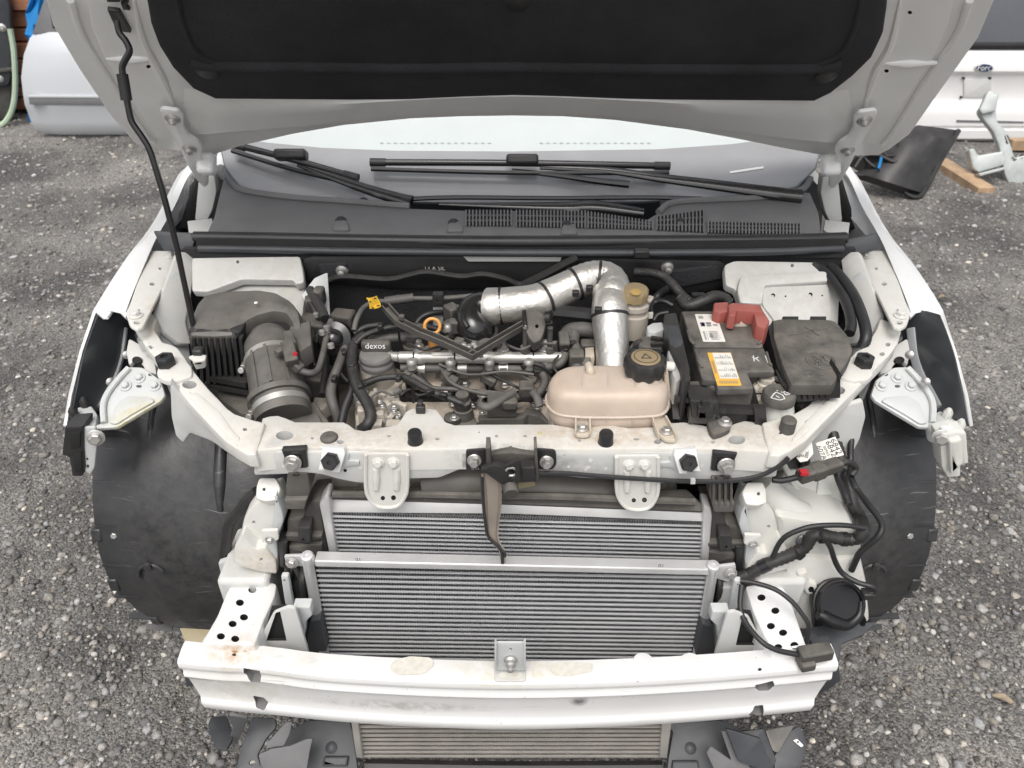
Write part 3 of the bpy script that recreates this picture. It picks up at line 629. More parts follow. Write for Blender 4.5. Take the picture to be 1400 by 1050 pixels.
WS = tilt(1.80, 1.0, 2.64, 1.50)
def windscreen():
    m = MB('dark_glass'); m.plate([(298, 190), (306, 226), (326, 256), (370, 268), (520, 276), (700, 279), (880, 276), (1030, 268), (1090, 256), (1116, 230), (1128, 190), (1090, 60), (700, 40), (330, 60)], WS, .005, .001); w = part('windscreen', m)
    m = MB('frit'); m.plate([(301, 196), (308, 226), (328, 255), (370, 267), (520, 275), (700, 278), (880, 275), (1030, 267), (1088, 255), (1114, 230), (1124, 190), (1046, 191), (1000, 197), (900, 204), (700, 207), (540, 206), (440, 202), (366, 195), (330, 190)], push(WS, .0015), .001, 0); part('ceramic_border', m, w)
    m = MB('screen_pale'); m.plate([(330, 192), (366, 196), (440, 203), (540, 207), (700, 208), (900, 205), (1000, 198), (1046, 192), (1080, 186), (1060, 80), (700, 60), (350, 80)], push(WS, .001), .001, 0); s = part('upper_band', m, w, label='pale greenish white upper band of the windscreen')  # even pale greenish colour over the upper windscreen
    m = MB('pale_dots')
    for i in range(17):
        for x0, dx in ((522, 9.2), (740, 9.2)):
            m.plate(circ(x0 + dx * i, 195.5, 2.6, 1.1, 6), push(WS, .0024), .0004, 0)
    part('dot_row', m, s, kind='stuff')
    m = MB('white_ink'); m.plate([(998, 234), (1044, 227), (1044, 230), (998, 237)], push(WS, .004), .0015, .0005); part('sticker', m, w)
    def wiper(bl, arm, blk, name):
        f = push(WS, .035)
        root = MB('gloss_black'); root.tube([PP(*q, f) for q in arm], [.008, .011, .015, .019], n=10, flat=.6); o = part('wiper', root)
        a, b = PP(*bl[0], f), PP(*bl[1], f)
        m = MB('gloss_black'); m.tube([a, (a + b) / 2 + Vector((0, -.004, .004)), b], .0085, n=10); part('wiper_blade', m, o)
        m = MB('rubber'); k = Vector((0, -.014, -.012)); m.tube([a + k, (a + b) / 2 + k * 1.3, b + k], .006, n=6); part('rubber_edge', m, o)
        m = MB('black_plastic'); c = PP(*blk, push(WS, .045)); m.box(c, (mpx(44, c), .04, .026), Matrix.Rotation(R(-30), 3, 'X')); part('adapter', m, o, bev=.007)
        for q, r_ in ((a, 1), (b, -1)):
            m = MB('black_plastic'); dd = (b - a).normalized() * .035 * r_; m.tube([q - dd * .1, q + dd * .5, q + dd], .0105, n=10); part('end_cap', m, o)
    wiper([(508, 222), (914, 227)], [(738, 228), (830, 233), (900, 243), (970, 252), (1060, 264), (1096, 268)], (714, 219), 0)
    wiper([(318, 197), (488, 243)], [(408, 224), (450, 240), (500, 258), (545, 272), (562, 277)], (398, 212), 0)
    # second rod of the long wiper, and its spray pipe
    m = MB('gloss_black'); f = push(WS, .03); m.tube([PP(*q, f) for q in ((700, 233), (728, 236), (770, 241), (820, 248), (860, 252))], [.005, .007, .010]); part('wiper_link', m)
    m = MB('gloss_black'); f = push(WS, .025); m.tube([PP(*q, f) for q in ((545, 273), (620, 270), (760, 271), (880, 270), (960, 272))], .006); part('washer_pipe', m)
    m = MB('gloss_black'); f = push(WS, .02); m.tube([PP(*q, f) for q in ((600, 279), (690, 282), (770, 284), (815, 283), (880, 291))], [.004, .010, .016, .018, .012], flat=.6, n=10); part('wiper_arm_cover', m)
windscreen()

CW = tilt(1.585, .985, 1.80, 1.02)
def cowl():
    m = MB('grey_plastic'); m.plate([(280, 322), (292, 296), (300, 262), (306, 240), (318, 250), (336, 262), (400, 272), (470, 277), (560, 284), (640, 287), (770, 287), (850, 295), (880, 302), (900, 290), (920, 278), (980, 275), (1040, 272), (1092, 262), (1108, 262), (1120, 290), (1124, 322)], CW, .02, .006, r=3); c = part('cowl_panel', m)
    for l in ([(308, 232), (318, 250), (336, 261), (400, 270), (470, 275), (560, 282)], [(900, 290), (920, 277), (980, 273), (1040, 270), (1094, 260), (1108, 244)]): m = MB('grey_plastic'); m.tube([PP(*q, push(CW, .004)) for q in l], .008); part('cowl_edge', m, c)
    for (x0, x1, ya, yb, yc, yd) in ((637, 699, 288, 309, 288, 309), (706, 800, 288, 310, 289, 312), (804, 892, 290, 312, 303, 314), (898, 962, 296, 315, 287, 318), (968, 1094, 303, 319, 306, 322)):
        m = MB('dark_inside'); m.plate([(x0, ya), (x1, yc), (x1, yd), (x0, yb)], push(CW, .0012), .004, 0); g = part('vent_grille', m, c)
        m = MB('grey_plastic'); n = int((x1 - x0) / 4.6)
        for i in range(n + 1):
            u = i / n; px = x0 + (x1 - x0) * u; a, b = PP(px, ya + (yc - ya) * u, push(CW, .003)), PP(px, yb + (yd - yb) * u, push(CW, .003)); m.bar(a, b, .0034, .006, CW[1])
        for vv in (.33, .66):
            m.bar(PP(x0, ya + (yb - ya) * vv, push(CW, .002)), PP(x1, yc + (yd - yc) * vv, push(CW, .002)), .002, .005, CW[1])
        part('grille_bars', m, g, kind='stuff')
    for q in ((497, 276), (909, 280), (466, 302), (620, 305), (775, 308), (930, 304)):
        m = MB('rubber'); m.lathe(PP(*q, push(CW, .0)), CW[1], [(.013, 0), (.013, .003), (.008, .008), (.003, .01)], 14); part('clip', m, c)
    for q in ((466, 306), (622, 308), (778, 311)):
        m = MB('grey_plastic'); m.plate([(q[0] - 12, q[1] + 8), (q[0] - 9, q[1] - 4), (q[0], q[1] - 8), (q[0] + 9, q[1] - 4), (q[0] + 12, q[1] + 8)], push(CW, .006), .007, .003, r=4); part('tab', m, c)
    # bonnet seal: two rubber lips running the width of the bay
    m = MB('rubber')
    m.tube([Z(*q, .995) for q in ((266, 325), (350, 326), (500, 329), (700, 331), (900, 330), (1060, 329), (1156, 326))], .0145, n=12, flat=1.0); s = part('bonnet_seal', m)
    m = MB('slate_plastic'); m.tube([Z(*q, .985) for q in ((272, 340), (350, 341), (500, 344), (700, 346), (900, 346), (1060, 344), (1152, 340))], .0085, n=10); part('seal_lip', m, s)
    m = MB('dark_inside'); m.plate([(268, 326), (700, 332), (1155, 327), (1155, 352), (700, 358), (268, 352)], tilt(1.575, .985, 1.56, .93), .006, 0); part('seal_channel', m, s)
    m = MB('black_plastic'); c = Z(877, 346, .99); m.box(c, (mpx(20, c), .02, .016)); part('seal_clip', m, s, bev=.002)
    for l in ([(208, 315), (262, 318), (266, 330), (262, 344), (222, 342), (214, 328)], [(1154, 328), (1200, 318), (1206, 326), (1200, 342), (1164, 350), (1156, 340)]):
        m = MB('slate_plastic'); m.plate(l, tilt(1.60, 1.0, 1.56, .93), .06, .006, r=3); part('seal_end_block', m, s)
cowl()
# ------------------------------------------------------------------ wings, wheel-arch liners, inner panels
def fender(mx):
    g = (lambda x: 1417 - x) if mx else (lambda x: x); s = 1 if mx else -1
    Gl = [(274, 224, 1.0), (256, 247, .985), (240, 280, .97), (224, 308, .96), (208, 340, .952), (188, 388, .94), (172, 430, .93)]
    Ol = [(262, 220, 1.0), (247, 239, .985), (222, 289, .968), (205, 317, .96), (180, 349, .95), (152, 392, .94), (131, 427, .93)]
    c0 = spline([Z(g(x), y, z) for x, y, z in Gl], 4); c2 = spline([Z(g(x), y, z) for x, y, z in Ol], 4); n = len(c0)
    c1 = [(a + b) / 2 + Vector((0, 0, .006)) for a, b in zip(c0, c2)]
    def line(p, f, bow): return [Vector(p).lerp(Vector(f), i / (n - 1)) + Vector((s * bow * math.sin(3.14 * i / (n - 1)), 0, 0)) for i in range(n)]
    c3 = line((s * .882, 2.0, .93), X(g(113), 480, s * .86), .008); c4 = line((s * .892, 2.0, .86), X(g(98), 540, s * .858), .01)
    c5 = line((s * .895, 2.0, .78), X(g(91), 582, s * .856), .012); c6 = line((s * .895, 2.0, .62), (s * .872, 1.22, .74), .012)
    rows = [list(r) for r in zip(c0, c1, c2, c3, c4, c5, c6)]
    m = MB('white_paint'); m.sheet(rows, .006 * s); f = part('fender', m)
    # front corner of the wing: notched lip above the missing headlamp
    m = MB('white_paint'); m.plate([(g(x), y) for x, y in ((131, 426), (140, 433), (147, 433), (155, 422), (163, 425), (172, 434), (176, 424), (185, 392), (152, 392))], zp(.934), .006, .002); part('front_lip', m, f)
    m = MB('support_white'); m.plate([(g(x), y) for x, y in ((206, 342), (243, 343), (238, 358), (222, 392), (205, 427), (196, 446), (186, 450), (177, 445), (172, 430), (186, 390))], zp(.945), .006, .003, r=3, holes=[(g(219), 367, 2.4, 2), (g(208), 388, 3.6, 2.4), (g(190), 424, 2.4, 1.8), (g(187), 441, 4.5, 2.6)]); r = part('wing_rail', m)
    m = MB('support_white'); c = Z(g(186), 432, .946); m.bolt(c, (0, 0, 1), .009); part('bolt', m, r)
    for q in ((234, 350),): m = MB('support_white'); m.bolt(Z(g(q[0]), q[1], .946), (0, 0, 1), .008); part('bolt', m, r)
    m = MB('inner_white'); m.plate([(g(x), y) for x, y in ((243, 343), (262, 345), (268, 352), (262, 400), (254, 440), (262, 470), (246, 470), (226, 455), (212, 430), (222, 400))], (Z(g(240), 400, .93), Vector((-s * .75, -.25, .6))), .012, .004, r=4); part('inner_wing', m)
    m = MB('grey_bracket'); m.plate([(g(x), y) for x, y in ((222, 393), (240, 370), (258, 384), (262, 410), (262, 440), (258, 470), (262, 500), (330, 560), (300, 600), (262, 590), (244, 560), (228, 520), (216, 480), (214, 440))], (Z(g(240), 470, .85), Vector((-s * .8, -.35, .5))), .006, .002, r=6); part('apron_panel', m)
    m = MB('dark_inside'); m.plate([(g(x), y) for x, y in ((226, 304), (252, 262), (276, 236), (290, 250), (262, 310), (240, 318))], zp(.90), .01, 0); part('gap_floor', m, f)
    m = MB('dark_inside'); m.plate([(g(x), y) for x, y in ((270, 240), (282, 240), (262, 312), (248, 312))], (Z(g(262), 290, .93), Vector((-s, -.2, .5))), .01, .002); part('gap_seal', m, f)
    # inside of the wing, seen where the headlamp is missing
    rows = []
    for a, b in (((133, 430), (184, 438)), ((123, 456), (190, 462)), ((112, 490), (190, 486)), ((104, 530), (184, 512)), ((96, 570), (160, 545)), ((92, 584), (146, 570))):
        p, q = X(g(a[0]), a[1], s * .855), X(g(b[0]), b[1], s * .815); rows.append([p, p.lerp(q, .12) + Vector((0, .012, 0)), p.lerp(q, .4) + Vector((0, .03, 0)), p.lerp(q, .75) + Vector((0, .035, 0)), q])
    rows = [list(r) for r in zip(*[spline(c, 4) for c in zip(*rows)])]
    m = MB('wing_inner'); m.sheet(rows, .003); part('wing_inside', m, f)
    m = MB('strip_light'); m.tube([r[2].lerp(r[3], .6) + Vector((0, -.006, .003)) for r in rows[4:20:3]], .010, flat=.5, n=8); part('inner_strip', m, f)
    for q in ((173, 485), (151, 522)):
        m = MB('bolt_steel'); m.lathe(X(g(q[0]), q[1], s * .80), (-s, -1, .4), [(.009, 0), (.009, .003), (.004, .006)], 10); part('clip', m, f)
    # headlamp bracket
    pl = tilt(1.10, .79, 1.30, .885)
    m = MB('grey_bracket'); m.plate([(g(x), y) for x, y in ((176, 501), (195, 502), (219, 519), (226, 540), (220, 548), (190, 566), (160, 584), (124, 587), (126, 583), (141, 577), (140, 554), (146, 539), (160, 520))], pl, .008, .003, r=3, holes=[(g(207), 512, 4.6, 2.4), (g(190), 528, 4, 2), (g(168), 533, 3, 1.6)]); h = part('headlamp_bracket', m)
    m = MB('grey_bracket'); m.plate([(g(x), y) for x, y in ((160, 550), (176, 540), (206, 543), (212, 548), (180, 566), (158, 580), (148, 578))], push(pl, .005), .006, .003, r=4); part('raised_panel', m, h)
    if not mx:
        pass
    m = MB('grey_bracket'); m.tube([PP(g(x), y, push(pl, .004)) for x, y in ((142, 578), (141, 555), (147, 538), (162, 518), (176, 503))], .006, n=8); part('folded_edge', m, h)
    for q in ((191, 517), (212, 528), (172, 528)):
        m = MB('grey_bracket'); m.bolt(PP(g(q[0]), q[1], push(pl, .001)), pl[1], .0075); part('bolt', m, h)
    m = MB('inner_white'); m.plate([(g(x), y) for x, y in ((176, 462), (190, 470), (204, 480), (212, 496), (214, 512), (200, 514), (196, 500), (186, 490), (176, 500), (172, 480))], tilt(1.18, .80, 1.34, .87), .01, .003, r=4); part('headlamp_mount', m, h)
    m = MB('dark_inside'); m.plate(circ(g(187), 492, 7, 5), tilt(1.18, .806, 1.34, .876), .004, .001); part('mount_hole', m, h)
    m = MB('white_paint' if mx else 'grey_bracket'); y = X(g(123), 600, s * .80).y
    m.plate([(g(x), y_) for x, y_ in ((113, 584), (130, 584), (133, 600), (129, 640), (124, 648), (116, 646), (114, 620))], yp(y), .004, .002, r=3, holes=[(g(119), 628, 2, 2.4), (g(120), 638, 2.4, 3)]); part('bumper_mount', m, h)
    b = MB('bolt_steel'); b.bolt(Y(g(131), 598, y - .004), (-s * .3, -1, .2), .011); part('bolt', b, h)
    if mx:
        m = MB('milky'); m.plate([(1284, 596), (1306, 590), (1322, 592), (1325, 634), (1314, 636), (1314, 652), (1296, 654), (1288, 640)], yp(y - .01), .035, .004, r=3); o = part('bumper_clip_rail', m, h, label='translucent white bumper clip below the wing')
        m = MB('milky'); m.plate([(1298, 604), (1316, 600), (1318, 634), (1300, 650)], yp(y - .022), .012, .004, r=3); part('clip_face', m, o)
        m = MB('grey_bracket'); m.plate([(1268, 570), (1284, 560), (1308, 566), (1318, 590), (1300, 592), (1290, 600), (1272, 590)], zp(.82), .02, .006, r=4); part('wing_foot', m, h)
        for q in ((1294, 570), (1311, 585)): m = MB('milky'); m.lathe(Z(*q, .82), (0, 0, 1), [(.009, 0), (.009, .012), (.004, .02)], 8); part('clip', m, o)
    else:
        m = MB('black_plastic'); m.plate([(88, 584), (114, 582), (114, 612), (116, 640), (112, 652), (98, 652), (94, 626), (84, 622)], yp(y - .005), .04, .004, r=2); o = part('bumper_clip_rail', m, h, label='black bumper clip below the wing')
        m = MB('dark_inside'); m.plate([(95, 592), (110, 590), (109, 612), (97, 614)], yp(y - .0075), .01, .001); m.plate([(99, 622), (111, 618), (112, 644), (102, 646)], yp(y - .0075), .01, .001); part('clip_pocket', m, o, kind='stuff')
        m = MB('grey_bracket'); m.plate([(96, 578), (104, 556), (124, 552), (134, 566), (130, 586), (98, 586)], zp(.82), .02, .006, r=4); part('wing_foot', m, h)
        for q in ((117, 555), (102, 568)): m = MB('black_plastic'); m.lathe(Z(*q, .82), (0, 0, 1), [(.009, 0), (.009, .012), (.004, .02)], 8); part('clip', m, o)
fender(0); fender(1)

def liner(s):
    ox = .012 if s < 0 else .022
    cy, cz, r = 1.52, .40, .42
    m = MB('liner_black'); rows = []
    for i in range(23):
        a = R(62 + i * 8); nar = .16 * max(0, (i - 13.5) / 9) ** 1.3; u = .0 if i < 3 else .006 * math.sin(i * 1.3)
        rows.append([(s * (x - nar * (x - .3) * 1.8), cy + (r + k) * math.cos(a), cz + (r + k) * math.sin(a)) for x, k in (((.42, -.05), (.50, -.008), (.56, .0 + u), (.60, .002),) if i > 8 else ((.60, -.03), (.605, -.01), (.61, 0), (.62, .002),)) + ( (.64, -.004 - u), (.70, .0), (.76, .006), (.785, .0), (.812 + ox, -.008), (.856 + ox, -.012), (.864 + ox, -.03))])
    m.sheet(rows, .004 * s); L_ = part('wheel_arch_liner', m)
    m = MB('liner_black')
    for i in range(9):
        a = R(118 + i * 13); m.bar(Vector((s * .805, cy + (r - .01) * math.cos(a), cz + (r - .01) * math.sin(a))), Vector((s * (.856 + ox), cy + (r - .012) * math.cos(a), cz + (r - .012) * math.sin(a))), .004, .014, (0, math.cos(a), math.sin(a)))
    part('flange_step', m, L_, kind='stuff')
    for i, w in ((118, .02), (160, .03), (178, .035), (200, .03)):
        a = R(i); m = MB('liner_black'); m.box((s * (.856 + ox - .16 * max(0, (i - 170) / 72) ** 1.3), cy + (r - .02) * math.cos(a), cz + (r - .02) * math.sin(a)), (.022, .03, w), Matrix.Rotation(a, 3, 'X')); part('edge_tab', m, L_, bev=.004)
    for x, a0, a1, w in ((.60, 120, 152, .013), (.75, 118, 132, .008)):
        m = MB('liner_black'); m.tube([(s * x, cy + (r + .004) * math.cos(R(a)), cz + (r + .004) * math.sin(R(a))) for a in np.linspace(a0, a1, 6)], [w * .7, w, w, w, w * .5], n=10); part('pressed_rib', m, L_, kind='stuff')
    c = Vector((s * .76, cy + (r + .008) * math.cos(R(172)), cz + (r + .008) * math.sin(R(172)))); m = MB('liner_black'); m.torus(c, (0, -1, .1), .028, .004, 20, 6, R(160), R(340)); m.lathe(c + Vector((0, 0, .03)), (0, -1, 0), [(.009, 0), (.008, .006), (.002, .008)], 10); part('moulded_mark', m, L_, kind='stuff')
    for a in (126, 160, 200):
        m = MB('bolt_steel'); m.bolt((s * .83, cy + (r - .01) * math.cos(R(a)), cz + (r - .01) * math.sin(R(a))), (0, math.cos(R(a)), math.sin(R(a))), .007); part('screw', m, L_)
liner(-1); liner(1)

def bulkhead():
    fw = tilt(1.575, .98, 1.60, .5)
    m = MB('felt_black'); m.plate([(250, 340), (1170, 340), (1150, 700), (270, 700)], fw, .01, 0); part('bulkhead', m)
    m = MB('black_plastic'); f = push(fw, .012)
    m.plate([(410, 356), (424, 350), (700, 350), (985, 356), (1000, 366), (1001, 384), (985, 398), (940, 404), (860, 400), (700, 398), (540, 398), (470, 392), (420, 388)], f, .03, .012, r=6); p = part('heat_shield', m)
    m = MB('felt_black'); m.plate([(434, 362), (474, 360), (478, 384), (440, 386)], push(f, .006), .012, .005, r=4); part('pad_bulge', m, p)
    m = MB('felt_black'); m.plate([(900, 372), (980, 364), (990, 382), (930, 394)], push(f, .006), .012, .005, r=4); part('pad_bulge', m, p)
    m = MB('inner_white'); m.plate([(630, 348), (770, 348), (766, 358), (640, 358)], push(f, .008), .01, .002, r=2); part('bare_panel', m, p)
    m = MB('grey_ink'); m.text('13 A SIL', PP(594, 367, push(f, .001)), (1, 0, 0), (0, .3, 1), .014); part('stamped_code', m, p)
    for q in ((468, 369), (912, 365)):
        m = MB('bolt_steel'); m.lathe(PP(*q, f), f[1], [(.015, 0), (.014, .006), (.009, .008), (.008, .02), (.004, .022)], 12); part('stud_nut', m, p)
    m = MB('loom'); m.tube([PP(*q, push(f, .02)) for q in ((420, 393), (450, 383), (472, 378), (530, 382), (560, 376), (585, 372), (630, 378), (660, 375), (690, 381), (714, 389), (745, 377), (775, 364))], .0072, corr=(.006, .88)); part('bulkhead_cable', m)
    m = MB('black_plastic'); m.tube([PP(*q, push(f, .02)) for q in ((715, 390), (742, 377), (770, 362), (790, 352))], .010); part('bulkhead_hose', m)
    # strut towers either side
    pl = tilt(1.56, .965, 1.44, .90)
    m = MB('inner_white'); m.plate([(262, 352), (410, 350), (414, 368), (416, 386), (404, 389), (401, 383), (330, 382), (284, 399), (262, 398)], pl, .02, .004, r=4, holes=[(325, 358, 2.2)]); t = part('strut_tower', m)
    m = MB('inner_white'); m.plate([(276, 384), (330, 376), (400, 372), (418, 390), (414, 432), (396, 450), (280, 440)], push(pl, -.03), .04, .006, r=6); part('tower_step', m, t)
    m = MB('inner_white'); m.plate([(990, 362), (1004, 356), (1120, 358), (1142, 372), (1148, 400), (1146, 450), (1040, 450), (1012, 420), (1006, 396), (992, 390)], pl, .02, .004, r=5, holes=[(1083, 363, 2.4)]); t = part('strut_tower', m)
    m = MB('inner_white'); m.plate([(1012, 378), (1050, 374), (1128, 370), (1136, 376), (1136, 384), (1046, 390), (1042, 416), (1012, 414), (1008, 396)], push(pl, .014), .012, .004, r=4); part('tower_step', m, t)
    m = MB('inner_white'); m.plate([(1044, 392), (1134, 388), (1138, 440), (1060, 440), (1042, 416)], push(pl, .006), .012, .003, r=4, holes=[(1057, 404, 3), (1108, 403, 3), (1074, 405, 1.2), (1124, 404, 1.2)], dark='dark_inside'); part('tower_face', m, t)
    # floor of the bay, side members and the dark castings low down between the units
    m = MB('felt_black'); m.box((0, 1.32, .30), (1.16, .56, .02)); part('under_tray', m)
    for s in (-1, 1):
        m = MB('inner_white'); m.box((s * .52, 1.30, .50), (.10, .62, .13)); part('side_member', m, bev=.01)
    m = MB('cast_dirty'); 
    for c, sz in (((-.22, 1.28, .58), (.42, .34, .30)), ((.16, 1.26, .55), (.34, .30, .30))): m.box(c, sz)
    part('engine_block', m, bev=.03, kind='stuff')
bulkhead()

# ------------------------------------------------------------------ radiator support bar
TZ = .87
SUP = tilt(1.0, TZ, 1.42, TZ + .055)
def support():
    rear = [(358, 571), (368, 568), (380, 567), (392, 571), (404, 576), (440, 576), (470, 576), (478, 580), (486, 586), (498, 588), (512, 585), (530, 582), (542, 580), (548, 572), (554, 562), (562, 558), (580, 556), (597, 559), (604, 568), (610, 576), (622, 580), (660, 579), (700, 579), (756, 579), (784, 584), (834, 580), (861, 584), (904, 582), (918, 577), (935, 576), (960, 580), (986, 587), (1004, 578), (1018, 574), (1032, 576), (1044, 582)]
    front = [(1064, 618), (1030, 616), (990, 614), (931, 613), (790, 614), (700, 613.5), (660, 613.5), (632, 614), (559, 615), (470, 612), (415, 612), (380, 613), (346, 617)]
    holes = [(389, 595.5, 12, 6.2), (465, 604, 5, 3), (450, 598, 3, 2), (427, 599, 2.4, 1.7), (532, 596, 3, 1.6), (598, 600, 2.8, 1.8), (655, 591, 1.6, 1), (679, 596, 2.4, 1.6), (718, 596, 2.6, 1.6), (792, 602, 2.8, 1.8), (870, 600.5, 4, 2), (899, 604, 5.2, 3), (922, 601, 3, 2), (974.5, 604.5, 2.8, 1.8), (1007, 601.5, 12, 6.2)]
    m = MB('support_white'); m.plate(rear + front, zp(TZ), .046, .005, holes=holes, dark='inner_white'); s = part('radiator_support', m, label='white painted radiator support bar across the front of the engine bay')
    # lower front lip, hanging a little below the box
    lip = [(347, 618), (1066, 619), (1062, 652), (1040, 654), (1000, 658), (930, 660), (880, 662), (834, 656), (796, 654), (760, 650), (741, 649), (720, 640), (660, 640), (632, 641), (600, 654), (556, 655), (530, 661), (510, 662), (486, 660), (461, 655), (440, 649), (423, 647), (380, 649), (347, 650)]
    pl = yp(Z(700, 613.5, TZ).y - .001)
    m = MB('inner_white'); m.plate(lip, pl, .006, .003, r=4, holes=[(589.5, 626.5, 3), (593, 637, 4.2, 2.8), (472, 643, 2.4), (807.5, 629, 3), (804, 639, 4, 2.6)], dark='dark_inside'); part('front_face', m, s)
    # curved arms to the wings
    left = [(209, 428), (214, 436), (211, 450), (222, 467), (236, 471), (243, 475), (250, 484), (258, 496), (266, 508), (275, 519), (286, 532), (298, 544), (310, 557), (321, 565), (345, 573), (362, 577), (356, 600), (350, 622), (338, 622), (320, 612), (306, 602), (283, 578), (258, 551), (244, 533), (232, 515), (214, 492), (200, 476), (190, 460), (182, 446), (186, 434), (198, 428)]
    right = [(1204, 434), (1198, 450), (1184, 473), (1170, 480), (1164, 487), (1152, 496), (1142, 504), (1134, 518), (1125, 533), (1114, 545), (1103, 555), (1085, 565), (1062, 572), (1042, 577), (1046, 600), (1052, 622), (1066, 624), (1082, 616), (1103, 602), (1120, 584), (1138, 566), (1158, 546), (1174, 530), (1190, 512), (1206, 496), (1216, 486), (1228, 470), (1233, 452), (1228, 444)]
    m = MB('support_white'); m.plate(left, SUP, .030, .005, r=2, holes=[(259, 526, 10, 5.5), (335, 587, 3, 2.2), (205, 475, 4, 2.4), (191, 464, 4, 2.6)], dark='inner_white'); a1 = part('support_arm', m)
    m = MB('support_white'); m.plate(right, SUP, .030, .005, r=2, holes=[(1145, 534, 10.5, 6), (1080, 592, 3.2, 2.2), (1067, 592, 2.4, 1.6), (1206, 484, 3.6, 2.6), (1214, 471, 3.4, 2.6)], dark='inner_white'); a2 = part('support_arm', m)
    # raised channel down each arm
    for a, l in ((a1, [(256, 540), (268, 535), (300, 562), (318, 588), (330, 600), (318, 602), (290, 575)]), (a2, [(1150, 545), (1136, 540), (1112, 566), (1090, 590), (1080, 604), (1094, 600), (1124, 572)])):
        m = MB('support_white'); m.plate(l, push(SUP, .002), .004, .002, r=6); part('pressed_channel', m, a)
    m = MB('grey_ink')
    for q in ((294, 571, 3.4, a1), (1106, 578, 5, a2), (1213, 471, 0, a2), (1040, 640, 0, a2)):
        if q[2]: mm = MB('grey_ink'); mm.torus(PP(q[0], q[1], push(SUP, .0003)), SUP[1], mpx(q[2], PP(q[0], q[1], SUP)), .0008, 14, 5); mm.plate(circ(q[0], q[1], q[2] * .4), push(SUP, .0006), .0004, 0); part('stamp', mm, q[3], kind='stuff')
    # bonnet stops (black hex rubbers) on pads
    for g, a in ((lambda x: x, a1), (lambda x: 1408 - x, a2)):
        m = MB('support_white'); m.plate([(g(x), y) for x, y in ((214, 505), (226, 484), (246, 488), (262, 500), (263, 514), (244, 521), (224, 520), (214, 514))], push(SUP, .007), .012, .004, r=5); p = part('stop_pad', m, a)
        c = PP(g(228), 499, push(SUP, .006)); m = MB('rubber'); m.lathe(c, (0, 0, 1), [(.017, 0), (.0185, .004), (.0185, .017), (.016, .02), (.008, .0205), (.007, .016)], 6); part('bonnet_stop', m, p)
    # rod bracket on the left arm
    m = MB('support_white'); m.plate([(257, 488), (270, 482), (282, 486), (280, 492), (266, 494)], push(SUP, .02), .004, .001, r=2); m.plate([(262, 494), (268, 489), (281, 487), (281, 503), (268, 506)], yp(PP(270, 495, SUP).y), .006, .002, r=2, holes=[(271, 497, 5, 3.4)]); part('rod_bracket', m, a1, kind='stuff')
    m = MB('black_plastic'); m.box(PP(272, 482, push(SUP, .02)), (.02, .02, .02)); part('rod_bush', m, a1, bev=.004)
    # flat rubber plugs
    for x, y, rx in ((340, 586, 12), (450, 599, 12)):
        c = PP(x, y, zp(TZ + .001)); m = MB('dusty_black'); r_ = mpx(rx, c); m.lathe(c, (0, 0, 1), [(r_, 0), (r_, .003), (r_ * .9, .005), (r_ * .3, .005), (r_ * .2, .003), (.0005, .003)], 24); part('rubber_plug', m, s)
    for x, y in ((568, 600), (828, 601)):
        c = Z(x, y + 4, TZ); m = MB('rubber'); m.lathe(c, (0, 0, 1), [(.014, 0), (.0125, .006), (.0125, .019), (.011, .0225), (.0, .0235)], 22); part('rubber_buffer', m, s)
    m = MB('dusty_black'); c = Z(1079, 574.5, TZ + .03); m.lathe(c, (0, 0, 1), [(.0135, -.03), (.0135, 0), (.011, .003), (0, .003)], 20); part('rubber_plug', m, s)
    m = MB('black_plastic'); c = Z(575, 559, TZ + .008); m.box(c, (.017, .012, .016)); m.box(c + Vector((0, .002, .01)), (.010, .012, .012)); part('spring_clip', m, s, bev=.002)
    m = MB('yellow_stain'); m.plate(circ(738, 592.6, 3.6, 2.2), zp(TZ + .0006), .0005, 0); part('paint_mark', m, s)
    # drop plates with two bolts each
    for ox in (0, 343):
        yy = pl[0].y - .007; f = yp(yy); e = 3 if ox else 0
        m = MB('support_white'); m.plate([(497 + ox, 620 + e), (559 + ox, 620 + e), (559 + ox, 664 + e), (555 + ox, 681 + e), (545 + ox, 692 + e), (529 + ox, 696 + e), (512 + ox, 692 + e), (502 + ox, 681 + e), (499 + ox, 664 + e)], f, .004, .002, r=3, holes=[(514 + ox, 669.5 + e, 2.2), (541 + ox, 669.5 + e, 2.2), (523.5 + ox, 681 + e, 3), (538 + ox, 680.5 + e, 3.4)], dark='dark_inside'); d = part('drop_plate', m, s)
        m = MB('support_white')
        for l in ([(500, 622), (500, 664), (504, 680), (514, 691), (529, 694), (544, 691), (553, 680), (557, 664), (557, 622)],): m.tube([Y(x + ox, y + e, yy - .001) for x, y in l], .0035, n=8)
        part('rolled_edge', m, d)
        m = MB('support_white')
        for x0, x1 in ((507, 522), (535, 550)): m.tube([Y((x0 + x1) / 2 + ox, y + e, yy) for y in (641, 655, 668)], [.006, .0075, .006], n=10, flat=1.)
        part('pressed_groove', m, d, kind='stuff')
        for x in (517, 538):
            m = MB('support_white'); m.bolt(Y(x + ox, 632 + e, yy), (0, -1, .1), .0075); part('bolt', m, d)
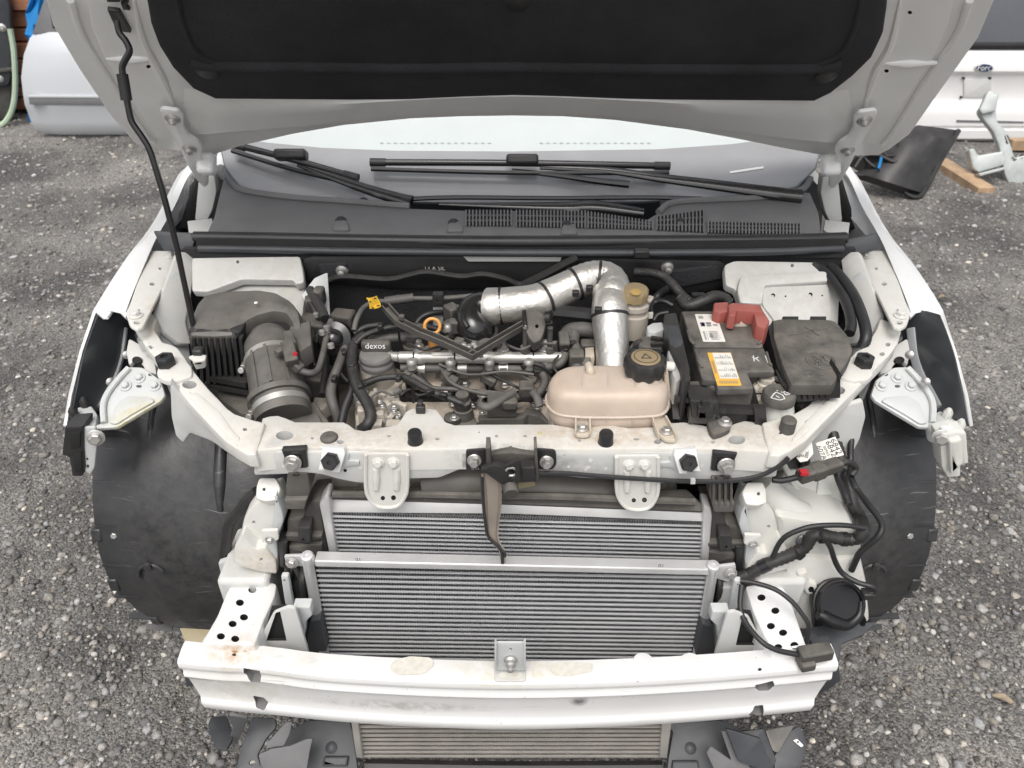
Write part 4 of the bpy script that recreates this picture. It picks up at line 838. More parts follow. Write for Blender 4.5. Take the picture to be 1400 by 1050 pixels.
    # bonnet-stop brackets on the front face: white pad and black hex
    for g in (lambda x: x, lambda x: 1393 - x):
        f = yp(pl[0].y - .012); e = 0 if g(0) == 0 else 2
        sp = (Y(g(453), 629 + e, pl[0].y - .014), Vector((0, -1, .35))); m = MB('white_paint'); m.plate([(g(x), y + e) for x, y in ((441, 612), (470, 614), (472, 620), (464, 646), (454, 646), (452, 642), (435, 643))], sp, .014, .002); b = part('stop_bracket', m, s)
        m = MB('grey_bracket'); m.plate([(g(x), y + e) for x, y in ((472, 618), (477, 622), (476, 630), (491, 631), (491, 636), (474, 638), (464, 646))], yp(pl[0].y - .004), .004, .001); part('bracket_tail', m, b)
        c = PP(g(453), 629 + e, sp); m = MB('rubber'); m.lathe(c, (0, -1, .45), [(.0155, 0), (.0155, .014), (.013, .017), (.004, .017), (.003, .014)], 6); part('hex_buffer', m, b)
    # radiator top mounts
    for g, e in ((lambda x: x, 0), (lambda x: 1393 - x, 4)):
        f = yp(pl[0].y - .006)
        m = MB('black_plastic'); m.plate([(g(x), y + e) for x, y in ((384, 616), (418, 614), (421, 640), (414, 641), (412, 622), (392, 622), (390, 630))], f, .012, .003, r=2); b = part('radiator_mount', m, s)
        m = MB('dark_inside'); m.plate([(g(x), y + e) for x, y in ((389, 620), (414, 620), (414, 640), (392, 640))], yp(pl[0].y - .0035), .003, 0); part('mount_recess', m, b)
        m = MB('bolt_steel'); m.bolt(Y(g(400.5), 632 + e, pl[0].y - .007), (0, -1, .15), .0105, .013); part('bolt', m, b)
        m = MB('brown_plastic'); m.plate([(g(x), y + e) for x, y in ((393, 646), (421, 646), (424, 672), (420, 684), (392, 684), (390, 670))], yp(pl[0].y - .002), .05, .004, r=2, holes=[(g(405), 649 + e, 5, 3.4)]); part('rubber_block', m, b)
        m = MB('brown_plastic'); m.plate([(g(x), y + e) for x, y in ((388, 684), (420, 683), (416, 697), (390, 697))], yp(pl[0].y - .012), .05, .003, r=2)
        if e: 
            for i in range(4): m.bar(Y(g(394 + i * 8), 650 + e, pl[0].y - .008), Y(g(394 + i * 8), 684 + e, pl[0].y - .008), .004, .012, (0, -1, 0))
        part('mount_foot', m, b, kind='stuff')
    # spot welds and small dimples along the pressings
    m = MB('support_white'); rr = random.Random(21)
    for x in range(372, 1050, 17): m.lathe(Z(x + rr.uniform(-3, 3), 609.5 + rr.uniform(-1, 1), TZ - .0003), (0, 0, 1), [(.0034, 0), (.0026, .0007), (.0, .0003)], 9)
    for x in range(360, 1056, 26): m.lathe(Y(x + rr.uniform(-3, 3), 640 + rr.uniform(-6, 3), pl[0].y + .0003), (0, -1, 0), [(.0034, 0), (.0026, .0007), (.0, .0003)], 9)
    part('spot_weld', m, s, kind='stuff')
    return s, pl
SUPPORT, SF = support()

def latch():
    y = SF[0].y
    m = MB('black_plastic'); m.plate([(637, 616), (664, 614), (664, 643), (637, 643)], yp(y - .005), .004, .0015, r=3); L_ = part('bonnet_latch', m); m = MB('black_plastic'); m.plate([(733, 614), (760, 616), (761, 636), (755, 643), (733, 642)], yp(y - .005), .004, .0015, r=5); part('mount_plate', m, L_)
    m = MB('white_ink'); m.text('0061', Y(648.5, 638, y - .0056), (1, 0, 0), (0, 0, 1), .006, .0002); m.text('10 113', Y(649.5, 641, y - .0056), (1, 0, 0), (0, 0, 1), .005, .0002); part('stamped_code', m, L_)
    m = MB('dusty_black'); m.plate([(664, 624), (680, 620), (698, 619), (712, 620), (733, 622), (733, 642), (714, 644), (690, 640), (664, 638)], yp(y - .010), .02, .004, r=3); m.plate([(664, 613), (666, 640), (672, 640), (670, 613)], yp(y - .03), .03, .001); m.plate([(730, 613), (733, 660), (737, 655), (734, 612)], yp(y - .03), .03, .001); part('latch_housing', m, L_, kind='stuff')
    m = MB('black_plastic'); m.plate([(658, 643), (676, 636), (690, 640), (706, 654), (697, 664), (684, 662)], yp(y - .04), .012, .002); part('latch_flap', m, L_)
    m = MB('black_plastic'); m.plate([(690, 638), (706, 629), (710, 630), (712, 660), (698, 656), (704, 652), (704, 638), (696, 640)], yp(y - .046), .008, .002); m.plate([(713, 640), (731, 640), (733, 660), (714, 660)], yp(y - .04), .02, .003); part('striker_guide', m, L_, kind='stuff')
    m = MB('bolt_steel'); m.torus(Y(699, 645, y - .043), (0, -1, 0), .009, .0022, 14, 6, R(20), R(300)); part('spring', m, L_)
    for q, r_ in (((648.5, 629), .0085), ((747, 631), .0085)):
        m = MB('bolt_steel'); m.bolt(Y(*q, y - .006), (0, -1, .15), r_, .012); part('bolt', m, L_)
    m = MB('dusty_black'); m.lathe(Y(698, 664, y - .035), (.1, -1, -.2), [(.014, 0), (.014, .014), (.012, .018), (.004, .018)], 14); part('pivot_pin', m, L_)
    m = MB('lens_dust'); m.plate([(706, 662), (731, 658), (732, 664), (708, 669)], yp(y + .02), .004, 0); part('sticker', m, L_)
    # safety lever hanging over the radiator
    f = tilt(y - .03, .82, y - .075, .60); rows = []
    L0 = [(660, 648, 20), (662, 664, 22), (664, 690, 20), (665, 714, 16), (668, 732, 11), (676, 743, 6), (684, 751, 3.5), (686, 762, 3), (687, 770, 2.4)]
    m = MB('lever_brown'); 
    for x, yq, w in L0: rows.append([PP(x, yq, push(f, .006)), PP(x + w * .15, yq, f), PP(x + w * .85, yq, f), PP(x + w, yq, push(f, .006))])
    m.sheet(rows, -.003); part('safety_lever', m, L_)
    m = MB('black_plastic'); m.tube([PP(*q, push(f, .005)) for q in ((659, 652), (661, 690), (664, 716), (668, 734), (682, 748), (686, 756), (687, 770))], .0032, n=6); m.tube([PP(*q, push(f, .005)) for q in ((686, 752), (690, 756), (690, 761))], .003, n=6); part('lever_edge', m, L_, kind='stuff')
    # release cable clipped along the front of the bar
    m = MB('rubber'); m.tube([Y(x, yq, y - .016) for x, yq in ((735, 647), (770, 647), (820, 651), (880, 655), (945, 658), (1000, 657), (1040, 650), (1066, 636), (1078, 626))], .0042, n=8); c = part('release_cable', m)
    m = MB('inner_white'); m.box(Y(947, 657.5, y - .019), (.008, .008, .008)); part('cable_clip', m, c)
latch()
# ------------------------------------------------------------------ cooling pack, bumper beam, front plastics
def cooling():
    # radiator
    def core(tl, tr, bl, br, nrow, w, mt, fin, parent, back, dens=150, rr=1.0):
        """Flat tubes between two side tanks, with thin fins standing behind their edges."""
        m = MB(mt); n = Vector((0, -1, 0))
        for i in range(nrow):
            u = (i + .5) / nrow; a, b = tl.lerp(bl, u), tr.lerp(br, u); m.bar(a - Vector((0, .0006, 0)), b - Vector((0, .0006, 0)), .004, w, (0, 0, 1))
        t = part('core_tube', m, parent, kind='stuff')
        m = MB(fin); cnt = dens * 2
        for i in range(nrow + 1):
            z0 = (i - .5 + .5 * w / (tl - bl).length * nrow) / nrow; z1 = (i + .5 - .5 * w / (tl - bl).length * nrow) / nrow
            a0, b0, a1, b1 = tl.lerp(bl, z0), tr.lerp(br, z0), tl.lerp(bl, z1), tr.lerp(br, z1)
            top_ = [a0.lerp(b0, j / cnt) for j in range(cnt + 1)]; bot = [a1.lerp(b1, j / cnt) for j in range(cnt + 1)]
            ln = [(top_ if j % 2 else bot)[j] for j in range(cnt + 1)]
            m.loft([[p + Vector((0, .0, 0)) for p in ln], [p + Vector((0, .012, 0)) for p in ln]], closed=False)
        part('cooling_fin', m, parent, kind='stuff', doubles=0)
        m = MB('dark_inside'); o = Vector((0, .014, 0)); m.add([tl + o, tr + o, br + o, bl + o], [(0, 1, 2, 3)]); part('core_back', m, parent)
    yr = 1.03
    m = MB('alu_dull'); a, b = Y(443, 685, yr), Y(970, 706, yr)
    m.plate([(450, 681), (700, 684), (972, 696), (972, 714), (700, 703), (446, 701)], tilt(yr - .004, .70, yr + .03, .76), .03, .003); rad = part('radiator', m)
    core(Y(445, 702, yr), Y(966, 716, yr), Y(468, 930, yr), Y(936, 936, yr), 46, .0019, 'tube_alu', 'alu_fin', rad, 1)
    for l, x in (([(436, 690), (445, 678), (450, 680), (452, 700), (462, 765), (452, 768)], 0), ([(962, 692), (972, 694), (974, 706), (968, 782), (958, 782)], 1)):
        m = MB('alu_dull'); m.plate(l, yp(yr - .012), .035, .004, r=3); part('end_plate', m, rad)
    for g, e in ((lambda x: x, 0), (lambda x: 1408 - x, 10)):
        m = MB('dusty_black'); m.plate([(g(x), y + e) for x, y in ((416, 700), (424, 686), (446, 684), (440, 708), (450, 765), (418, 765), (414, 730))], yp(yr), .06, .006, r=4); sd = part('side_tank', m, rad)
        m = MB('dusty_black'); m.plate([(g(x), y + e) for x, y in ((392, 712), (416, 706), (416, 732), (402, 736), (392, 730))], yp(yr - .005), .05, .006, r=4); part('tank_boss', m, sd)
        m = MB('black_plastic'); m.plate([(g(x), y + e) for x, y in ((407, 722), (424, 722), (424, 745), (407, 743))], yp(yr - .03), .03, .003, r=1.5, holes=[(g(415), 738 + e, 2)]); part('sensor_clip', m, sd)
        m = MB('dusty_black'); m.plate([(g(x), y + e) for x, y in ((390, 732), (440, 733), (440, 738), (414, 742), (392, 740))], yp(yr - .014), .04, .003, r=2); m.plate([(g(x), y + e) for x, y in ((394, 748), (440, 744), (442, 764), (398, 768))], yp(yr - .01), .04, .003, r=2); part('tank_rib', m, sd, kind='stuff')
    # fan shroud and slam-panel gap behind the top of the radiator
    m = MB('dusty_black'); m.plate([(440, 672), (560, 664), (600, 664), (640, 662), (720, 660), (800, 661), (860, 668), (940, 668), (962, 690), (962, 700), (700, 690), (450, 684)], tilt(yr + .03, .745, yr + .10, .80), .02, .006, r=4); sh = part('fan_shroud', m)
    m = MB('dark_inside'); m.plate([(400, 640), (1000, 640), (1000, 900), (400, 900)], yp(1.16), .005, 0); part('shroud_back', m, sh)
    m = MB('dusty_black'); m.tube([Z(x, y, .748) for x, y in ((455, 676), (560, 676), (660, 678), (760, 679), (840, 682), (950, 686))], .008, n=8); part('shroud_rib', m, sh)
    m = MB('green_sticker'); m.plate([(743, 653), (790, 655), (790, 663), (743, 661)], yp(SF[0].y + .05), .001, 0); part('sticker', m, sh)
    m = MB('brown_plastic'); m.tube([Y(x, y, 1.07) for x, y in ((580, 660), (640, 656), (700, 660), (760, 668), (850, 674))], .035, n=14); part('air_duct', m, sh)
    # condenser
    yc = .985
    m = MB('alu_dull'); a, b = Y(432, 764, yc), Y(974, 776, yc); m.bar(a, b, .026, mpx(12, a), (0, 0, 1)); con = part('condenser', m, bev=.003)
    core(Y(432, 776, yc), Y(972, 786, yc), Y(457, 945, yc), Y(930, 950, yc), 28, .0027, 'tube_alu', 'alu_fin', con, 1, 150)
    for g, l, e in ((0, ((420, 762), (436, 850), (450, 930)), 0), (1, ((975, 775), (962, 850), (946, 930)), 0)):
        m = MB('alu'); m.tube([Y(x, y, yc - .006) for x, y in l], .0105, n=14); sd = part('manifold', m, con)
        m = MB('alu'); c = Y(l[0][0], l[0][1] - 1, yc - .006); m.lathe(c, (0, -.25, 1), [(.013, -.02), (.013, .0), (.011, .004), (.006, .0045), (.005, .002)], 18); part('manifold_cap', m, sd)
    m = MB('alu_dull'); m.tube([Y(x, y, yc) for x, y in ((993, 796), (985, 850), (968, 925))], .0155, n=16); part('receiver_drier', m, con)
    m = MB('alu_dull'); m.plate([(972, 776), (1006, 772), (1007, 790), (996, 796), (974, 790)], yp(yc - .008), .006, .002, r=2, holes=[(999, 783, 3)]); br = part('mount_ear', m, con)
    m = MB('bolt_steel'); m.bolt(Y(999, 784, yc - .012), (0, -1, .2), .008); part('bolt', m, br)
    m = MB('alu_dull'); m.plate([(388, 761), (412, 760), (424, 768), (420, 775), (392, 774)], yp(yc - .008), .006, .002, r=2); br = part('mount_ear', m, con)
    m = MB('bolt_steel'); m.bolt(Y(399, 769, yc - .012), (0, -1, .2), .008); part('bolt', m, br)
    m = MB('ink')
    for q in ((490, 765), (904, 773)): m.text('01', Y(*q, yc - .0135), (1, 0, 0), (0, 0, 1), .011)
    part('stamped_mark', m, con, kind='stuff')
    # intercooler low down under the beam
    yi = .865; m = MB('tan_alu'); m.bar(Y(486, 975, yi), Y(915, 975, yi), .03, .012, (0, 0, 1)); ic = part('intercooler', m, bev=.002)
    core(Y(486, 984, yi), Y(912, 984, yi), Y(494, 1036, yi), Y(906, 1036, yi), 9, .0042, 'tan_alu', 'cast_dirty', ic, 1, 130)
    for l in ([(478, 975), (488, 975), (496, 1037), (487, 1036)], [(906, 975), (920, 975), (912, 1037), (902, 1036)]):
        m = MB('tan_alu'); m.plate(l, yp(yi - .012), .03, .002); part('end_plate', m, ic)
cooling()

def beam():
    xs = np.linspace(-1, 1, 33)
    # front profile of the pressing, top rear edge to bottom rear edge: (back from the front line, height from top)
    prof = [(.047, .0), (.030, .001), (.008, -.001), (.003, -.004), (.001, -.010), (.0005, -.016), (.003, -.021), (.0055, -.024), (.005, -.028), (.001, -.033), (-.001, -.038), (.001, -.044), (.0045, -.049), (.006, -.056), (.0065, -.085), (.006, -.108), (.003, -.113), (-.001, -.117), (-.002, -.123), (-.001, -.136), (.004, -.143), (.02, -.148), (.047, -.148)]
    L0, L1, B0, B1 = -.598, .585, -.575, .56
    rings = []
    for u in xs:
        yf = .797 + .037 * abs(u) ** 1.8; zt = .522 + .004 * u * u - .004 * u; r = []
        den = .004 * math.exp(-((u + .74) / .10) ** 2)
        for d, h in prof:
            k = -h / .148; xl, xr = L0 + (B0 - L0) * k, L1 + (B1 - L1) * k; x = xl + (xr - xl) * (u + 1) / 2
            sc = 1.02 - .02 * abs(u); r.append(Vector((x, yf + d + den * (k < .3), zt + h * sc + den * .6)))
        rings.append(r)
    m = MB('beam_white'); m.loft(rings); b = part('bumper_beam', m, label='white steel bumper beam with scuffs and rust at its left end')
    # D shaped openings cut through the ridges
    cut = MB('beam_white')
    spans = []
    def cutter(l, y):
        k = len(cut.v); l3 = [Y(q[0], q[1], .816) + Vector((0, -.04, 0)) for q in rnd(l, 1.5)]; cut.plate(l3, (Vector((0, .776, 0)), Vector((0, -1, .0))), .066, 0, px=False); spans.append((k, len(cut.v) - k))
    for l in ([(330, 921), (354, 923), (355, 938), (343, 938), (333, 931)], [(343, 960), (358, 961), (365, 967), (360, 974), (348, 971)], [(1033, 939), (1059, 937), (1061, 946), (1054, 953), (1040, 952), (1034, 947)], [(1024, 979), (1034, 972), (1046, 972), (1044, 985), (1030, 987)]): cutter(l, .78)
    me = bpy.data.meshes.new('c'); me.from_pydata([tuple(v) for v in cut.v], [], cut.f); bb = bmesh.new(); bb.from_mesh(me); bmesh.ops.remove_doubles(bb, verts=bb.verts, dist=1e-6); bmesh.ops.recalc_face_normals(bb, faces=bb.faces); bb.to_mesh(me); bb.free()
    me.materials.append(M['beam_inner_shade']); co = bpy.data.objects.new('c', me); col.objects.link(co); md = b.modifiers.new('cut', 'BOOLEAN'); md.operation = 'DIFFERENCE'; md.object = co; md.solver = 'EXACT'; md.material_mode = 'TRANSFER'
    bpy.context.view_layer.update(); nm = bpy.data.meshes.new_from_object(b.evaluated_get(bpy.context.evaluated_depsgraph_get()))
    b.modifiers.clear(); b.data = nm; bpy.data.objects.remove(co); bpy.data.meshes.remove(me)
    nm.set_sharp_from_angle(angle=R(38))
    # centre tab with its stud
    yb = .846; m = MB('grey_bracket'); m.plate([(676, 879), (719, 879), (719, 917), (676, 916)], yp(yb - .028), .004, .001, holes=[(698, 888, 2.2)]); m.plate([(676, 879), (679, 881), (679, 916), (676, 916)], yp(yb - .036), .01, .001); m.plate([(716, 881), (719, 879), (719, 917), (716, 917)], yp(yb - .036), .01, .001); t = part('centre_tab', m, b, kind=None)
    m = MB('bolt_steel'); c = Y(698, 903, yb - .03); m.lathe(c, (0, -1, .1), [(.012, 0), (.012, .003), (.009, .006), (.009, .012), (.006, .014), (.006, .022), (.003, .024)], 12); part('stud', m, t)
    m = MB('inner_white'); m.plate([(676, 915), (719, 916), (719, 931), (676, 931)], zp(.5245), .002, .0008, r=4); part('tab_foot', m, b)
    m = MB('paint_patch'); 
    for l in ([(538, 903), (560, 897), (590, 899), (594, 909), (580, 921), (545, 923), (532, 914)], [(752, 908), (778, 905), (812, 907), (810, 918), (780, 924), (760, 924), (752, 916)], [(682, 919), (714, 919), (714, 928), (682, 928)]): u = (l[0][0] - 690) / 440; m.plate(l, zp(.5238 + .006 * u * u - .004 * u if l[0][0] != 682 else .5262), .001, 0, r=5)
    part('paint_patch', m, b, kind='stuff')
    m = MB('rust_stain'); f = zp(.5302); fl = [(314, 889), (324, 886), (336, 888), (332, 892), (322, 894)]
    m.plate([(316, 890), (322, 889), (326, 891), (321, 894)], f, .0006, 0, r=1); m.plate([(331, 888), (338, 887), (339, 890), (333, 891)], f, .0006, 0, r=1); m.use('dark_inside'); m.plate(circ(320, 895, 3, 1.6, 9), zp(.5304), .0006, 0); m.plate(circ(336, 889, 2.4, 1.4, 9), zp(.5304), .0006, 0); m.plate(circ(360, 902.5, 2.4, 2, 9), zp(.5288), .0006, 0); m.plate(circ(1039, 915, 2.6, 2, 9), zp(.5235), .0006, 0); part('rust_mark', m, b, kind='stuff')
    for x in (880, 945):
        m = MB('beam_white'); m.lathe(Z(x, 904, .522), (0, 0, 1), [(.020, -.004), (.018, .0), (.012, .0012), (0, .0016)], 18); part('weld_bump', m, b)
beam()

def crush_boxes():
    for l, holes, nm in (([(322, 786), (379, 797), (376, 815), (360, 850), (348, 883), (272, 880), (282, 866), (296, 842), (308, 812)], [(345, 806.5), (328, 824), (333.5, 844), (318, 853), (302, 870), (321.5, 873.5)], 0),
                         ([(1018, 800), (1066, 795), (1078, 812), (1088, 838), (1096, 862), (1104, 884), (1058, 892), (1044, 868), (1030, 838)], [(1041, 817), (1060, 835), (1054, 856), (1070.5, 865), (1064, 885), (1086, 882)], 1)):
        m = MB('white_paint' if nm else 'beam_white'); m.plate(l, zp(.546), .11, .006, r=5, holes=[(x, y, 5.6, 4.4, 14) for x, y in holes], dark='dark_inside'); part('crush_box', m, label='white crush box with six round holes behind the beam')
    # bracket castings above the crush boxes
    def stack(g, e, rt):
        y0 = SF[0].y; P_ = lambda l: [(g(x), y + e) for x, y in l]
        m = MB('support_white'); m.plate(P_([(354, 653), (377, 653), (384, 668), (378, 684), (362, 686), (349, 682), (350, 664)]), tilt(y0 + .0, .765, y0 + .05, .80), .03, .004, r=4, holes=[(g(361), 669 + e, 2.4)]); c = part('upright_bracket', m)
        m = MB('support_white'); m.plate(P_([(366, 682), (379, 676), (388, 714), (380, 738), (366, 752), (340, 748), (330, 736), (330, 722), (334, 706), (344, 692), (356, 684)]), yp(y0 + .01), .05, .006, r=8, holes=[(g(347), 714 + e, 2.2)]); part('side_cup', m, c)
        m = MB('grey_bracket'); m.plate(P_([(377, 676), (386, 700), (388, 712), (378, 740), (380, 760), (378, 782), (366, 784), (366, 750), (372, 716)]), yp(y0 - .008), .05, .004, r=3); part('web', m, c)
        m = MB('support_white'); m.plate(P_([(320, 748), (330, 730), (350, 752), (362, 748), (378, 768), (379, 786), (352, 782), (318, 772)]), yp(y0 - .014), .06, .005, r=4, holes=[(g(357), 765 + e, 2.2)]); part('lower_cup', m, c)
        m = MB('support_white'); m.plate(P_([(357, 726), (380, 725), (381, 738), (370, 743), (358, 742)]), yp(y0 - .022), .006, .002, r=2); part('ear', m, c)
        m = MB('bolt_steel'); m.bolt(Y(g(369), 738 + e, y0 - .022), (0, -1, .1), .006); part('bolt', m, c)
        m = MB('grey_bracket'); m.plate(P_([(298, 770), (316, 764), (320, 778), (312, 806), (306, 802)]), yp(y0 + .03), .01, .002, r=2); part('tail_flange', m, c)
        m = MB('inner_white'); m.plate(P_([(374, 838), (394, 830), (404, 832), (420, 886), (424, 905), (362, 905), (352, 880)]), yp(.90), .006, .002, r=3, holes=[[(g(377), 838 + e), (g(383), 836 + e), (g(392), 876 + e), (g(364), 876 + e)]], dark='dark_inside'); part('tow_bracket', m, c)
        m = MB('dark_inside'); m.plate(P_([(370, 834), (390, 832), (398, 880), (358, 880)]), yp(.909), .01, 0); part('recess_shade', m, c)  # added dark plate, painted shade seen through the tow bracket hole
        m = MB('grey_bracket'); m.plate(P_([(384, 788), (394, 788), (398, 812), (402, 830), (390, 828)]), yp(.96), .01, .002, r=2, holes=[(g(389), 794 + e, 2)]); m.plate(P_([(400, 830), (424, 830), (427, 842), (418, 850), (416, 872), (408, 868)]), yp(.92), .02, .003, r=2); part('lower_bracket', m, c, kind='stuff')
        m = MB('slate_plastic'); m.plate(P_([(424, 850), (438, 847), (447, 892), (419, 892), (421, 868)]), yp(.955), .03, .005, r=3); part('air_guide', m, c)
        m = MB('loom'); rr = random.Random(3)
        for i in range(7):
            x = 396 + i * 5; m.tube([Y(g(x + rr.uniform(-6, 6)), 770 + e + rr.uniform(0, 10), 1.0), Y(g(x + rr.uniform(-8, 8)), 800 + e, .99 + rr.uniform(-.02, .02)), Y(g(x + 8), 832 + e, 1.0)], .006)
        part('wire_bundle', m, c, kind='stuff')
        m = MB('black_plastic'); m.plate(P_([(398, 800), (410, 792), (424, 800), (428, 826), (402, 826)]), yp(1.0), .05, .006, r=3); m.plate(P_([(380, 742), (392, 742), (392, 778), (382, 776)]), yp(1.01), .03, .004); part('connector_block', m, c, kind='stuff')
        m = MB('dark_inside'); m.plate(P_([(366, 690), (430, 690), (440, 900), (340, 900), (360, 790)]), yp(1.09), .01, 0); part('gap_shade', m, c)  # added dark sheet painting the shade between the brackets
    stack(lambda x: x, 0, 0); stack(lambda x: 1398 - x, 6, 1)
crush_boxes()

def front_plastics():
    """Torn undertray and air guides left hanging below the beam."""
    def pl_(name, l, y0, z0, y1, z1, mt='slate_plastic', th=.006, holes=(), k=0, r=3, parent=None, label=None):
        m = MB(mt); m.plate(l, push(tilt(y0, z0, y1, z1), k), th, .002, r=r, holes=holes, dark='dark_inside'); return part(name, m, parent, label=label)
    u = pl_('undertray', [(478, 985), (482, 1000), (487, 1036), (490, 1060), (400, 1070), (350, 1060), (390, 1002), (420, 985)], .80, .14, .92, .22, th=.01)
    pl_('tray_panel', [(900, 985), (920, 1000), (914, 1036), (910, 1070), (990, 1070), (1020, 1000), (990, 985)], .80, .14, .92, .22, th=.01, parent=u)
    pl_('air_guide', [(288, 980), (310, 978), (316, 994), (318, 1010), (310, 1024), (296, 1022), (288, 1006), (284, 990)], .86, .22, .95, .20, parent=u)
    pl_('air_guide', [(312, 978), (340, 982), (334, 996), (326, 1014), (318, 1024), (314, 1010), (318, 996)], .87, .25, .90, .16, 'grey_plastic', parent=u)
    pl_('air_guide', [(343, 980), (376, 982), (378, 994), (364, 1010), (352, 1032), (356, 1046), (400, 1052), (322, 1052), (330, 1020), (338, 1000)], .84, .20, .92, .24, holes=[(345, 1043, 5, 3.6)], parent=u)
    pl_('deflector', [(372, 1008), (390, 988), (400, 986), (396, 1004), (388, 1020), (370, 1022), (354, 1030)], .81, .24, .86, .30, 'grey_plastic', parent=u)
    pl_('deflector', [(353, 1032), (370, 1024), (396, 1020), (420, 1010), (428, 1010), (424, 1024), (418, 1060), (370, 1060), (356, 1046)], .78, .20, .82, .25, 'grey_plastic', parent=u)
    pl_('deflector', [(986, 1000), (1004, 998), (1030, 1060), (980, 1060), (966, 1030), (972, 1020), (1000, 1040)], .80, .20, .84, .26, 'grey_plastic', parent=u)
    pl_('deflector', [(992, 996), (1040, 1010), (1060, 1060), (1010, 1042)], .79, .22, .83, .28, 'slate_plastic', parent=u)
    pl_('air_guide', [(1012, 1000), (1044, 996), (1062, 1040), (1050, 1060), (1024, 1024)], .83, .22, .88, .26, parent=u)
    pl_('air_guide', [(1046, 998), (1088, 990), (1064, 1030), (1056, 1026)], .86, .24, .90, .26, 'brown_plastic', parent=u)
    g = pl_('side_guide', [(1058, 1034), (1082, 998), (1094, 992), (1104, 1016), (1096, 1046), (1060, 1064)], .85, .22, .92, .26, parent=u)
    m = MB('white_ink'); m.plate([(1084, 1012), (1090, 1010), (1099, 1019), (1096, 1022)], push(tilt(.85, .22, .92, .26), .004), .003, .001, r=1, holes=[(1091, 1014.5, 1.6)]); part('speed_clip', m, g)
    f = tilt(.80, .14, .92, .22)
    for q in ((453, 1022), (944, 1023)):
        m = MB('slate_plastic'); m.lathe(PP(*q, f), f[1], [(.012, 0), (.012, .003), (.007, .006), (.002, .007)], 14); part('push_pin', m, u)
    for l in ([(443, 1034), (476, 1034), (474, 1048), (440, 1048)], [(920, 1040), (955, 1040), (958, 1060), (918, 1060)]):
        m = MB('slate_plastic'); m.plate(l, push(f, .012), .02, .004, r=2); part('raised_pad', m, u)
    m = MB('black_plastic'); m.tube([Z(500, 1050, .12), Z(700, 1053, .12), Z(905, 1052, .12)], .018, n=8); part('lower_rail', m, u)
    # torn liner scraps beside the beam ends
    for l, y in (([(250, 920), (268, 922), (272, 938), (254, 940)], .88), ([(1118, 905), (1146, 900), (1150, 930), (1140, 940), (1120, 950)], .88)):
        m = MB('slate_plastic'); m.plate(l, yp(y), .05, .004, r=3); part('scrap_guide', m, u)
    m = MB('slate_plastic'); m.plate([(1100, 860), (1140, 850), (1200, 850), (1180, 868), (1150, 880), (1148, 905), (1108, 896)], tilt(.93, .42, 1.0, .44), .006, .002, r=4); part('scrap_guide', m, u)
    m = MB('lens_dust'); m.plate([(245, 858), (320, 862), (300, 884), (252, 876)], tilt(.98, .38, 1.05, .40), .006, .002, r=3); part('scrap_guide', m, u, label='faded yellowish flap below the left wheel-arch liner')
front_plastics()

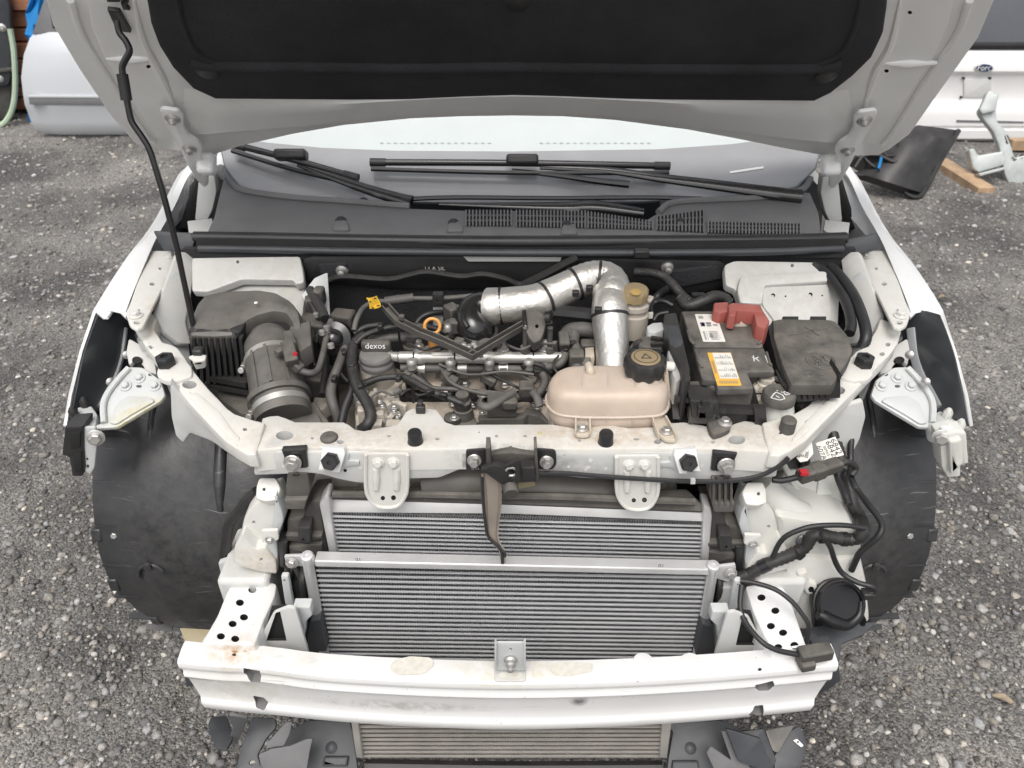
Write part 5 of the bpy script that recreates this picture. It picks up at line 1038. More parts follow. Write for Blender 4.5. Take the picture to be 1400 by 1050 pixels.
def right_corner():
    """Washer bottle, horn and the loose wiring at the right of the picture."""
    pl = tilt(1.02, .60, 1.16, .73)
    m = MB('milky'); m.plate([(1072, 640), (1110, 640), (1140, 642), (1150, 664), (1170, 716), (1166, 724), (1070, 716), (1062, 706), (1066, 660)], pl, .12, .012, r=6); w = part('washer_bottle', m, label='milky white washer fluid bottle behind the right crush box')
    m = MB('milky'); m.tube([PP(*q, push(pl, .004)) for q in ((1072, 636), (1088, 668), (1106, 706))], .006, n=8); part('moulded_rib', m, w)
    m = MB('milky'); m.plate([(1120, 652), (1134, 650), (1140, 676), (1116, 678)], push(pl, .006), .01, .004, r=3); m.plate([(1120, 678), (1128, 676), (1133, 686), (1124, 688)], push(pl, .004), .008, .002); part('moulded_boss', m, w, kind='stuff')
    m = MB('milky'); m.tube([Z(1040, 660, .745), Z(1056, 676, .72), Z(1078, 694, .69), Z(1092, 704, .67)], [.025, .024, .026, .03], n=16); part('filler_pipe', m, w)
    m = MB('milky'); m.plate([(1062, 708), (1070, 706), (1170, 724), (1178, 740), (1180, 760), (1140, 764), (1072, 756), (1066, 740)], yp(1.02), .10, .010, r=5); part('front_face', m, w)
    m = MB('support_white'); m.plate([(1070, 758), (1100, 762), (1140, 766), (1178, 764), (1186, 800), (1190, 850), (1170, 858), (1090, 862), (1082, 820)], yp(1.01), .08, .008, r=5, holes=[(1110, 806, 5, 5)], dark='dark_inside'); part('lower_tank', m, w)
    m = MB('support_white'); m.plate([(1090, 786), (1104, 782), (1106, 796), (1118, 800), (1116, 816), (1102, 812)], yp(1.0), .02, .004, r=3, holes=[(1109, 806, 4)], dark='dark_inside'); part('mount_lug', m, w)
    # horn
    hc = Y(1152, 828, .965); ax = Vector((.10, -1, .75)).normalized()
    m = MB('horn_black'); m.lathe(hc - ax * .045, ax, [(.034, 0), (.046, .003), (.048, .02), (.050, .021), (.050, .027), (.047, .028), (.047, .044), (.044, .047), (.040, .047), (.038, .041), (.0, .040)], 40); h = part('horn', m, label='round glossy black horn on the right')
    u_ = Vector((1, 0, .0)); u_ = (u_ - ax * u_.dot(ax)).normalized(); w_ = ax.cross(u_)
    m = MB('horn_black'); m.tube([hc + u_ * (math.cos(a) * r_) + w_ * (math.sin(a) * r_) - ax * .006 for a, r_ in ((R(10), .041), (R(-30), .041), (R(-70), .040), (R(-100), .036), (R(-130), .037), (R(-150), .042), (R(-160), .050))], [.006, .009, .012, .014, .013, .010], n=12); part('sound_outlet', m, h)
    m = MB('horn_black'); m.plate([(1114, 842), (1122, 852), (1128, 862), (1160, 866), (1176, 856), (1186, 848), (1180, 872), (1120, 884), (1115, 866)], yp(.985), .03, .004, r=3); part('horn_bracket', m, h)
    m = MB('black_plastic'); m.box(Y(1186, 812, .958), (.022, .02, .016)); part('horn_plug', m, h, bev=.003)
    # wiring
    def hose(name, pts, r, mt='loom', corr=None, parent=None, n=10):
        m = MB(mt); m.tube(zz(pts), r, n=n, corr=corr); return part(name, m, parent)
    def on(*q):                                   # a point just proud of the bottle: its top down to the front edge, then its front face
        return [PP(x, y, push(pl, k)) if y < 722 else Y(x, y, 1.012 - k) for x, y, k in q]
    def hose(name, pts, r, mt='loom', corr=None, parent=None, n=10):
        m = MB(mt); m.tube(pts if isinstance(pts[0], Vector) else zz(pts), r, n=n, corr=corr); return part(name, m, parent)
    hs_ = hose('wiring_loom', on((1136, 572, .02), (1142, 600, .02), (1150, 630, .02), (1160, 660, .02), (1166, 690, .018), (1176, 708, .02)) + [Y(x, y, .995) for x, y in ((1180, 726), (1168, 737), (1140, 735), (1114, 730), (1100, 748), (1078, 760), (1052, 770), (1026, 784), (1010, 790))], .0125, corr=(.010, .88))
    for x, y, q in ((1050, 771, 1040), (1094, 753, 1088), (1128, 733, 1120), (1158, 737, 1150)):
        m = MB('tape'); a_, b_ = Y(x, y, .995), Y(q, y + (5 if x < 1100 else 0), .995); m.tube([a_, a_.lerp(b_, .5), b_], .0138, n=12); part('tape_band', m, hs_)
    hose('branch_wire', [Y(x, y, .985) for x, y in ((1182, 722), (1150, 718), (1110, 720), (1080, 730), (1066, 742), (1056, 762))], .0048, 'rubber', parent=hs_)
    hose('branch_wire', on((1172, 570, .03), (1164, 600, .03), (1163, 640, .03)) + [Y(x, y, z) for x, y, z in ((1167, 662, 1.04), (1184, 686, 1.03), (1200, 706, 1.02), (1206, 720, 1.01), (1200, 734, 1.0), (1184, 748, 1.0), (1174, 758, 1.0), (1164, 780, 1.0))], .006, 'rubber', parent=hs_)
    hose('branch_wire', [Y(x, y, z) for x, y, z in ((1120, 728, .99), (1134, 746, .985), (1142, 768, .985), (1152, 784, .98), (1172, 796, .965), (1192, 802, .955), (1196, 808, .955), (1186, 813, .955))], .0052, 'rubber', parent=hs_)
    hose('branch_wire', [(1012, 794, .60), (1032, 797, .60), (1060, 806, .60), (1082, 822, .59), (1098, 842, .57), (1106, 858, .55), (1102, 880, .52)], .0045, 'rubber', parent=hs_)
    lw = hose('loose_wire', [(1014, 800, .60), (1012, 830, .58), (1020, 852, .57), (1040, 876, .565), (1060, 888, .555), (1090, 895, .545)], .005, 'rubber', parent=hs_)
    m = MB('dusty_black'); a, b = Z(1092, 897, .545), Z(1136, 889, .55); m.bar(a, b, .026, .026); m.bar(a + Vector((0, -.006, -.012)), a.lerp(b, .45) + Vector((0, -.006, -.012)), .03, .02); part('loose_plug', m, hs_, bev=.004)
    m = MB('dusty_black'); a, b = Z(1092, 652, .80), Z(1148, 634, .80); m.bar(a, b, .024, .022); m.bar(a.lerp(b, .3), a.lerp(b, .6), .028, .026); pg = part('plug', m, hs_, bev=.004)
    m = MB('red_bit'); c = Z(1099, 646, .815); m.box(c, (.014, .012, .006)); part('lock_tab', m, pg)
    hose('branch_wire', [(1056, 656, .79), (1070, 657, .79), (1092, 652, .795)], .0055, 'rubber', parent=hs_)
    hose('branch_wire', [(1148, 634, .80), (1160, 632, .80), (1170, 640, .78), (1164, 650, .77)], .006, 'loom', parent=hs_)
    hose('branch_wire', [(1152, 640, .76), (1146, 650, .75), (1156, 676, .72), (1160, 690, .71)], .008, 'rubber', parent=hs_)
    m = MB('gloss_black'); m.lathe(Y(1098, 741, 1.0), (0, -1, .5), [(.015, 0), (.015, .004), (.011, .006), (.0, .006)], 18); part('fir_tree_clip', m, hs_)
    # paper tag with numbers
    f = tilt(1.03, .765, 1.10, .81); tag_ = [(1115, 606), (1142, 597), (1154, 622), (1125, 630)]
    m = MB('label_white'); m.plate(tag_, f, .0008, 0); t = part('paper_tag', m, hs_, label='white paper tag printed 6842 on the wiring loom')
    o, a, b = PP(1129, 607, push(f, .0004)), PP(1127, 604, f), PP(1142, 630, f); xd = (PP(1140, 621, f) - PP(1130, 600, f)); n = f[1]; xd = xd - n * xd.dot(n); yd = Vector(n).cross(xd)
    m = MB('ink')
    for k, (px, py, sz, tx) in enumerate(((1143, 610.5, .0155, '6842'), (1136, 613.5, .0155, '6842'), (1129.5, 616.5, .008, '00943'), (1123, 619, .013, '607A'))): m.text(tx, PP(px, py, push(f, .0005)), xd, yd, sz)
    part('printed_numbers', m, t)
    f2 = tilt(1.04, .80, 1.07, .83); m = MB('label_white'); m.plate([(1089, 626), (1098, 612), (1110, 604), (1112, 620), (1104, 630), (1094, 632)], f2, .0008, 0); t = part('paper_tag', m, hs_, label='half hidden white paper tag beside the support bar')
    m = MB('ink'); m.text('06', PP(1094, 622, push(f2, .0005)), (1, .3, 0), (-.3, 1, .4), .014); m.text('0061 3', PP(1104, 618, push(f2, .0005)), (.4, 1, .5), (-1, .4, 0), .009); part('printed_numbers', m, t)
    # hanging hose and pipe under the right arm
    hose('drain_hose', [(1130, 560, .82), (1136, 580, .80), (1140, 600, .78)], .011, 'rubber')
    m = MB('inner_white'); m.plate([(1100, 600), (1140, 560), (1180, 548), (1184, 570), (1176, 600), (1168, 616), (1160, 630), (1110, 640)], yp(1.16), .01, .003, r=3); part('inner_panel', m)
    m = MB('inner_white'); m.plate([(232, 520), (262, 560), (300, 600), (330, 612), (312, 620), (290, 604), (260, 592), (250, 606), (240, 596), (234, 570)], yp(1.16), .01, .003, r=3); part('inner_panel', m)
    m = MB('loom'); m.tube([Y(x, y, 1.07) for x, y in ((352, 672), (338, 684), (326, 700), (314, 716), (310, 740), (308, 770))], .011, corr=(.008, .9)); part('side_loom', m)
right_corner()
# ------------------------------------------------------------------ what fills the engine bay
def pipe(name, pts, r, mt='loom', corr=None, parent=None, n=10, flat=1., **k):
    m = MB(mt); m.tube(zz(pts), r, n=n, corr=corr, flat=flat); return part(name, m, parent, **k)
def zbox(m, x0, y0, x1, y1, z, h, b=.003, sk=0): return m.plate([(x0 + sk, y0), (x1 + sk, y0), (x1, y1), (x0, y1)], zp(z), h, b, r=1.5)
UP = Vector((0, 0, 1))

def airbox():
    pl = tilt(1.46, .965, 1.34, .935)
    m = MB('brown_plastic'); m.plate([(254, 458), (257, 436), (266, 413), (278, 400), (304, 394), (353, 392), (378, 396), (398, 407), (410, 424), (415, 446), (413, 474), (404, 490), (399, 462), (397, 440), (388, 427), (372, 425), (352, 430), (337, 438), (327, 448), (320, 458), (290, 460)], pl, .09, .018, r=4); a = part('air_filter_box', m, label='dusty brown-grey plastic air filter box lid')
    m = MB('dark_inside'); m.plate([(330, 446), (352, 430), (386, 426), (400, 445), (402, 495), (340, 495)], push(pl, -.03), .03, 0); part('pipe_recess_shade', m, a)  # near-black plate, the shade under the lid's arch put into its colour
    yb = PP(290, 458, pl).y
    m = MB('black_plastic'); m.plate([(256, 452), (330, 452), (338, 530), (290, 532), (262, 500)], yp(yb + .01), .10, .006, r=3); lb = part('lower_box', m, a)
    m = MB('black_plastic')
    for i in range(9): m.bar(Y(266 + i * 8, 460, yb + .006), Y(270 + i * 8.4, 522, yb + .006), .006, .016, (0, -1, 0))
    part('box_rib', m, lb, kind='stuff')
    m = MB('dusty_black'); m.plate([(290, 520), (340, 522), (344, 545), (345, 566), (330, 566), (300, 545)], zp(.78), .06, .006, r=3); part('resonator', m, a)
    m = MB('black_plastic'); m.bar(Z(286, 514, .82), Z(340, 524, .82), .02, .012); m.bar(Z(286, 524, .80), Z(344, 535, .80), .02, .010); part('box_flange', m, a, kind='stuff')
    # outlet pipe with its two clamps
    A, B, C_, D = Z(369, 474, .885), Z(373, 495, .875), Z(382, 545, .85), Z(388, 572, .83); r = .051
    m = MB('brown_plastic'); m.tube([A + (A - B) * .8 - UP * .03, A + (A - B) * .35 - UP * .004, A, A.lerp(B, .5), B], [.028, .041, r, r, r * .97], n=28, k=4); p = part('intake_pipe', m, a)
    m = MB('brown_plastic'); m.tube([B, B.lerp(C_, .5), C_], [.054, .053, .054], n=28); m.tube([C_ - (D - C_) * .15, C_ + (D - C_) * .12], [.060, .060], n=28); m.tube([C_, D], .053, n=28)
    d = (C_ - B).normalized()
    for ph in (-.5, .05, .6):
        o = Vector((math.sin(ph), -math.cos(ph) * .55, math.cos(ph) * .8)); o = (o - d * o.dot(d)).normalized() * .0535; m.bar(B + o, C_ + o, .006, .005, o)
    part('intake_sleeve', m, a, kind='stuff')
    for q, dd, rr in ((B, (C_ - B).normalized(), .0555), (C_.lerp(D, .45), (D - C_).normalized(), .0545)):
        m = MB('steel'); m.lathe(q - dd * .006, dd, [(rr - .003, 0), (rr, 0), (rr, .012), (rr - .003, .012)], 32); c = part('hose_clamp', m, a)
        e = q + Vector((-rr * .98, -.012, -.006)); m = MB('bolt_steel'); m.cyl(e, e + Vector((.0, -.022, .008)), .0065, n=8); m.box(e + Vector((0, .004, 0)), (.012, .014, .016)); part('clamp_screw', m, c, bev=.001)
    m = MB('lens_dust'); m.mats = ['brown_plastic']; m.plate([(396, 446), (424, 437), (426, 470), (410, 480), (394, 462)], zp(.93), .04, .004, r=2); sb = part('sensor_base', m, a)
    m = MB('dusty_black'); m.plate([(386, 452), (399, 450), (405, 466), (398, 476), (388, 468)], zp(.95), .02, .003, r=2); m.plate([(374, 478), (390, 470), (397, 474), (380, 482)], zp(.935), .01, .002); part('flow_sensor', m, sb, kind='stuff')
    m = MB('dusty_black'); a_, b_ = Z(393, 470, .945), Z(400, 497, .93); m.bar(a_, b_, .024, .02); m.bar(Z(399, 494, .925), Z(412, 506, .91), .018, .018); part('sensor_plug', m, sb, bev=.003)
    m = MB('red_bit'); m.box(Z(403.5, 484, .958), (.007, .008, .004)); part('lock_tab', m, sb)
    m = MB('white_ink'); m.lathe(Z(350, 414, .957), UP, [(.004, 0), (.003, .0015), (0, .002)], 10); part('light_spot', m, a)
    # duct below, running on under the support bar
    m = MB('brown_plastic'); m.plate([(346, 560), (404, 552), (414, 552), (436, 566), (446, 590), (346, 590)], tilt(1.20, .83, 1.10, .80), .05, .006, r=3); part('intake_duct', m, a)
    m = MB('dusty_black'); m.plate([(404, 553), (430, 548), (450, 576), (440, 590), (412, 590)], tilt(1.20, .825, 1.10, .785), .04, .005, r=2); part('duct_side', m, a)
airbox()

def engine():
    hd = CAR
    E = lambda n, m, parent=None, **k: part(n, m, parent or hd, **k)
    # cam cover and the castings round the oil filler
    m = MB('cast_brown'); m.plate([(552, 505), (745, 505), (760, 520), (752, 527), (735, 529), (722, 524), (705, 528), (690, 530), (672, 524), (655, 529), (638, 530), (618, 524), (600, 528), (580, 529), (560, 525), (548, 527)], zp(.805), .06, .004, r=3); E('cam_cover', m)
    m = MB('cast_brown'); m.plate([(540, 544), (760, 544), (764, 600), (520, 600)], tilt(1.30, .79, 1.15, .765), .06, .004, r=3); E('front_cover', m)
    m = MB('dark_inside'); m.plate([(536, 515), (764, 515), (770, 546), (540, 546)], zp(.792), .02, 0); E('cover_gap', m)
    m = MB('cast_dirty'); m.plate([(486, 590), (484, 560), (490, 530), (494, 505), (504, 496), (530, 496), (546, 503), (560, 512), (548, 524), (540, 536), (546, 556), (556, 566), (556, 600), (500, 600)], tilt(1.36, .82, 1.16, .79), .10, .008, r=4); tc = E('timing_cover', m)
    m = MB('cast_dirty'); m.plate([(505, 560), (530, 545), (546, 552), (540, 575), (520, 590), (500, 585)], tilt(1.30, .835, 1.16, .81), .03, .008, r=4); E('casting_boss', m, tc)
    rr = random.Random(5)
    for i, (x, y) in enumerate(((490, 558), (543, 553), (500, 548), (536, 572), (548, 580), (515, 572), (530, 585))):
        m = MB('bolt_steel'); c = Z(x, y, .81); m.cyl(c - UP * .02, c + UP * (.018 if i > 1 else .035), .0062 if i < 2 else .008, n=10); E('stud', m, tc)
    m = MB('cast_dirty'); m.tube(zz([(530, 575, .82), (540, 565, .83), (548, 572, .82), (546, 584, .81)]), .006); m.box(Z(512, 583, .82), (.03, .02, .02)); m.box(Z(538, 585, .82), (.025, .02, .025)); E('bracket_piece', m, tc, bev=.003, kind='stuff')
    c = Z(515, 508, .83); m = MB('cast_dirty'); m.lathe(c, UP, [(.042, -.05), (.040, 0), (.036, .018), (.034, .03)], 28); nk = E('oil_filler', m)
    c2 = Z(515, 492, .865); m = MB('cap_grey'); m.lathe(c2, UP, [(.0335, -.012), (.0345, -.008), (.0345, -.002), (.033, .0), (.033, .004), (.0345, .006), (.0345, .012), (.032, .017), (.0, .018)], 36); cap = E('oil_cap', m, nk)
    f = tilt(c2.y + .006, .885, c2.y + .020, .91); m = MB('dusty_black'); m.box(c2 + Vector((0, .012, .026)), (.060, .020, .026)); E('cap_grip', m, cap, bev=.006)
    m = MB('white_ink'); q = c2 + Vector((0, .0015, .032)); m.text('dexos', q, (1, 0, 0), (0, .3, 1), .017, .0006); E('cap_lettering', m, cap)
    # fuel rail
    a, b = Z(546, 488, .875), Z(770, 489, .875); m = MB('steel'); m.cyl(a, b, .0115, n=24); r = E('fuel_rail', m, label='long polished steel fuel rail')
    m = MB('steel'); m.cyl(a, Z(532, 487, .873), .010, n=16); m.cyl(Z(640, 489, .8755), Z(672, 489, .8755), .0121, n=24); E('rail_sleeve', m, r, kind='stuff')
    m = MB('label_white'); m.plate([(590, 482), (618, 482), (618, 486), (590, 486)], (Z(604, 484, .8875), Vector((0, -.35, 1))), .0006, 0); E('rail_label', m, r)
    for x in (566, 622, 729):
        m = MB('dark_inside'); m.lathe(Z(x, 488.5, .875) - Vector((.0015, 0, 0)), (1, 0, 0), [(.0121, 0), (.0121, .003)], 24); E('rail_groove', m, r)
    for x, y in ((574, 484), (688, 484), (745, 484), (663, 484)):
        c = Z(x, y, .878); m = MB('bolt_steel'); m.lathe(c, UP, [(.019, -.012), (.019, .0), (.017, .003), (.012, .004), (.012, .012), (.009, .013), (.009, .022), (.006, .024), (.006, .032), (.003, .034)], 16); E('rail_bolt', m, r)
    for x, t in ((718, .058), (751, .058)):
        c = Z(x, 484, .88); m = MB('hose_grey'); m.cyl(c, c + UP * t, .0055, n=10); m.lathe(c + UP * t * .9, UP, [(.0035, 0), (.006, .004), (.006, .010), (.002, .013)], 10); m.lathe(c, UP, [(.012, 0), (.010, .018), (.006, .02)], 12); E('rail_nipple', m, r, kind='stuff')
    m = MB('bolt_steel'); m.plate([(752, 468), (762, 467), (763, 484), (752, 484)], yp(1.33), .004, .001, r=1, holes=[(757, 475, 2)]); E('rail_bracket', m, r)
    # return rail with bright clips
    m = MB('hose_grey'); m.cyl(Z(548, 503, .85), Z(745, 505, .85), .009, n=14); rr_ = E('return_rail', m)
    for x in (575, 632, 688):
        m = MB('steel'); m.cyl(Z(x - 6, 503.5, .85), Z(x + 6, 503.5, .85), .0108, n=16); E('rail_clip', m, rr_)
        m = MB('steel'); m.lathe(Z(x - 6, 503.5, .85), (1, 0, 0), [(.012, 0), (.012, .002)], 16); m.lathe(Z(x + 5, 503.5, .85), (1, 0, 0), [(.012, 0), (.012, .002)], 16); E('clip_collar', m, rr_, kind='stuff')
    # injectors
    for i, x in enumerate((563, 616, 669, 723)):
        t = Z(x, 497, .872); lo = Z(x - 2 + i, 530, .79); m = MB('black_plastic'); m.tube([t - UP * .012, t.lerp(lo, .5), lo], [.010, .013, .011], n=14); inj = E('injector', m)
        m = MB('steel'); m.lathe(t, UP, [(.009, -.012), (.0085, -.003), (.0105, 0), (.0105, .005), (.007, .010), (.0, .011)], 16); E('injector_bolt', m, inj)
        pa, pb = Z(x - 10, 514, .845), Z(x + 9, 524, .835); m = MB('dusty_black'); m.bar(pa, pb, .019, .018); m.bar(pa + UP * .010, pa.lerp(pb, .5) + UP * .010, .012, .010); m.box(Z(x - 4, 508, .85), (.016, .015, .016)); E('injector_plug', m, inj, bev=.003, kind='stuff')
        m = MB('black_plastic'); m.tube([Z(x + 1, 522, .84), Z(x + 2, 540, .80), Z(x + 3, 560, .77)], .004); m.box(Z(x + 2, 545, .785), (.028, .02, .03)); E('coil_boot', m, inj, kind='stuff')
    for x, y in ((580, 526), (636, 526), (690, 527), (610, 537), (660, 540)):
        m = MB('bolt_steel'); m.bolt(Z(x, y, .805), UP, .008); E('cover_bolt', m)
    m = MB('brown_plastic'); m.lathe(Z(609, 541, .79), UP, [(.017, 0), (.015, .01), (.008, .02), (.008, .028)], 14); E('breather_stub', m)
    # wires of the injectors
    P_ = lambda *a, **k: pipe(*a, parent=hd, **k)
    P_('injector_wire', [(556, 508, .85), (575, 520, .845), (590, 530, .84), (620, 532, .835), (660, 536, .83), (690, 538, .825)], .0048, 'hose_grey')
    P_('injector_wire', [(604, 505, .855), (614, 520, .85), (630, 530, .84), (660, 538, .83), (690, 540, .825)], .0045, 'hose_grey')
    P_('injector_wire', [(660, 505, .86), (680, 516, .85), (700, 526, .845), (720, 536, .83)], .003, 'rubber')
    P_('injector_wire', [(568, 508, .85), (585, 524, .84), (596, 532, .83)], .003, 'rubber')
    m = MB('brown_plastic'); zbox(m, 666, 535, 706, 553, .835, .03, .004); E('wire_duct', m)
    m = MB('dusty_black'); m.box(Z(697, 552, .84), (.03, .02, .02)); m.box(Z(720, 532, .85), (.03, .03, .025)); E('duct_clip', m, bev=.004, kind='stuff')
    m = MB('bolt_steel'); m.plate([(712, 536), (730, 536), (730, 541), (712, 541)], zp(.84), .004, .001); E('clip_plate', m)
    P_('flat_strap', [(704, 534, .86), (688, 544, .855), (668, 556, .85), (656, 553, .85), (657, 546, .85)], .0075, 'hose_grey', flat=.45)
    P_('flat_strap', [(727, 534, .86), (734, 543, .85), (738, 556, .84)], .0075, 'hose_grey', flat=.45)
    P_('lower_hose', [(690, 541, .825), (715, 543, .825), (735, 538, .83), (745, 522, .84), (742, 512, .845)], .0085, 'hose_grey')
    # breather hose to the valve on the front cover
    P_('breather_hose', [(500, 524, .84), (520, 517, .85), (545, 515, .855), (560, 519, .855), (590, 535, .85), (625, 549, .84), (634, 553, .835)], .0068, 'loom')
    m = MB('loom'); m.tube(zz([(494, 526, .84), (502, 523, .84), (512, 519, .845)]), .0085, corr=(.006, .85)); E('hose_cuff', m)
    c = Z(633, 566, .80); m = MB('dusty_black'); m.lathe(c, UP, [(.022, -.01), (.022, 0), (.019, .008), (.019, .014), (.016, .015), (.016, .022), (.0175, .024), (.0175, .032), (.013, .036), (.013, .048), (.0, .05)], 20); bv = E('breather_valve', m)
    m = MB('dusty_black'); m.lathe(Z(619, 573, .80), UP, [(.017, -.01), (.017, .006), (.010, .007), (.0, .007)], 18); m.plate([(606, 570), (625, 564), (646, 566), (654, 576), (648, 584), (612, 584)], zp(.795), .02, .003, r=2); E('valve_base', m, bv, kind='stuff')
    m = MB('bolt_steel'); m.bolt(Z(621, 572, .808), UP, .006); E('bolt', m, bv)
    # ribbed exhaust shield lower right
    for k, z in ((0, .80), (8, .785)):
        m = MB('brown_plastic'); m.plate([(654, 566 + k), (715, 563 + k), (720, 557 + k), (738, 560 + k), (750, 573 + k), (750, 580 + k), (738, 570 + k), (722, 566 + k), (716, 572 + k), (654, 574 + k)], zp(z), .03, .003, r=2); E('heat_cover_rib', m)
    m = MB('brown_plastic'); m.plate([(650, 562), (700, 560), (752, 556), (760, 600), (650, 600)], zp(.775), .03, .004, r=3); E('heat_cover', m)
    m = MB('label_white'); m.plate([(704, 554), (713, 554), (713, 557.5), (704, 557.5)], zp(.79), .001, 0); E('cover_label', m)
    # dipstick with its ring, and the tall strap behind the rail
    m = MB('galv'); m.plate([(592, 412), (605, 412), (606, 440), (604, 462), (602, 480), (590, 480), (592, 450)], yp(1.42), .004, .001, r=1); st = E('lifting_strap', m)
    m = MB('black_plastic'); m.plate([(591, 402), (606, 402), (607, 420), (591, 420)], yp(1.415), .012, .002, r=2, holes=[(598, 411, 2)]); E('strap_clip', m, st)
    c = Z(591, 446, .925); m = MB('orange_ring'); m.torus(c, (.1, -1, .35), .0155, .0034, 26, 8); m.cyl(c - UP * .018, c - UP * .05, .005, n=8); m.mats = ['orange_ring']; E('dipstick_ring', m, kind=None)
    m = MB('clear_tan'); m.use('orange_ring').lathe(Z(591, 463, .90), UP, [(.009, -.02), (.009, .004), (.006, .006)], 12); E('dipstick_tube', m)
    # sensors and small pipes left of the intake
    m = MB('hose_grey'); m.cyl(Z(500, 466, .88), Z(545, 461, .885), .010, n=12); m.lathe(Z(548, 461, .885), (1, 0, .1), [(.008, 0), (.012, .002), (.012, .035), (.008, .04)], 14); E('vent_pipe', m, kind='stuff')
    c = Z(564, 468, .87); m = MB('dusty_black'); m.lathe(c, UP, [(.021, -.03), (.021, -.006), (.017, -.004), (.017, .012), (.019, .014), (.019, .022), (.0, .024)], 18); E('vent_valve', m)
    m = MB('dusty_black')
    for x, y, z, s in ((618, 428, .92, 1.2), (622, 446, .91, 1.), (632, 425, .93, .9), (615, 450, .90, 1.1), (640, 462, .89, .9), (628, 470, .89, .8), (650, 478, .88, .8), (608, 466, .88, .9)): m.box(Z(x, y, z), (.026 * s, .022 * s, .03 * s), Matrix.Rotation(x, 3, 'Z'))
    E('sensor_cluster', m, bev=.004, kind='stuff')
    m = MB('bolt_steel')
    for x, y in ((633, 428), (612, 446), (634, 471), (641, 474), (628, 474), (648, 470)): m.lathe(Z(x, y, .935 if y < 450 else .90), UP, [(.008, -.01), (.008, 0), (.005, .004), (.0, .005)], 10)
    E('small_fittings', m, kind='stuff')
    m = MB('cast_dirty'); m.plate([(600, 478), (620, 473), (640, 478), (640, 490), (600, 490)], zp(.86), .05, .006, r=4); m.plate([(560, 478), (585, 470), (596, 476), (596, 492), (556, 492)], zp(.855), .05, .006, r=4); E('pump_casting', m, kind='stuff')
    m = MB('hose_grey'); m.tube(zz([(655, 478, .90), (656, 470, .905), (664, 466, .91), (676, 468, .91), (684, 474, .90)]), .006); m.tube(zz([(655, 480, .89), (654, 472, .90)]), [.016, .014], n=14); E('coolant_pipe', m, kind='stuff')
    m = MB('tan_alu'); m.tube([Z(652, 480, .895) + Vector((0, 0, .0)), Z(656, 478, .898)], .016, n=14); E('pipe_collar', m)
engine()

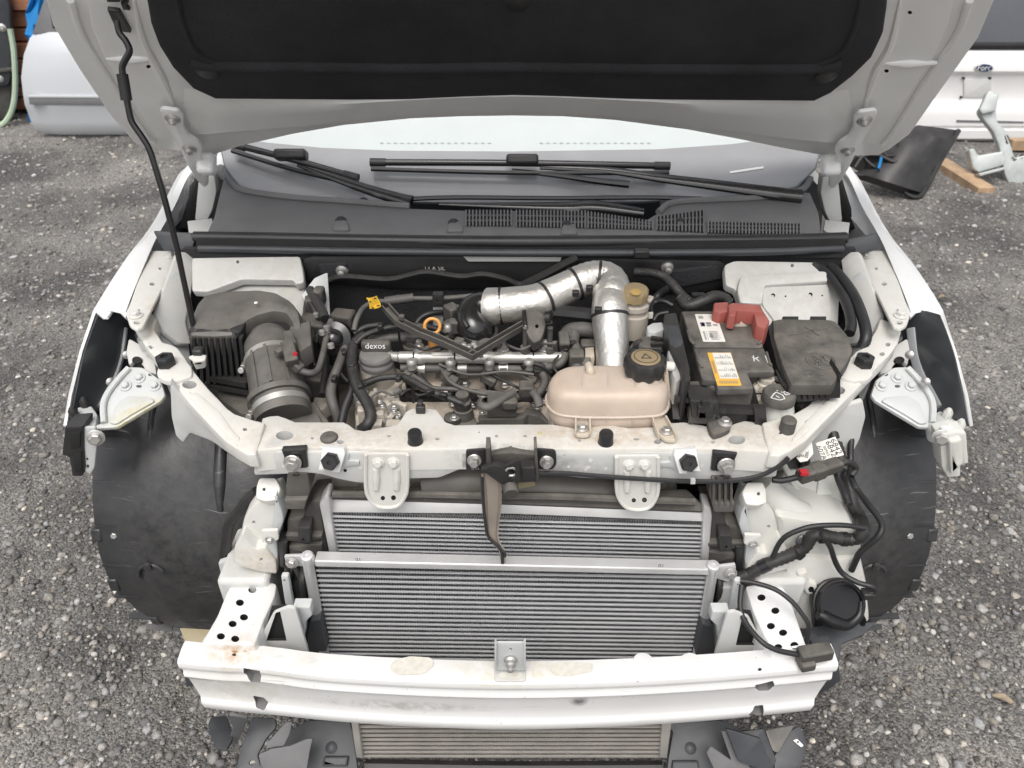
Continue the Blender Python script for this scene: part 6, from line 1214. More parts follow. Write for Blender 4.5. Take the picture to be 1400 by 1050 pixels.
def hoses():
    # thin wires, clips and small hardware scattered between the larger pieces
    rr = random.Random(17)
    for pts in ([(560, 470, .90), (580, 478, .905), (604, 474, .90), (630, 480, .90), (652, 476, .90)], [(600, 498, .865), (640, 512, .86), (690, 508, .865), (730, 512, .86)], [(548, 540, .80), (560, 532, .81), (572, 540, .80), (590, 536, .805)], [(505, 545, .85), (520, 535, .855), (536, 540, .85), (548, 536, .845)], [(690, 470, .90), (712, 478, .905), (732, 470, .91), (760, 470, .91)], [(640, 548, .80), (665, 556, .80), (690, 552, .80), (712, 548, .81)], [(470, 470, .87), (462, 490, .87), (466, 510, .86), (476, 522, .85)], [(418, 440, .92), (428, 456, .91), (424, 476, .90), (430, 500, .88)], [(776, 520, .86), (764, 512, .87), (756, 498, .88), (764, 486, .89)]):
        pipe('thin_wire', pts, .0028, rr.choice(('rubber', 'hose_grey', 'loom')), n=6)
    m = MB('bolt_steel')
    for i in range(26): m.bolt(Z(rr.uniform(548, 745), rr.uniform(545, 574), .792), UP, rr.uniform(.0035, .006))
    for i in range(12): m.bolt(Z(rr.uniform(492, 548), rr.uniform(530, 580), .835), UP, rr.uniform(.003, .006))
    part('casting_bolts', m, kind='stuff')
    m = MB('cast_dirty')
    for i in range(14):
        c = Z(rr.uniform(495, 556), rr.uniform(536, 582), .815); m.box(c, (rr.uniform(.008, .025), rr.uniform(.008, .02), rr.uniform(.02, .05)), Matrix.Rotation(rr.uniform(0, 3), 3, 'Z'))
    part('casting_ribs', m, bev=.002, kind='stuff')
    m = MB('black_plastic')
    for x, y, z in ((545, 517, .862), (588, 536, .855), (606, 541, .852), (470, 482, .885), (457, 518, .862), (482, 500, .878), (492, 528, .868), (520, 446, .92), (560, 446, .92), (783, 470, .895), (774, 478, .89)):
        m.box(Z(x, y, z), (.016, .010, .012), Matrix.Rotation(x, 3, 'Z'))
    part('hose_clips', m, bev=.002, kind='stuff')
    lm = pipe('engine_loom', [(500, 458, .90), (486, 468, .89), (481, 486, .88), (482, 506, .87), (488, 528, .86), (500, 548, .85), (507, 566, .84), (503, 580, .83), (494, 588, .815)], .0115, 'loom', corr=(.008, .88), n=12)
    pipe('loom_branch', [(486, 470, .895), (500, 458, .905), (530, 448, .91), (565, 445, .915), (592, 448, .91), (610, 455, .90)], .0062, 'loom', parent=lm)
    pipe('loom_branch', [(484, 456, .90), (500, 447, .91), (520, 444, .915)], .006, 'loom', parent=lm)
    pipe('loom_branch', [(486, 500, .86), (482, 530, .84), (472, 556, .82), (466, 582, .80)], .009, 'rubber', parent=lm)
    pipe('loom_branch', [(484, 452, .91), (488, 436, .925), (498, 420, .935), (514, 413, .94), (528, 412, .94)], .0058, 'hose_grey', parent=lm)
    m = MB('hose_grey'); m.cyl(Z(526, 412, .94), Z(565, 407, .942), .0095, n=16); m.lathe(Z(543, 409.8, .941), Vector((1, .1, 0)), [(.0108, 0), (.0108, .004)], 16); part('sheath', m, lm)
    pipe('vacuum_pipe', [(565, 408, .942), (600, 408, .942), (640, 405, .945), (668, 402, .95)], .0055, 'hose_grey')
    pipe('vacuum_pipe', [(568, 444, .90), (576, 434, .91), (590, 428, .915), (612, 426, .91)], .006, 'rubber')
    # yellow flag on the cable
    m = MB('yellow'); rows = [[Z(x0 + (x1 - x0) * u, y0 + (y1 - y0) * u + 1.2 * math.sin(u * 3), .962 + .006 * math.sin(u * 4 + i)) for u in np.linspace(0, 1, 6)] for i, (x0, y0, x1, y1) in enumerate(((500.5, 407, 515, 404), (504, 412, 518, 410), (505.5, 417, 520, 414), (506, 422, 520.5, 419)))]
    m.sheet(rows, -.0012); t = part('yellow_tag', m, lm, label='yellow paper flag on a cable')
    m = MB('ink')
    for x, y, w in ((513, 408, .005), (517, 418, .006), (506, 412, .003), (510, 421, .004)): m.box(Z(x, y, .971), (w, .004, .0008))
    part('print', m, t, kind='stuff')
    # hoses between the air box and the engine
    pipe('sensor_cable', [(410, 506, .91), (424, 510, .905), (434, 506, .90), (440, 490, .90), (445, 468, .91), (450, 446, .92), (453, 438, .925)], .0065, 'hose_grey')
    pipe('heater_hose', [(477, 462, .89), (470, 480, .88), (462, 502, .87), (455, 520, .855), (452, 538, .84), (456, 556, .825), (462, 574, .80), (464, 590, .78)], [.008, .009, .0105, .010, .008], 'hose_grey', n=14)
    pipe('heater_hose', [(486, 520, .80), (478, 545, .79), (468, 570, .78), (462, 590, .76)], .0075, 'rubber', n=12)
    m = MB('dusty_black')
    for x, y, z, w, d, h in ((432, 452, .88, .06, .05, .06), (440, 476, .84, .05, .06, .07), (428, 420, .91, .03, .03, .05), (437, 405, .93, .022, .03, .04), (425, 520, .82, .08, .06, .05), (442, 540, .78, .06, .06, .05), (470, 500, .80, .07, .06, .06), (470, 440, .86, .05, .04, .05)): m.box(Z(x, y, z), (w, d, h), Matrix.Rotation(.2 * math.sin(x), 3, 'Z'))
    part('bracket_cluster', m, bev=.006, kind='stuff')
    m = MB('gloss_black'); c = Z(458, 444, .92); m.lathe(c - Vector((0, .02, .02)), (-.1, -1, .5), [(.034, -.02), (.034, 0), (.02, .004), (.018, .016), (.010, .024), (.0, .026)], 22); part('servo_nose', m)
    m = MB('bolt_steel')
    for x, y in ((432, 428), (440, 452), (452, 470), (446, 446)): m.lathe(Z(x, y, .93), UP, [(.007, -.008), (.006, 0), (.0, .002)], 10)
    part('small_nuts', m, kind='stuff')
    m = MB('grey_bracket'); m.plate([(412, 404), (430, 380), (448, 372), (452, 438), (446, 448), (425, 430)], (Z(436, 420, .90), Vector((.25, -.6, .5))), .006, .002, r=3); part('plate_bracket', m)
    m = MB('black_plastic'); m.tube(zz([(424, 396, .94), (432, 410, .935), (440, 424, .93), (444, 436, .925)]), .010); m.tube(zz([(420, 410, .93), (430, 424, .92), (438, 448, .90), (430, 470, .89)]), .006); m.tube(zz([(428, 460, .88), (440, 472, .87), (446, 496, .86), (440, 540, .84)]), .007); m.tube(zz([(414, 470, .88), (426, 486, .87), (430, 500, .86)]), .005); part('wire_tangle', m, kind='stuff')
    m = MB('cast_dirty'); m.plate([(430, 520), (452, 512), (456, 545), (440, 560), (428, 556)], zp(.80), .03, .005, r=3); part('mount_casting', m)
hoses()

def charge_pipe():
    # wrapped in foil, from the throttle elbow across and down behind the coolant tank
    L1 = [(671, 419, .935), (700, 417, .94), (730, 413, .945), (757, 402, .955), (778, 392, .965)]
    m = MB('foil'); m.tube(zz(L1), [.0375, .038, .037, .035, .034], n=28, k=8); fp = part('charge_pipe', m, label='silver foil wrapped charge pipe with tie straps')
    L2 = [(774, 394, .963), (795, 384, .972), (816, 379, .975), (832, 383, .972), (838, 396, .965), (837, 408, .955)]
    m = MB('foil'); m.tube(zz(L2), [.034, .035, .036, .037, .037], n=28, corr=(.011, .965)); part('bellows_bend', m, fp)
    L3 = [(836, 402, .96), (834, 425, .945), (835, 450, .92), (837, 475, .895), (838, 512, .86)]
    m = MB('foil'); m.tube(zz(L3), [.037, .038, .036, .0335, .0335], n=28, k=8); part('lower_section', m, fp)
    m = MB('foil'); m.tube(zz([(835, 399, .962), (836, 405, .958), (835, 411, .952)]), [.0395, .040, .039], n=28); m.tube(zz([(667, 419, .934), (675, 419, .936), (683, 418, .937)]), [.039, .0395, .0385], n=28); part('foil_cuff', m, fp, kind='stuff')
    def strap(p, q, r, mt='rubber', w=.006):
        p, q = Z(*p), Z(*q); d = (q - p).normalized(); m = MB(mt); m.lathe(p - d * w / 2, d, [(r - .003, 0), (r, 0), (r, w), (r - .003, w)], 30); s = part('tie_strap', m, fp); return s, p, d
    for p, q, r in (((686, 418, .937), (700, 417, .94), .0392), ((745, 408, .95), (757, 402, .955), .0372), ((786, 388, .968), (795, 384, .972), .0362), ((818, 380, .975), (826, 381, .974), .0375), ((836, 413, .951), (835, 425, .945), .0392), ((834, 432, .939), (835, 446, .924), .0382)): strap(p, q, r)
    for x, y, z in ((787, 401, .985), (818, 424, .978), (806, 394, .99)):
        m = MB('rubber'); m.box(Z(x, y, z), (.014, .012, .012)); part('strap_lock', m, fp, bev=.002)
    # rubber elbow and the ring under it
    m = MB('gloss_black'); m.tube(zz([(676, 420, .935), (660, 419, .933), (648, 424, .928), (643, 436, .918), (648, 450, .905), (656, 458, .89)]), [.029, .031, .033, .034, .035], n=26); el = part('throttle_elbow', m)
    m = MB('black_plastic'); c = Z(654, 452, .90)
    for k in range(4): m.torus(c - UP * (.006 * k) + Vector((0, 0, .004)), (.15, -.25, 1), .038, .0042, 28, 8)
    part('elbow_ring', m, el, kind='stuff')
    m = MB('gloss_black'); m.tube(zz([(640, 448, .925), (634, 436, .935), (636, 422, .945), (648, 411, .95), (672, 408, .955)]), .006); part('elbow_seam', m, el)
    # plastic V shaped bracket lying over the rail
    def chan(pts, w):
        m = MB('dusty_black'); P_ = zz(pts)
        for a, b in zip(P_, P_[1:]):
            d = (b - a).normalized(); u = d.cross(UP).normalized(); e = d * .003
            m.bar(a - e, b + e, w, .004); m.bar(a - e + u * w / 2 + UP * .005, b + e + u * w / 2 + UP * .005, .003, .012); m.bar(a - e - u * w / 2 + UP * .005, b + e - u * w / 2 + UP * .005, .003, .012)
        return m
    v = part('plastic_bracket', chan([(528, 423, .945), (546, 443, .938), (572, 456, .93), (600, 467, .925), (648, 489, .915)], .0145), kind='stuff')
    part('bracket_limb', chan([(645, 489, .915), (690, 462, .925), (728, 440, .935)], .013), v, kind='stuff')
    m = MB('dusty_black'); m.box(Z(549, 434, .95), (.012, .01, .012)); part('bracket_peg', m, v, bev=.002)
    m = MB('dusty_black'); m.plate([(716, 423), (727, 420), (742, 427), (748, 436), (746, 448), (740, 464), (730, 470), (722, 460), (714, 440)], tilt(1.385, .985, 1.31, .945), .03, .005, r=3, holes=[(734, 446, 2.6)]); so = part('solenoid', m)
    m = MB('gloss_black'); m.plate([(713, 424), (719, 422), (722, 448), (716, 446)], tilt(1.38, .99, 1.31, .95), .03, .003, r=1.5); m.lathe(Z(747, 434, .965), (1, -.3, .2), [(.014, 0), (.014, .01), (.0, .012)], 14); part('solenoid_cap', m, so, kind='stuff')
    m = MB('rubber'); m.tube(zz([(745, 425, .93), (780, 428, .925), (812, 432, .92), (835, 440, .90)]), .016); part('rear_hose', m)
    # coolant hoses to the right of the rail
    h = pipe('coolant_hose', [(812, 452, .90), (796, 450, .905), (780, 452, .90), (772, 462, .895)], .0155, 'hose_grey', n=14)
    pipe('hose_branch', [(786, 452, .90), (783, 468, .89), (788, 482, .88), (790, 496, .87), (786, 510, .86)], .013, 'hose_grey', parent=h, n=14)
    pipe('hose_branch', [(772, 456, .90), (771, 470, .89), (772, 486, .88), (764, 498, .87), (748, 502, .86), (725, 500, .86)], [.013, .010, .008, .006], 'hose_grey', parent=h)
    pipe('hose_branch', [(714, 502, .87), (724, 497, .87), (740, 500, .865), (754, 509, .85)], .005, 'loom', parent=h)
    m = MB('dusty_black'); m.bar(Z(770, 455, .915), Z(772, 475, .90), .022, .02); m.bar(Z(800, 490, .88), Z(803, 512, .86), .02, .02); m.box(Z(788, 490, .88), (.03, .03, .03)); m.box(Z(808, 475, .87), (.045, .03, .03)); part('hose_fittings', m, h, bev=.004, kind='stuff')
    m = MB('clear_tan'); m.plate([(800, 475), (812, 474), (813, 488), (800, 490)], zp(.885), .02, .002); part('sensor_cap', m, h)
charge_pipe()

def coolant_tank():
    # rounded blow-moulded tank: rings from the bottom seam to the top seam
    top = [(752, 514), (764, 503), (799, 501), (858, 501), (890, 505), (908, 513), (917, 527), (914, 540), (903, 546), (860, 548), (800, 548), (764, 545), (750, 534), (748, 522)]
    zt = .925; base = [Z(x, y, zt) for x, y in rnd(top, 14, 4)]; c = sum(base, Vector()) / len(base)
    rings = []
    for k, h in ((.70, .010), (.86, .007), (.95, .0), (.985, -.010), (1., -.024), (1., -.050), (.99, -.060), (.96, -.070), (.90, -.078), (.70, -.082)):
        rings.append([Vector((c.x + (p.x - c.x) * (k if k > .9 else k), c.y + (p.y - c.y) * (1 - (1 - k) * 1.0), zt + h)) for p in base])
    m = MB('tank_pink'); m.loft(rings); t = part('coolant_tank', m, label='pinkish translucent plastic coolant expansion tank')
    m = MB('tank_pink'); r = [Vector((c.x + (p.x - c.x) * 1.012, c.y + (p.y - c.y) * 1.02, zt - .036)) for p in base]; m.tube(r + [r[0]], .0028, n=6, k=1); part('tank_seam', m, t)
    m = MB('tank_pink')
    yb = min(p.y for p in base)
    for x in (796, 832, 868): m.tube([Z(x, 506, zt + .009), Z(x, 530, zt + .0085), Z(x, 541, zt - .004), Vector((Z(x, 546, zt).x, yb + .0015, zt - .03)), Vector((Z(x, 546, zt).x, yb + .003, zt - .062))], .0022, n=6)
    part('tank_rib', m, t, kind='stuff')
    m = MB('tank_pink'); m.plate([(754, 560), (890, 562), (894, 590), (752, 588)], yp(yb + .02), .06, .01, r=4); part('lower_chamber', m, t)
    cc = Z(880, 515, zt + .008); m = MB('tank_pink'); m.lathe(cc, UP, [(.036, -.03), (.034, 0), (.03, .008)], 24); part('filler_neck', m, t)
    c2 = Z(881, 505, zt + .022); m = MB('black_plastic'); rr = []
    for z_, r_ in ((-.008, .033), (.0, .037), (.016, .037), (.024, .034), (.026, .028)):
        rr.append([c2 + Vector((math.cos(a) * r_ * (1 + .055 * math.cos(a * 9)), math.sin(a) * r_ * (1 + .055 * math.cos(a * 9)), z_)) for a in np.linspace(0, 6.2832, 73)[:-1]])
    m.loft(rr); cap = part('tank_cap', m, t)
    m = MB('brake_cap'); m.lathe(c2 + UP * .026, UP, [(.0265, 0), (.0255, .0016), (.0, .002)], 30); d = part('cap_disc', m, cap)
    m = MB('ink'); e = c2 + UP * .0283; m.torus(e, UP, .021, .0006, 26, 5); m.plate([e + Vector((.0, .010, 0)), e + Vector((.010, -.007, 0)), e + Vector((-.010, -.007, 0))], (e, UP), .0004, 0, px=False, holes=[[e + Vector((0, .006, 0)), e + Vector((.0065, -.005, 0)), e + Vector((-.0065, -.005, 0))]]); part('cap_symbol', m, d, kind='stuff')
    m = MB('clear_tan'); m.tube([Z(807, 512, zt + .004), Z(807, 506, zt + .016), Z(804, 498, zt + .02)], [.010, .008, .007], n=12); part('tank_nipple', m, t)
    m = MB('clear_tan'); m.plate([(908, 515), (914, 510), (917, 540), (923, 545), (923, 556), (914, 560), (910, 546)], yp(c.y), .012, .002, r=2); part('side_clip', m, t)
    for l, bx in (([(786, 574), (807, 574), (808, 592), (803, 595), (791, 595), (786, 592)], (796, 586)), ([(890, 571), (911, 570), (926, 594), (924, 602), (910, 601), (900, 594)], (911, 590))):
        m = MB('clear_tan'); m.plate(l, zp(TZ + .010), .006, .002, r=3); f = part('tank_foot', m, t)
        m = MB('clear_tan'); 
        for k in (0, 1): m.bar(Z(l[0][0] + 1 if k == 0 else l[1][0] - 1, l[0][1], TZ + .014), Z(l[-1][0] + 1 if k == 0 else l[2][0] - 1, l[3][1] - 4, TZ + .014), .003, .010)
        part('foot_rib', m, f, kind='stuff')
        m = MB('bolt_steel'); m.bolt(Z(*bx, TZ + .011), UP, .0075); part('bolt', m, f)
coolant_tank()

def brake_reservoir():
    c = Z(868, 410, .955); m = MB('milky_dirty'); m.lathe(c, UP, [(.032, -.08), (.032, -.03), (.026, -.028), (.026, -.02), (.031, -.016), (.031, -.006), (.024, 0)], 24); b = part('brake_reservoir', m)
    m = MB('brake_cap'); m.lathe(Z(869, 401, .975), UP, [(.0255, -.014), (.0265, .0), (.0265, .008), (.022, .013), (.0, .014)], 40, knurl=.05); k = part('reservoir_cap', m, b)
    m = MB('cap_yellow'); m.lathe(Z(869, 398.5, .989), UP, [(.012, -.002), (.011, .001), (.0, .002)], 18); m.torus(Z(869, 398.5, .990), UP, .006, .001, 16, 6); part('cap_centre', m, k, kind='stuff')
    m = MB('milky_dirty'); m.bar(Z(884, 408, .96), Z(892, 410, .96), .02, .008); part('reservoir_lug', m, b, bev=.002)
    # cables behind the battery
    a = pipe('battery_cable', [(866, 372, .955), (888, 373, .955), (908, 379, .955), (922, 392, .955), (932, 404, .95), (944, 414, .945)], .0105, 'loom', corr=(.006, .88))
    pipe('cable_branch', [(862, 450, .87), (874, 440, .89), (888, 420, .91), (900, 404, .925), (918, 392, .95)], .009, 'rubber', parent=a)
    pipe('cable_branch', [(892, 432, .91), (890, 420, .915), (896, 413, .92), (908, 412, .925), (920, 418, .92)], .006, 'rubber', parent=a)
    pipe('cable_branch', [(894, 438, .91), (900, 430, .92), (914, 427, .925)], .005, 'rubber', parent=a)
    pipe('cable_branch', [(930, 408, .95), (940, 418, .945), (960, 412, .955), (976, 405, .96), (990, 408, .95), (996, 414, .94)], .0125, 'loom', parent=a, corr=(.007, .9))
    m = MB('black_plastic'); m.plate([(946, 403), (965, 403), (964, 424), (947, 424)], yp(1.46), .012, .002, r=1.5); part('cable_bracket', m, a)
    m = MB('label_white'); m.box(Z(889, 431, .915), (.010, .008, .012)); part('cable_tag', m, a)
    # hose trunk between servo and engine
    pipe('servo_hose', [(846, 452, .86), (866, 462, .86), (880, 466, .86)], .014, 'hose_grey')
brake_reservoir()

def battery():
    zb = .945
    m = MB('dusty_black'); m.plate([(931, 425), (990, 425), (999, 445), (1031, 445), (1044, 474), (1060, 508), (1022, 509), (1031, 532), (982, 533), (958, 521), (948, 478)], zp(zb - .012), .17, .004, r=1.5); b = part('battery', m, label='dusty black car battery with two printed labels')
    m = MB('dusty_black'); m.plate([(932, 425), (988, 425), (998, 446), (1029, 445), (1044, 473), (1040, 475), (950, 474), (945, 466)], zp(zb), .012, .003, r=3); l1 = part('rear_lid', m, b)
    m = MB('dusty_black'); m.plate([(948, 476), (1044, 476), (1060, 508), (1022, 509), (1031, 531), (981, 532), (978, 520), (960, 519)], zp(zb), .012, .003, r=3); l2 = part('front_lid', m, b)
    m = MB('black_plastic'); m.plate([(1018, 500), (1060, 500), (1066, 536), (1032, 542)], zp(.88), .08, .002); part('terminal_recess', m, b)
    for q in (((940, 452), (944, 465), (949, 471)), ((952, 482), (955, 494), (960, 503)), ((1034, 456), (1040, 466), (1036, 471)), ((1048, 482), (1052, 496), (1055, 500))):
        m = MB('dusty_black'); m.tube([Z(*k, zb + .001) for k in q], .0028, n=6); part('lid_groove', m, l1 if q[0][1] < 475 else l2)
    f = zp(zb + .0008)
    lab = [(950, 429.5), (979, 429.5), (992, 467), (961.5, 467)]
    def on(quad, u, v, k=.0006):
        a, b_, c, d = (Vector((*q, 0)) for q in quad); p = a.lerp(b_, u).lerp(d.lerp(c, u), v); return Z(p.x, p.y, zb + .0008 + k)
    m = MB('label_white'); m.plate(lab, f, .0006, 0, r=1); L1 = part('label', m, l1, label='white battery label')
    rr = random.Random(11)
    def prints(quad, cells, mt, name, par):
        m = MB(mt)
        for u0, v0, u1, v1 in cells: m.add([on(quad, u0, v0), on(quad, u1, v0), on(quad, u1, v1), on(quad, u0, v1)], [(0, 3, 2, 1)])
        part(name, m, par, kind='stuff', doubles=0)
    cells = [(.12, .06, .34, .16), (.18, .32, .28, .42), (.40, .33, .60, .42), (.66, .08, .9, .10), (.66, .13, .94, .15), (.70, .18, .9, .2), (.74, .23, .92, .25), (.68, .36, .9, .42), (.12, .62, .2, .94), (.26, .62, .28, .94)]
    cells += [(.32 + rr.uniform(0, .1), .62 + i * .033, .9 - rr.uniform(0, .2), .635 + i * .033) for i in range(10)] + [(.40, .70, .52, .86)]
    prints(lab, cells, 'grey_ink', 'print', L1); prints(lab, [(.12, .30, .32, .44), (.38, .30, .62, .34), (.38, .42, .60, .44)], 'ink_purple', 'print', L1)
    lab2 = [(967, 482), (999, 482), (1014, 527), (981, 527)]
    m = MB('label_orange'); m.plate(lab2, f, .0006, 0, r=1); L2 = part('label', m, l2, label='orange and white battery warning label')
    m = MB('label_white'); m.add([on(lab2, .20, .01), on(lab2, .985, .01), on(lab2, .985, .79), on(lab2, .20, .79)], [(0, 3, 2, 1)]); part('white_panel', m, L2)
    # four rows of small print in columns
    cells = []
    for r_ in range(4):
        v = .04 + r_ * .19
        for i in range(9):
            x = .26 + i * .078; h = rr.uniform(.05, .13); cells.append((x, v + .14 - h, x + .022, v + .14)); 
            if rr.random() < .7: cells.append((x + .03, v + .14 - h * rr.uniform(.4, .9), x + .045, v + .14))
    def on2(q, u, v, k=.0012): return on(q, u, v, k)
    m = MB('grey_ink')
    for u0, v0, u1, v1 in cells: m.add([on2(lab2, u0, v0), on2(lab2, u1, v0), on2(lab2, u1, v1), on2(lab2, u0, v1)], [(0, 3, 2, 1)])
    part('print', m, L2, kind='stuff', doubles=0)
    cells = [(.12 + .8 * i / 14, .85, .12 + .8 * i / 14 + .03, .94) for i in range(14)] + [(.05, .25 + .03 * i, .15, .265 + .03 * i) for i in range(13)]
    prints(lab2, cells, 'lens_dust', 'print', L2)
    m = MB('white_ink')
    for p, q in (((1028, 488), (1034, 491)), ((1030, 486), (1031, 494)), ((1032, 489), (1038, 494)), ((1046, 486), (1050, 496)), ((1034, 490), (1037, 488))): m.bar(Z(*p, zb + .001), Z(*q, zb + .001), .0016, .0006)
    part('chalk_mark', m, l2, kind='stuff')
    # positive terminal under its red cover
    m = MB('red_plastic'); m.plate([(976, 413), (996, 412), (998, 425), (984, 428), (975, 424)], zp(zb + .025), .03, .004, r=2); rc = part('terminal_cover', m, b, label='red positive terminal cover')
    m = MB('red_plastic'); m.plate([(996, 415), (1002, 413), (1040, 416), (1046, 428), (1032, 425), (1008, 424), (1006, 432), (996, 430)], zp(zb + .035), .03, .004, r=1.5); m.plate([(1030, 424), (1046, 427), (1053, 438), (1046, 450), (1034, 444)], zp(zb + .03), .045, .004, r=2); part('cover_lid', m, rc, kind='stuff')
    m = MB('cast_dirty'); m.lathe(Z(1012, 437, zb + .004), UP, [(.020, -.01), (.018, .006), (.009, .008), (.009, .018), (.0, .02)], 14); m.lathe(Z(1022, 436, zb + .004), UP, [(.016, -.01), (.015, .004), (.0, .006)], 12); m.bar(Z(1004, 434, zb), Z(1030, 440, zb), .02, .012); part('positive_terminal', m, rc, kind='stuff')
    # negative terminal
    m = MB('clear_tan'); m.use('cast_dirty'); m.lathe(Z(1046, 529, .905), UP, [(.017, -.004), (.017, .010), (.0135, .012), (.0135, .020), (.0, .021)], 18); m.lathe(Z(1034, 529, .905), (-.6, -1, .1), [(.008, -.012), (.008, .012), (.005, .014)], 8); m.bar(Z(1030, 532, .903), Z(1060, 526, .903), .016, .010); m.lathe(Z(1044, 517, .905), UP, [(.009, 0), (.009, .01), (.0, .011)], 6); m.mats = ['cast_dirty', 'cast_dirty'][:len(m.mats)]; n_ = part('negative_terminal', m, b, kind='stuff')
    pipe('negative_cable', [(1050, 516, .915), (1064, 519, .92), (1076, 526, .92), (1084, 537, .90)], .0055, 'hose_grey', parent=n_)
    m = MB('cast_dirty'); m.plate([(1029, 540), (1046, 536), (1050, 546), (1030, 548)], zp(zb - .05), .01, .002); part('earth_strap', m, n_)
    # carrier in front of the battery
    m = MB('black_plastic'); m.plate([(978, 530), (1032, 531), (1040, 560), (1032, 580), (975, 578)], yp(Z(1000, 531, zb - .02).y), .03, .004, r=2, holes=[(1010, 538, 2.6)]); ca = part('battery_carrier', m)
    m = MB('black_plastic'); y_ = Z(1000, 531, zb - .02).y - .02
    m.bar(Y(980, 557, y_), Y(1040, 560, y_), .02, .010); m.bar(Y(985, 556, y_ - .01), Y(985, 580, y_ - .01), .02, .01, (0, -1, 0)); m.bar(Y(1038, 556, y_ - .01), Y(1040, 580, y_ - .01), .02, .01, (0, -1, 0)); part('carrier_rail', m, ca, kind='stuff')
    m = MB('dusty_black'); m.plate([(982, 531), (1003, 531), (1001, 546), (984, 545)], yp(y_ + .01), .02, .002, r=1); part('carrier_lug', m, ca)
    # relay box clipped beside it
    m = MB('dusty_black'); m.plate([(942, 520), (974, 520), (983, 549), (946, 548)], zp(.925), .05, .004, r=2); rb = part('relay_box', m)
    m = MB('black_plastic'); y2 = Z(964, 549, .925).y - .003; m.plate([(944, 548), (983, 549), (984, 566), (946, 572)], yp(y2), .05, .003, r=2); m.plate([(955, 556), (975, 556), (976, 572), (954, 573)], yp(y2 - .01), .02, .002, r=1); m.plate([(960, 549), (970, 548), (972, 556), (960, 557)], yp(y2 - .012), .01, .001); part('relay_plug', m, rb, kind='stuff')
    m = MB('dusty_black'); m.plate([(966, 572), (990, 569), (1000, 574), (999, 586), (986, 592), (976, 595), (970, 588)], zp(TZ + .012), .010, .003, r=4); fo = part('relay_foot', m, rb)
    m = MB('bolt_steel'); m.bolt(Z(991, 578, TZ + .012), UP, .0085); part('bolt', m, fo)
    m = MB('black_plastic'); m.plate([(940, 530), (948, 566), (962, 590), (930, 600), (922, 560)], zp(.86), .06, .005, r=2); part('relay_bracket', m, rb)
battery()

def ecu():
    m = MB('black_plastic'); m.plate([(908, 428), (925, 426), (936, 470), (944, 504), (943, 520), (936, 522), (930, 500), (916, 470)], zp(.955), .16, .005, r=2); e = part('engine_computer', m)
    m = MB('slate_plastic'); m.plate([(910, 444), (927, 444), (935, 466), (932, 472), (922, 475), (916, 468)], zp(.9575), .01, .003, r=3); part('cover_panel', m, e)
    m = MB('alu_dull'); m.plate([(912, 478), (924, 476), (933, 500), (932, 516), (924, 524), (918, 506)], zp(.940), .05, .004, r=4); part('metal_case', m, e)
    m = MB('label_white'); m.lathe(Z(919, 501, .945), (-1, -.3, .3), [(.009, 0), (.009, .016), (.006, .018)], 12); part('case_stud', m, e)
    for i, (x, y) in enumerate(((888, 466), (890, 484))):
        m = MB('brown_plastic'); m.plate([(x - 15, y - 2), (x - 10, y - 7), (x + 14, y - 7), (x + 18, y + 8), (x - 4, y + 9), (x - 14, y + 6)], zp(.93 - .012 * i), .04, .004, r=2); c = part('computer_plug', m, e)
        m = MB('black_plastic'); m.bar(Z(x + 2, y - 4, .935 - .012 * i), Z(x + 16, y - 2, .935 - .012 * i), .008, .006); m.bar(Z(x + 2, y + 5, .935 - .012 * i), Z(x + 18, y + 4, .935 - .012 * i), .008, .006); m.tube(zz([(x - 10, y + 2, .925), (x - 18, y + 6, .92), (x - 24, y + 14, .90)]), .009); part('plug_lock', m, c, kind='stuff')
    m = MB('milky'); m.mats = ['grey_bracket']; m.plate([(884, 446), (892, 441), (906, 440), (908, 450), (896, 455), (886, 453)], zp(.93), .02, .003, r=2); part('grey_plug', m, e)
    m = MB('black_plastic')
    for y in (522, 533, 545): m.bar(Z(922, y, .91), Z(942, y + 1, .91), .008, .01)
    m.bar(Z(920, 515, .91), Z(924, 575, .87), .012, .012); m.bar(Z(936, 515, .91), Z(938, 560, .87), .010, .012); part('ladder_bracket', m, e, kind='stuff')
    m = MB('alu_dull'); m.box(Z(938, 517, .93), (.012, .008, .01)); part('cage_nut', m, e)
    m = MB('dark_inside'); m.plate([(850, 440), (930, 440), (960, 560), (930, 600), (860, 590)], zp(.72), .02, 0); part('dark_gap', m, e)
ecu()

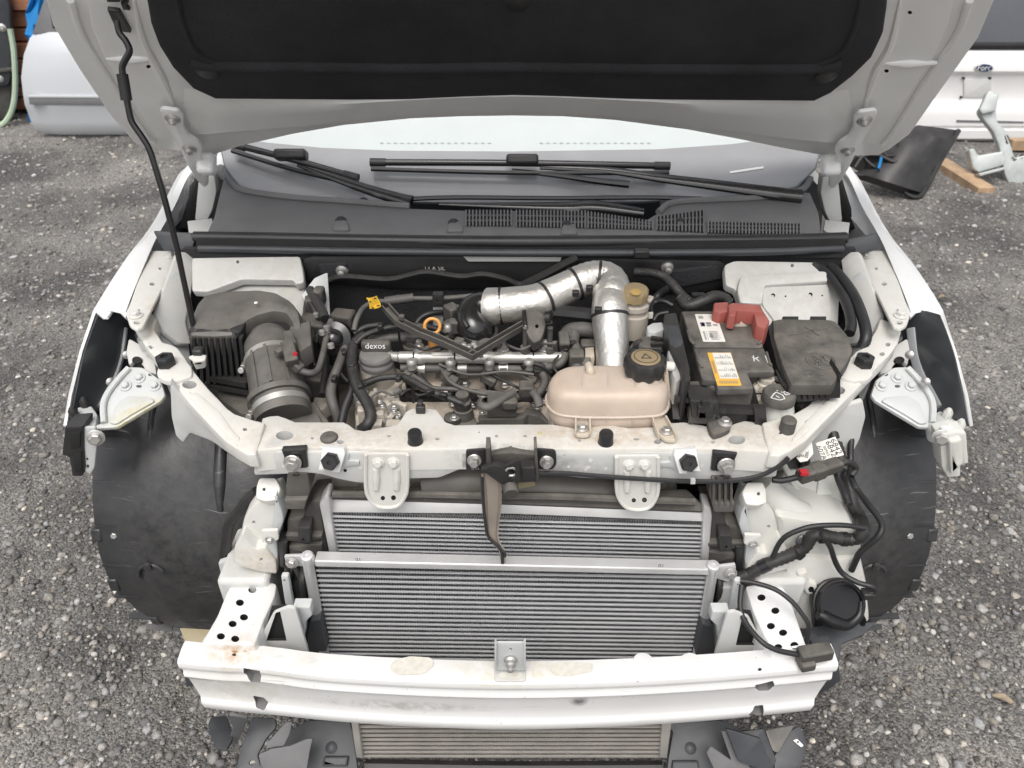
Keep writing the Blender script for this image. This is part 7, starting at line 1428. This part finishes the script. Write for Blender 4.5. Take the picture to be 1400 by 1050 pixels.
def fuse_box():
    m = MB('dusty_black'); m.plate([(1056, 437), (1068, 435), (1136, 436), (1144, 439), (1160, 458), (1167, 478), (1160, 494), (1150, 508), (1140, 526), (1082, 526), (1070, 500), (1058, 462)], zp(.945), .022, .006, r=4); f = part('fuse_box', m, label='black fuse box with embossed lid')
    m = MB('gloss_black'); m.plate([(1049, 446), (1057, 437), (1072, 490), (1084, 526), (1076, 530), (1062, 500)], zp(.935), .07, .004, r=2); part('lid_side', m, f)
    m = MB('black_plastic'); m.plate([(1070, 527), (1142, 527), (1150, 510), (1150, 545), (1090, 552), (1072, 545)], yp(Z(1100, 527, .93).y), .05, .004, r=2)
    for i in range(6): m.bar(Y(1090 + i * 8, 530, Z(1100, 527, .93).y - .004), Y(1091 + i * 8, 546, Z(1100, 527, .93).y - .004), .006, .008, (0, -1, 0))
    part('fuse_box_base', m, f, kind='stuff')
    for x in (1082, 1120): m = MB('black_plastic'); m.plate([(x - 12, 432), (x + 10, 432), (x + 10, 437), (x - 12, 437)], zp(.94), .02, .002); part('lid_clip', m, f)
    # moulded symbols on the lid
    ln = lambda m, p, q, w=.0026: m.bar(Z(*p, .9455), Z(*q, .9455), w, .0016)
    m = MB('brown_plastic'); c = Z(1122, 493, .9455); m.torus(c, UP, .026, .0013, 28, 6); m.torus(c, UP, .020, .0008, 24, 6); ln(m, (1111, 486), (1133, 500)); ln(m, (1116, 499), (1128, 486)); ln(m, (1114, 491), (1122, 499)); ln(m, (1122, 486), (1131, 494))
    ln(m, (1078, 459), (1098, 455)); ln(m, (1100, 446), (1120, 459)); ln(m, (1116, 446), (1104, 460)); ln(m, (1094, 455), (1120, 451)); ln(m, (1120, 452), (1136, 446)); m.torus(Z(1106, 512, .9455), UP, .006, .0012, 14, 5); ln(m, (1112, 511), (1126, 513)); part('lid_symbol', m, f, kind='stuff')
    # hoses on the wing side
    pipe('wing_hose', [(1112, 362, .955), (1128, 372, .95), (1142, 390, .945), (1156, 412, .94), (1164, 440, .93), (1161, 456, .92)], .0105, 'rubber', n=12)
    pipe('wing_hose', [(1134, 364, .955), (1152, 382, .95), (1168, 406, .945), (1180, 436, .935), (1184, 460, .92), (1178, 476, .90)], .0115, 'rubber', n=12)
    pipe('wing_hose', [(1092, 558, .86), (1104, 546, .87), (1122, 530, .88)], .008, 'hose_grey')
    m = MB('alu_dull'); m.cyl(Z(1119, 533, .88), Z(1123, 529, .885), .0095, n=12); part('hose_end', m)
    # washer filler
    c = Z(1066, 548, .90); m = MB('milky'); m.lathe(c, UP, [(.030, -.10), (.030, -.02), (.026, -.006), (.026, 0)], 26); w = part('washer_filler', m)
    m = MB('dusty_black'); m.lathe(Z(1065, 541, .915), UP, [(.0275, -.012), (.0295, -.010), (.0295, .004), (.0265, .008), (.0, .009)], 32); k = part('washer_cap', m, w)
    m = MB('dusty_black'); m.plate([(1072, 532), (1078, 527), (1090, 531), (1088, 537), (1080, 540)], zp(.918), .006, .002, r=2); part('cap_tab', m, k)
    f = zp(.9246); m = MB('white_ink')
    def L(*pts):
        for a, b in zip(pts, pts[1:]): m.bar(Z(*a, .9246), Z(*b, .9246), .0017, .0006)
    L((1056, 541), (1061, 536), (1070, 540), (1073, 545), (1066, 547), (1054, 544), (1056, 541)); L((1061, 541), (1066, 544)); L((1071, 536), (1078, 534), (1081, 538), (1074, 540), (1071, 536)); L((1074, 537), (1078, 537))
    for a in ((1057, 538), (1062, 533.5), (1068, 535.5)): L(a, (a[0] + 1.5, a[1] + 1))
    part('wash_symbol', m, k, kind='stuff')
    m = MB('milky'); m.plate([(1062, 562), (1078, 556), (1084, 566), (1074, 580), (1060, 580)], zp(.88), .02, .004, r=3); part('filler_bracket', m, w)
fuse_box()

def settle():
    """Nothing hangs deeper than thing > part > sub-part: what does is moved up to its part."""
    for o in list(scene.objects):
        chain = [o]
        while chain[-1].parent is not None: chain.append(chain[-1].parent)
        if len(chain) > 3:
            p = chain[-2]; o.location = Vector(ORG[o.name] - ORG[p.name]); o.parent = p
settle()
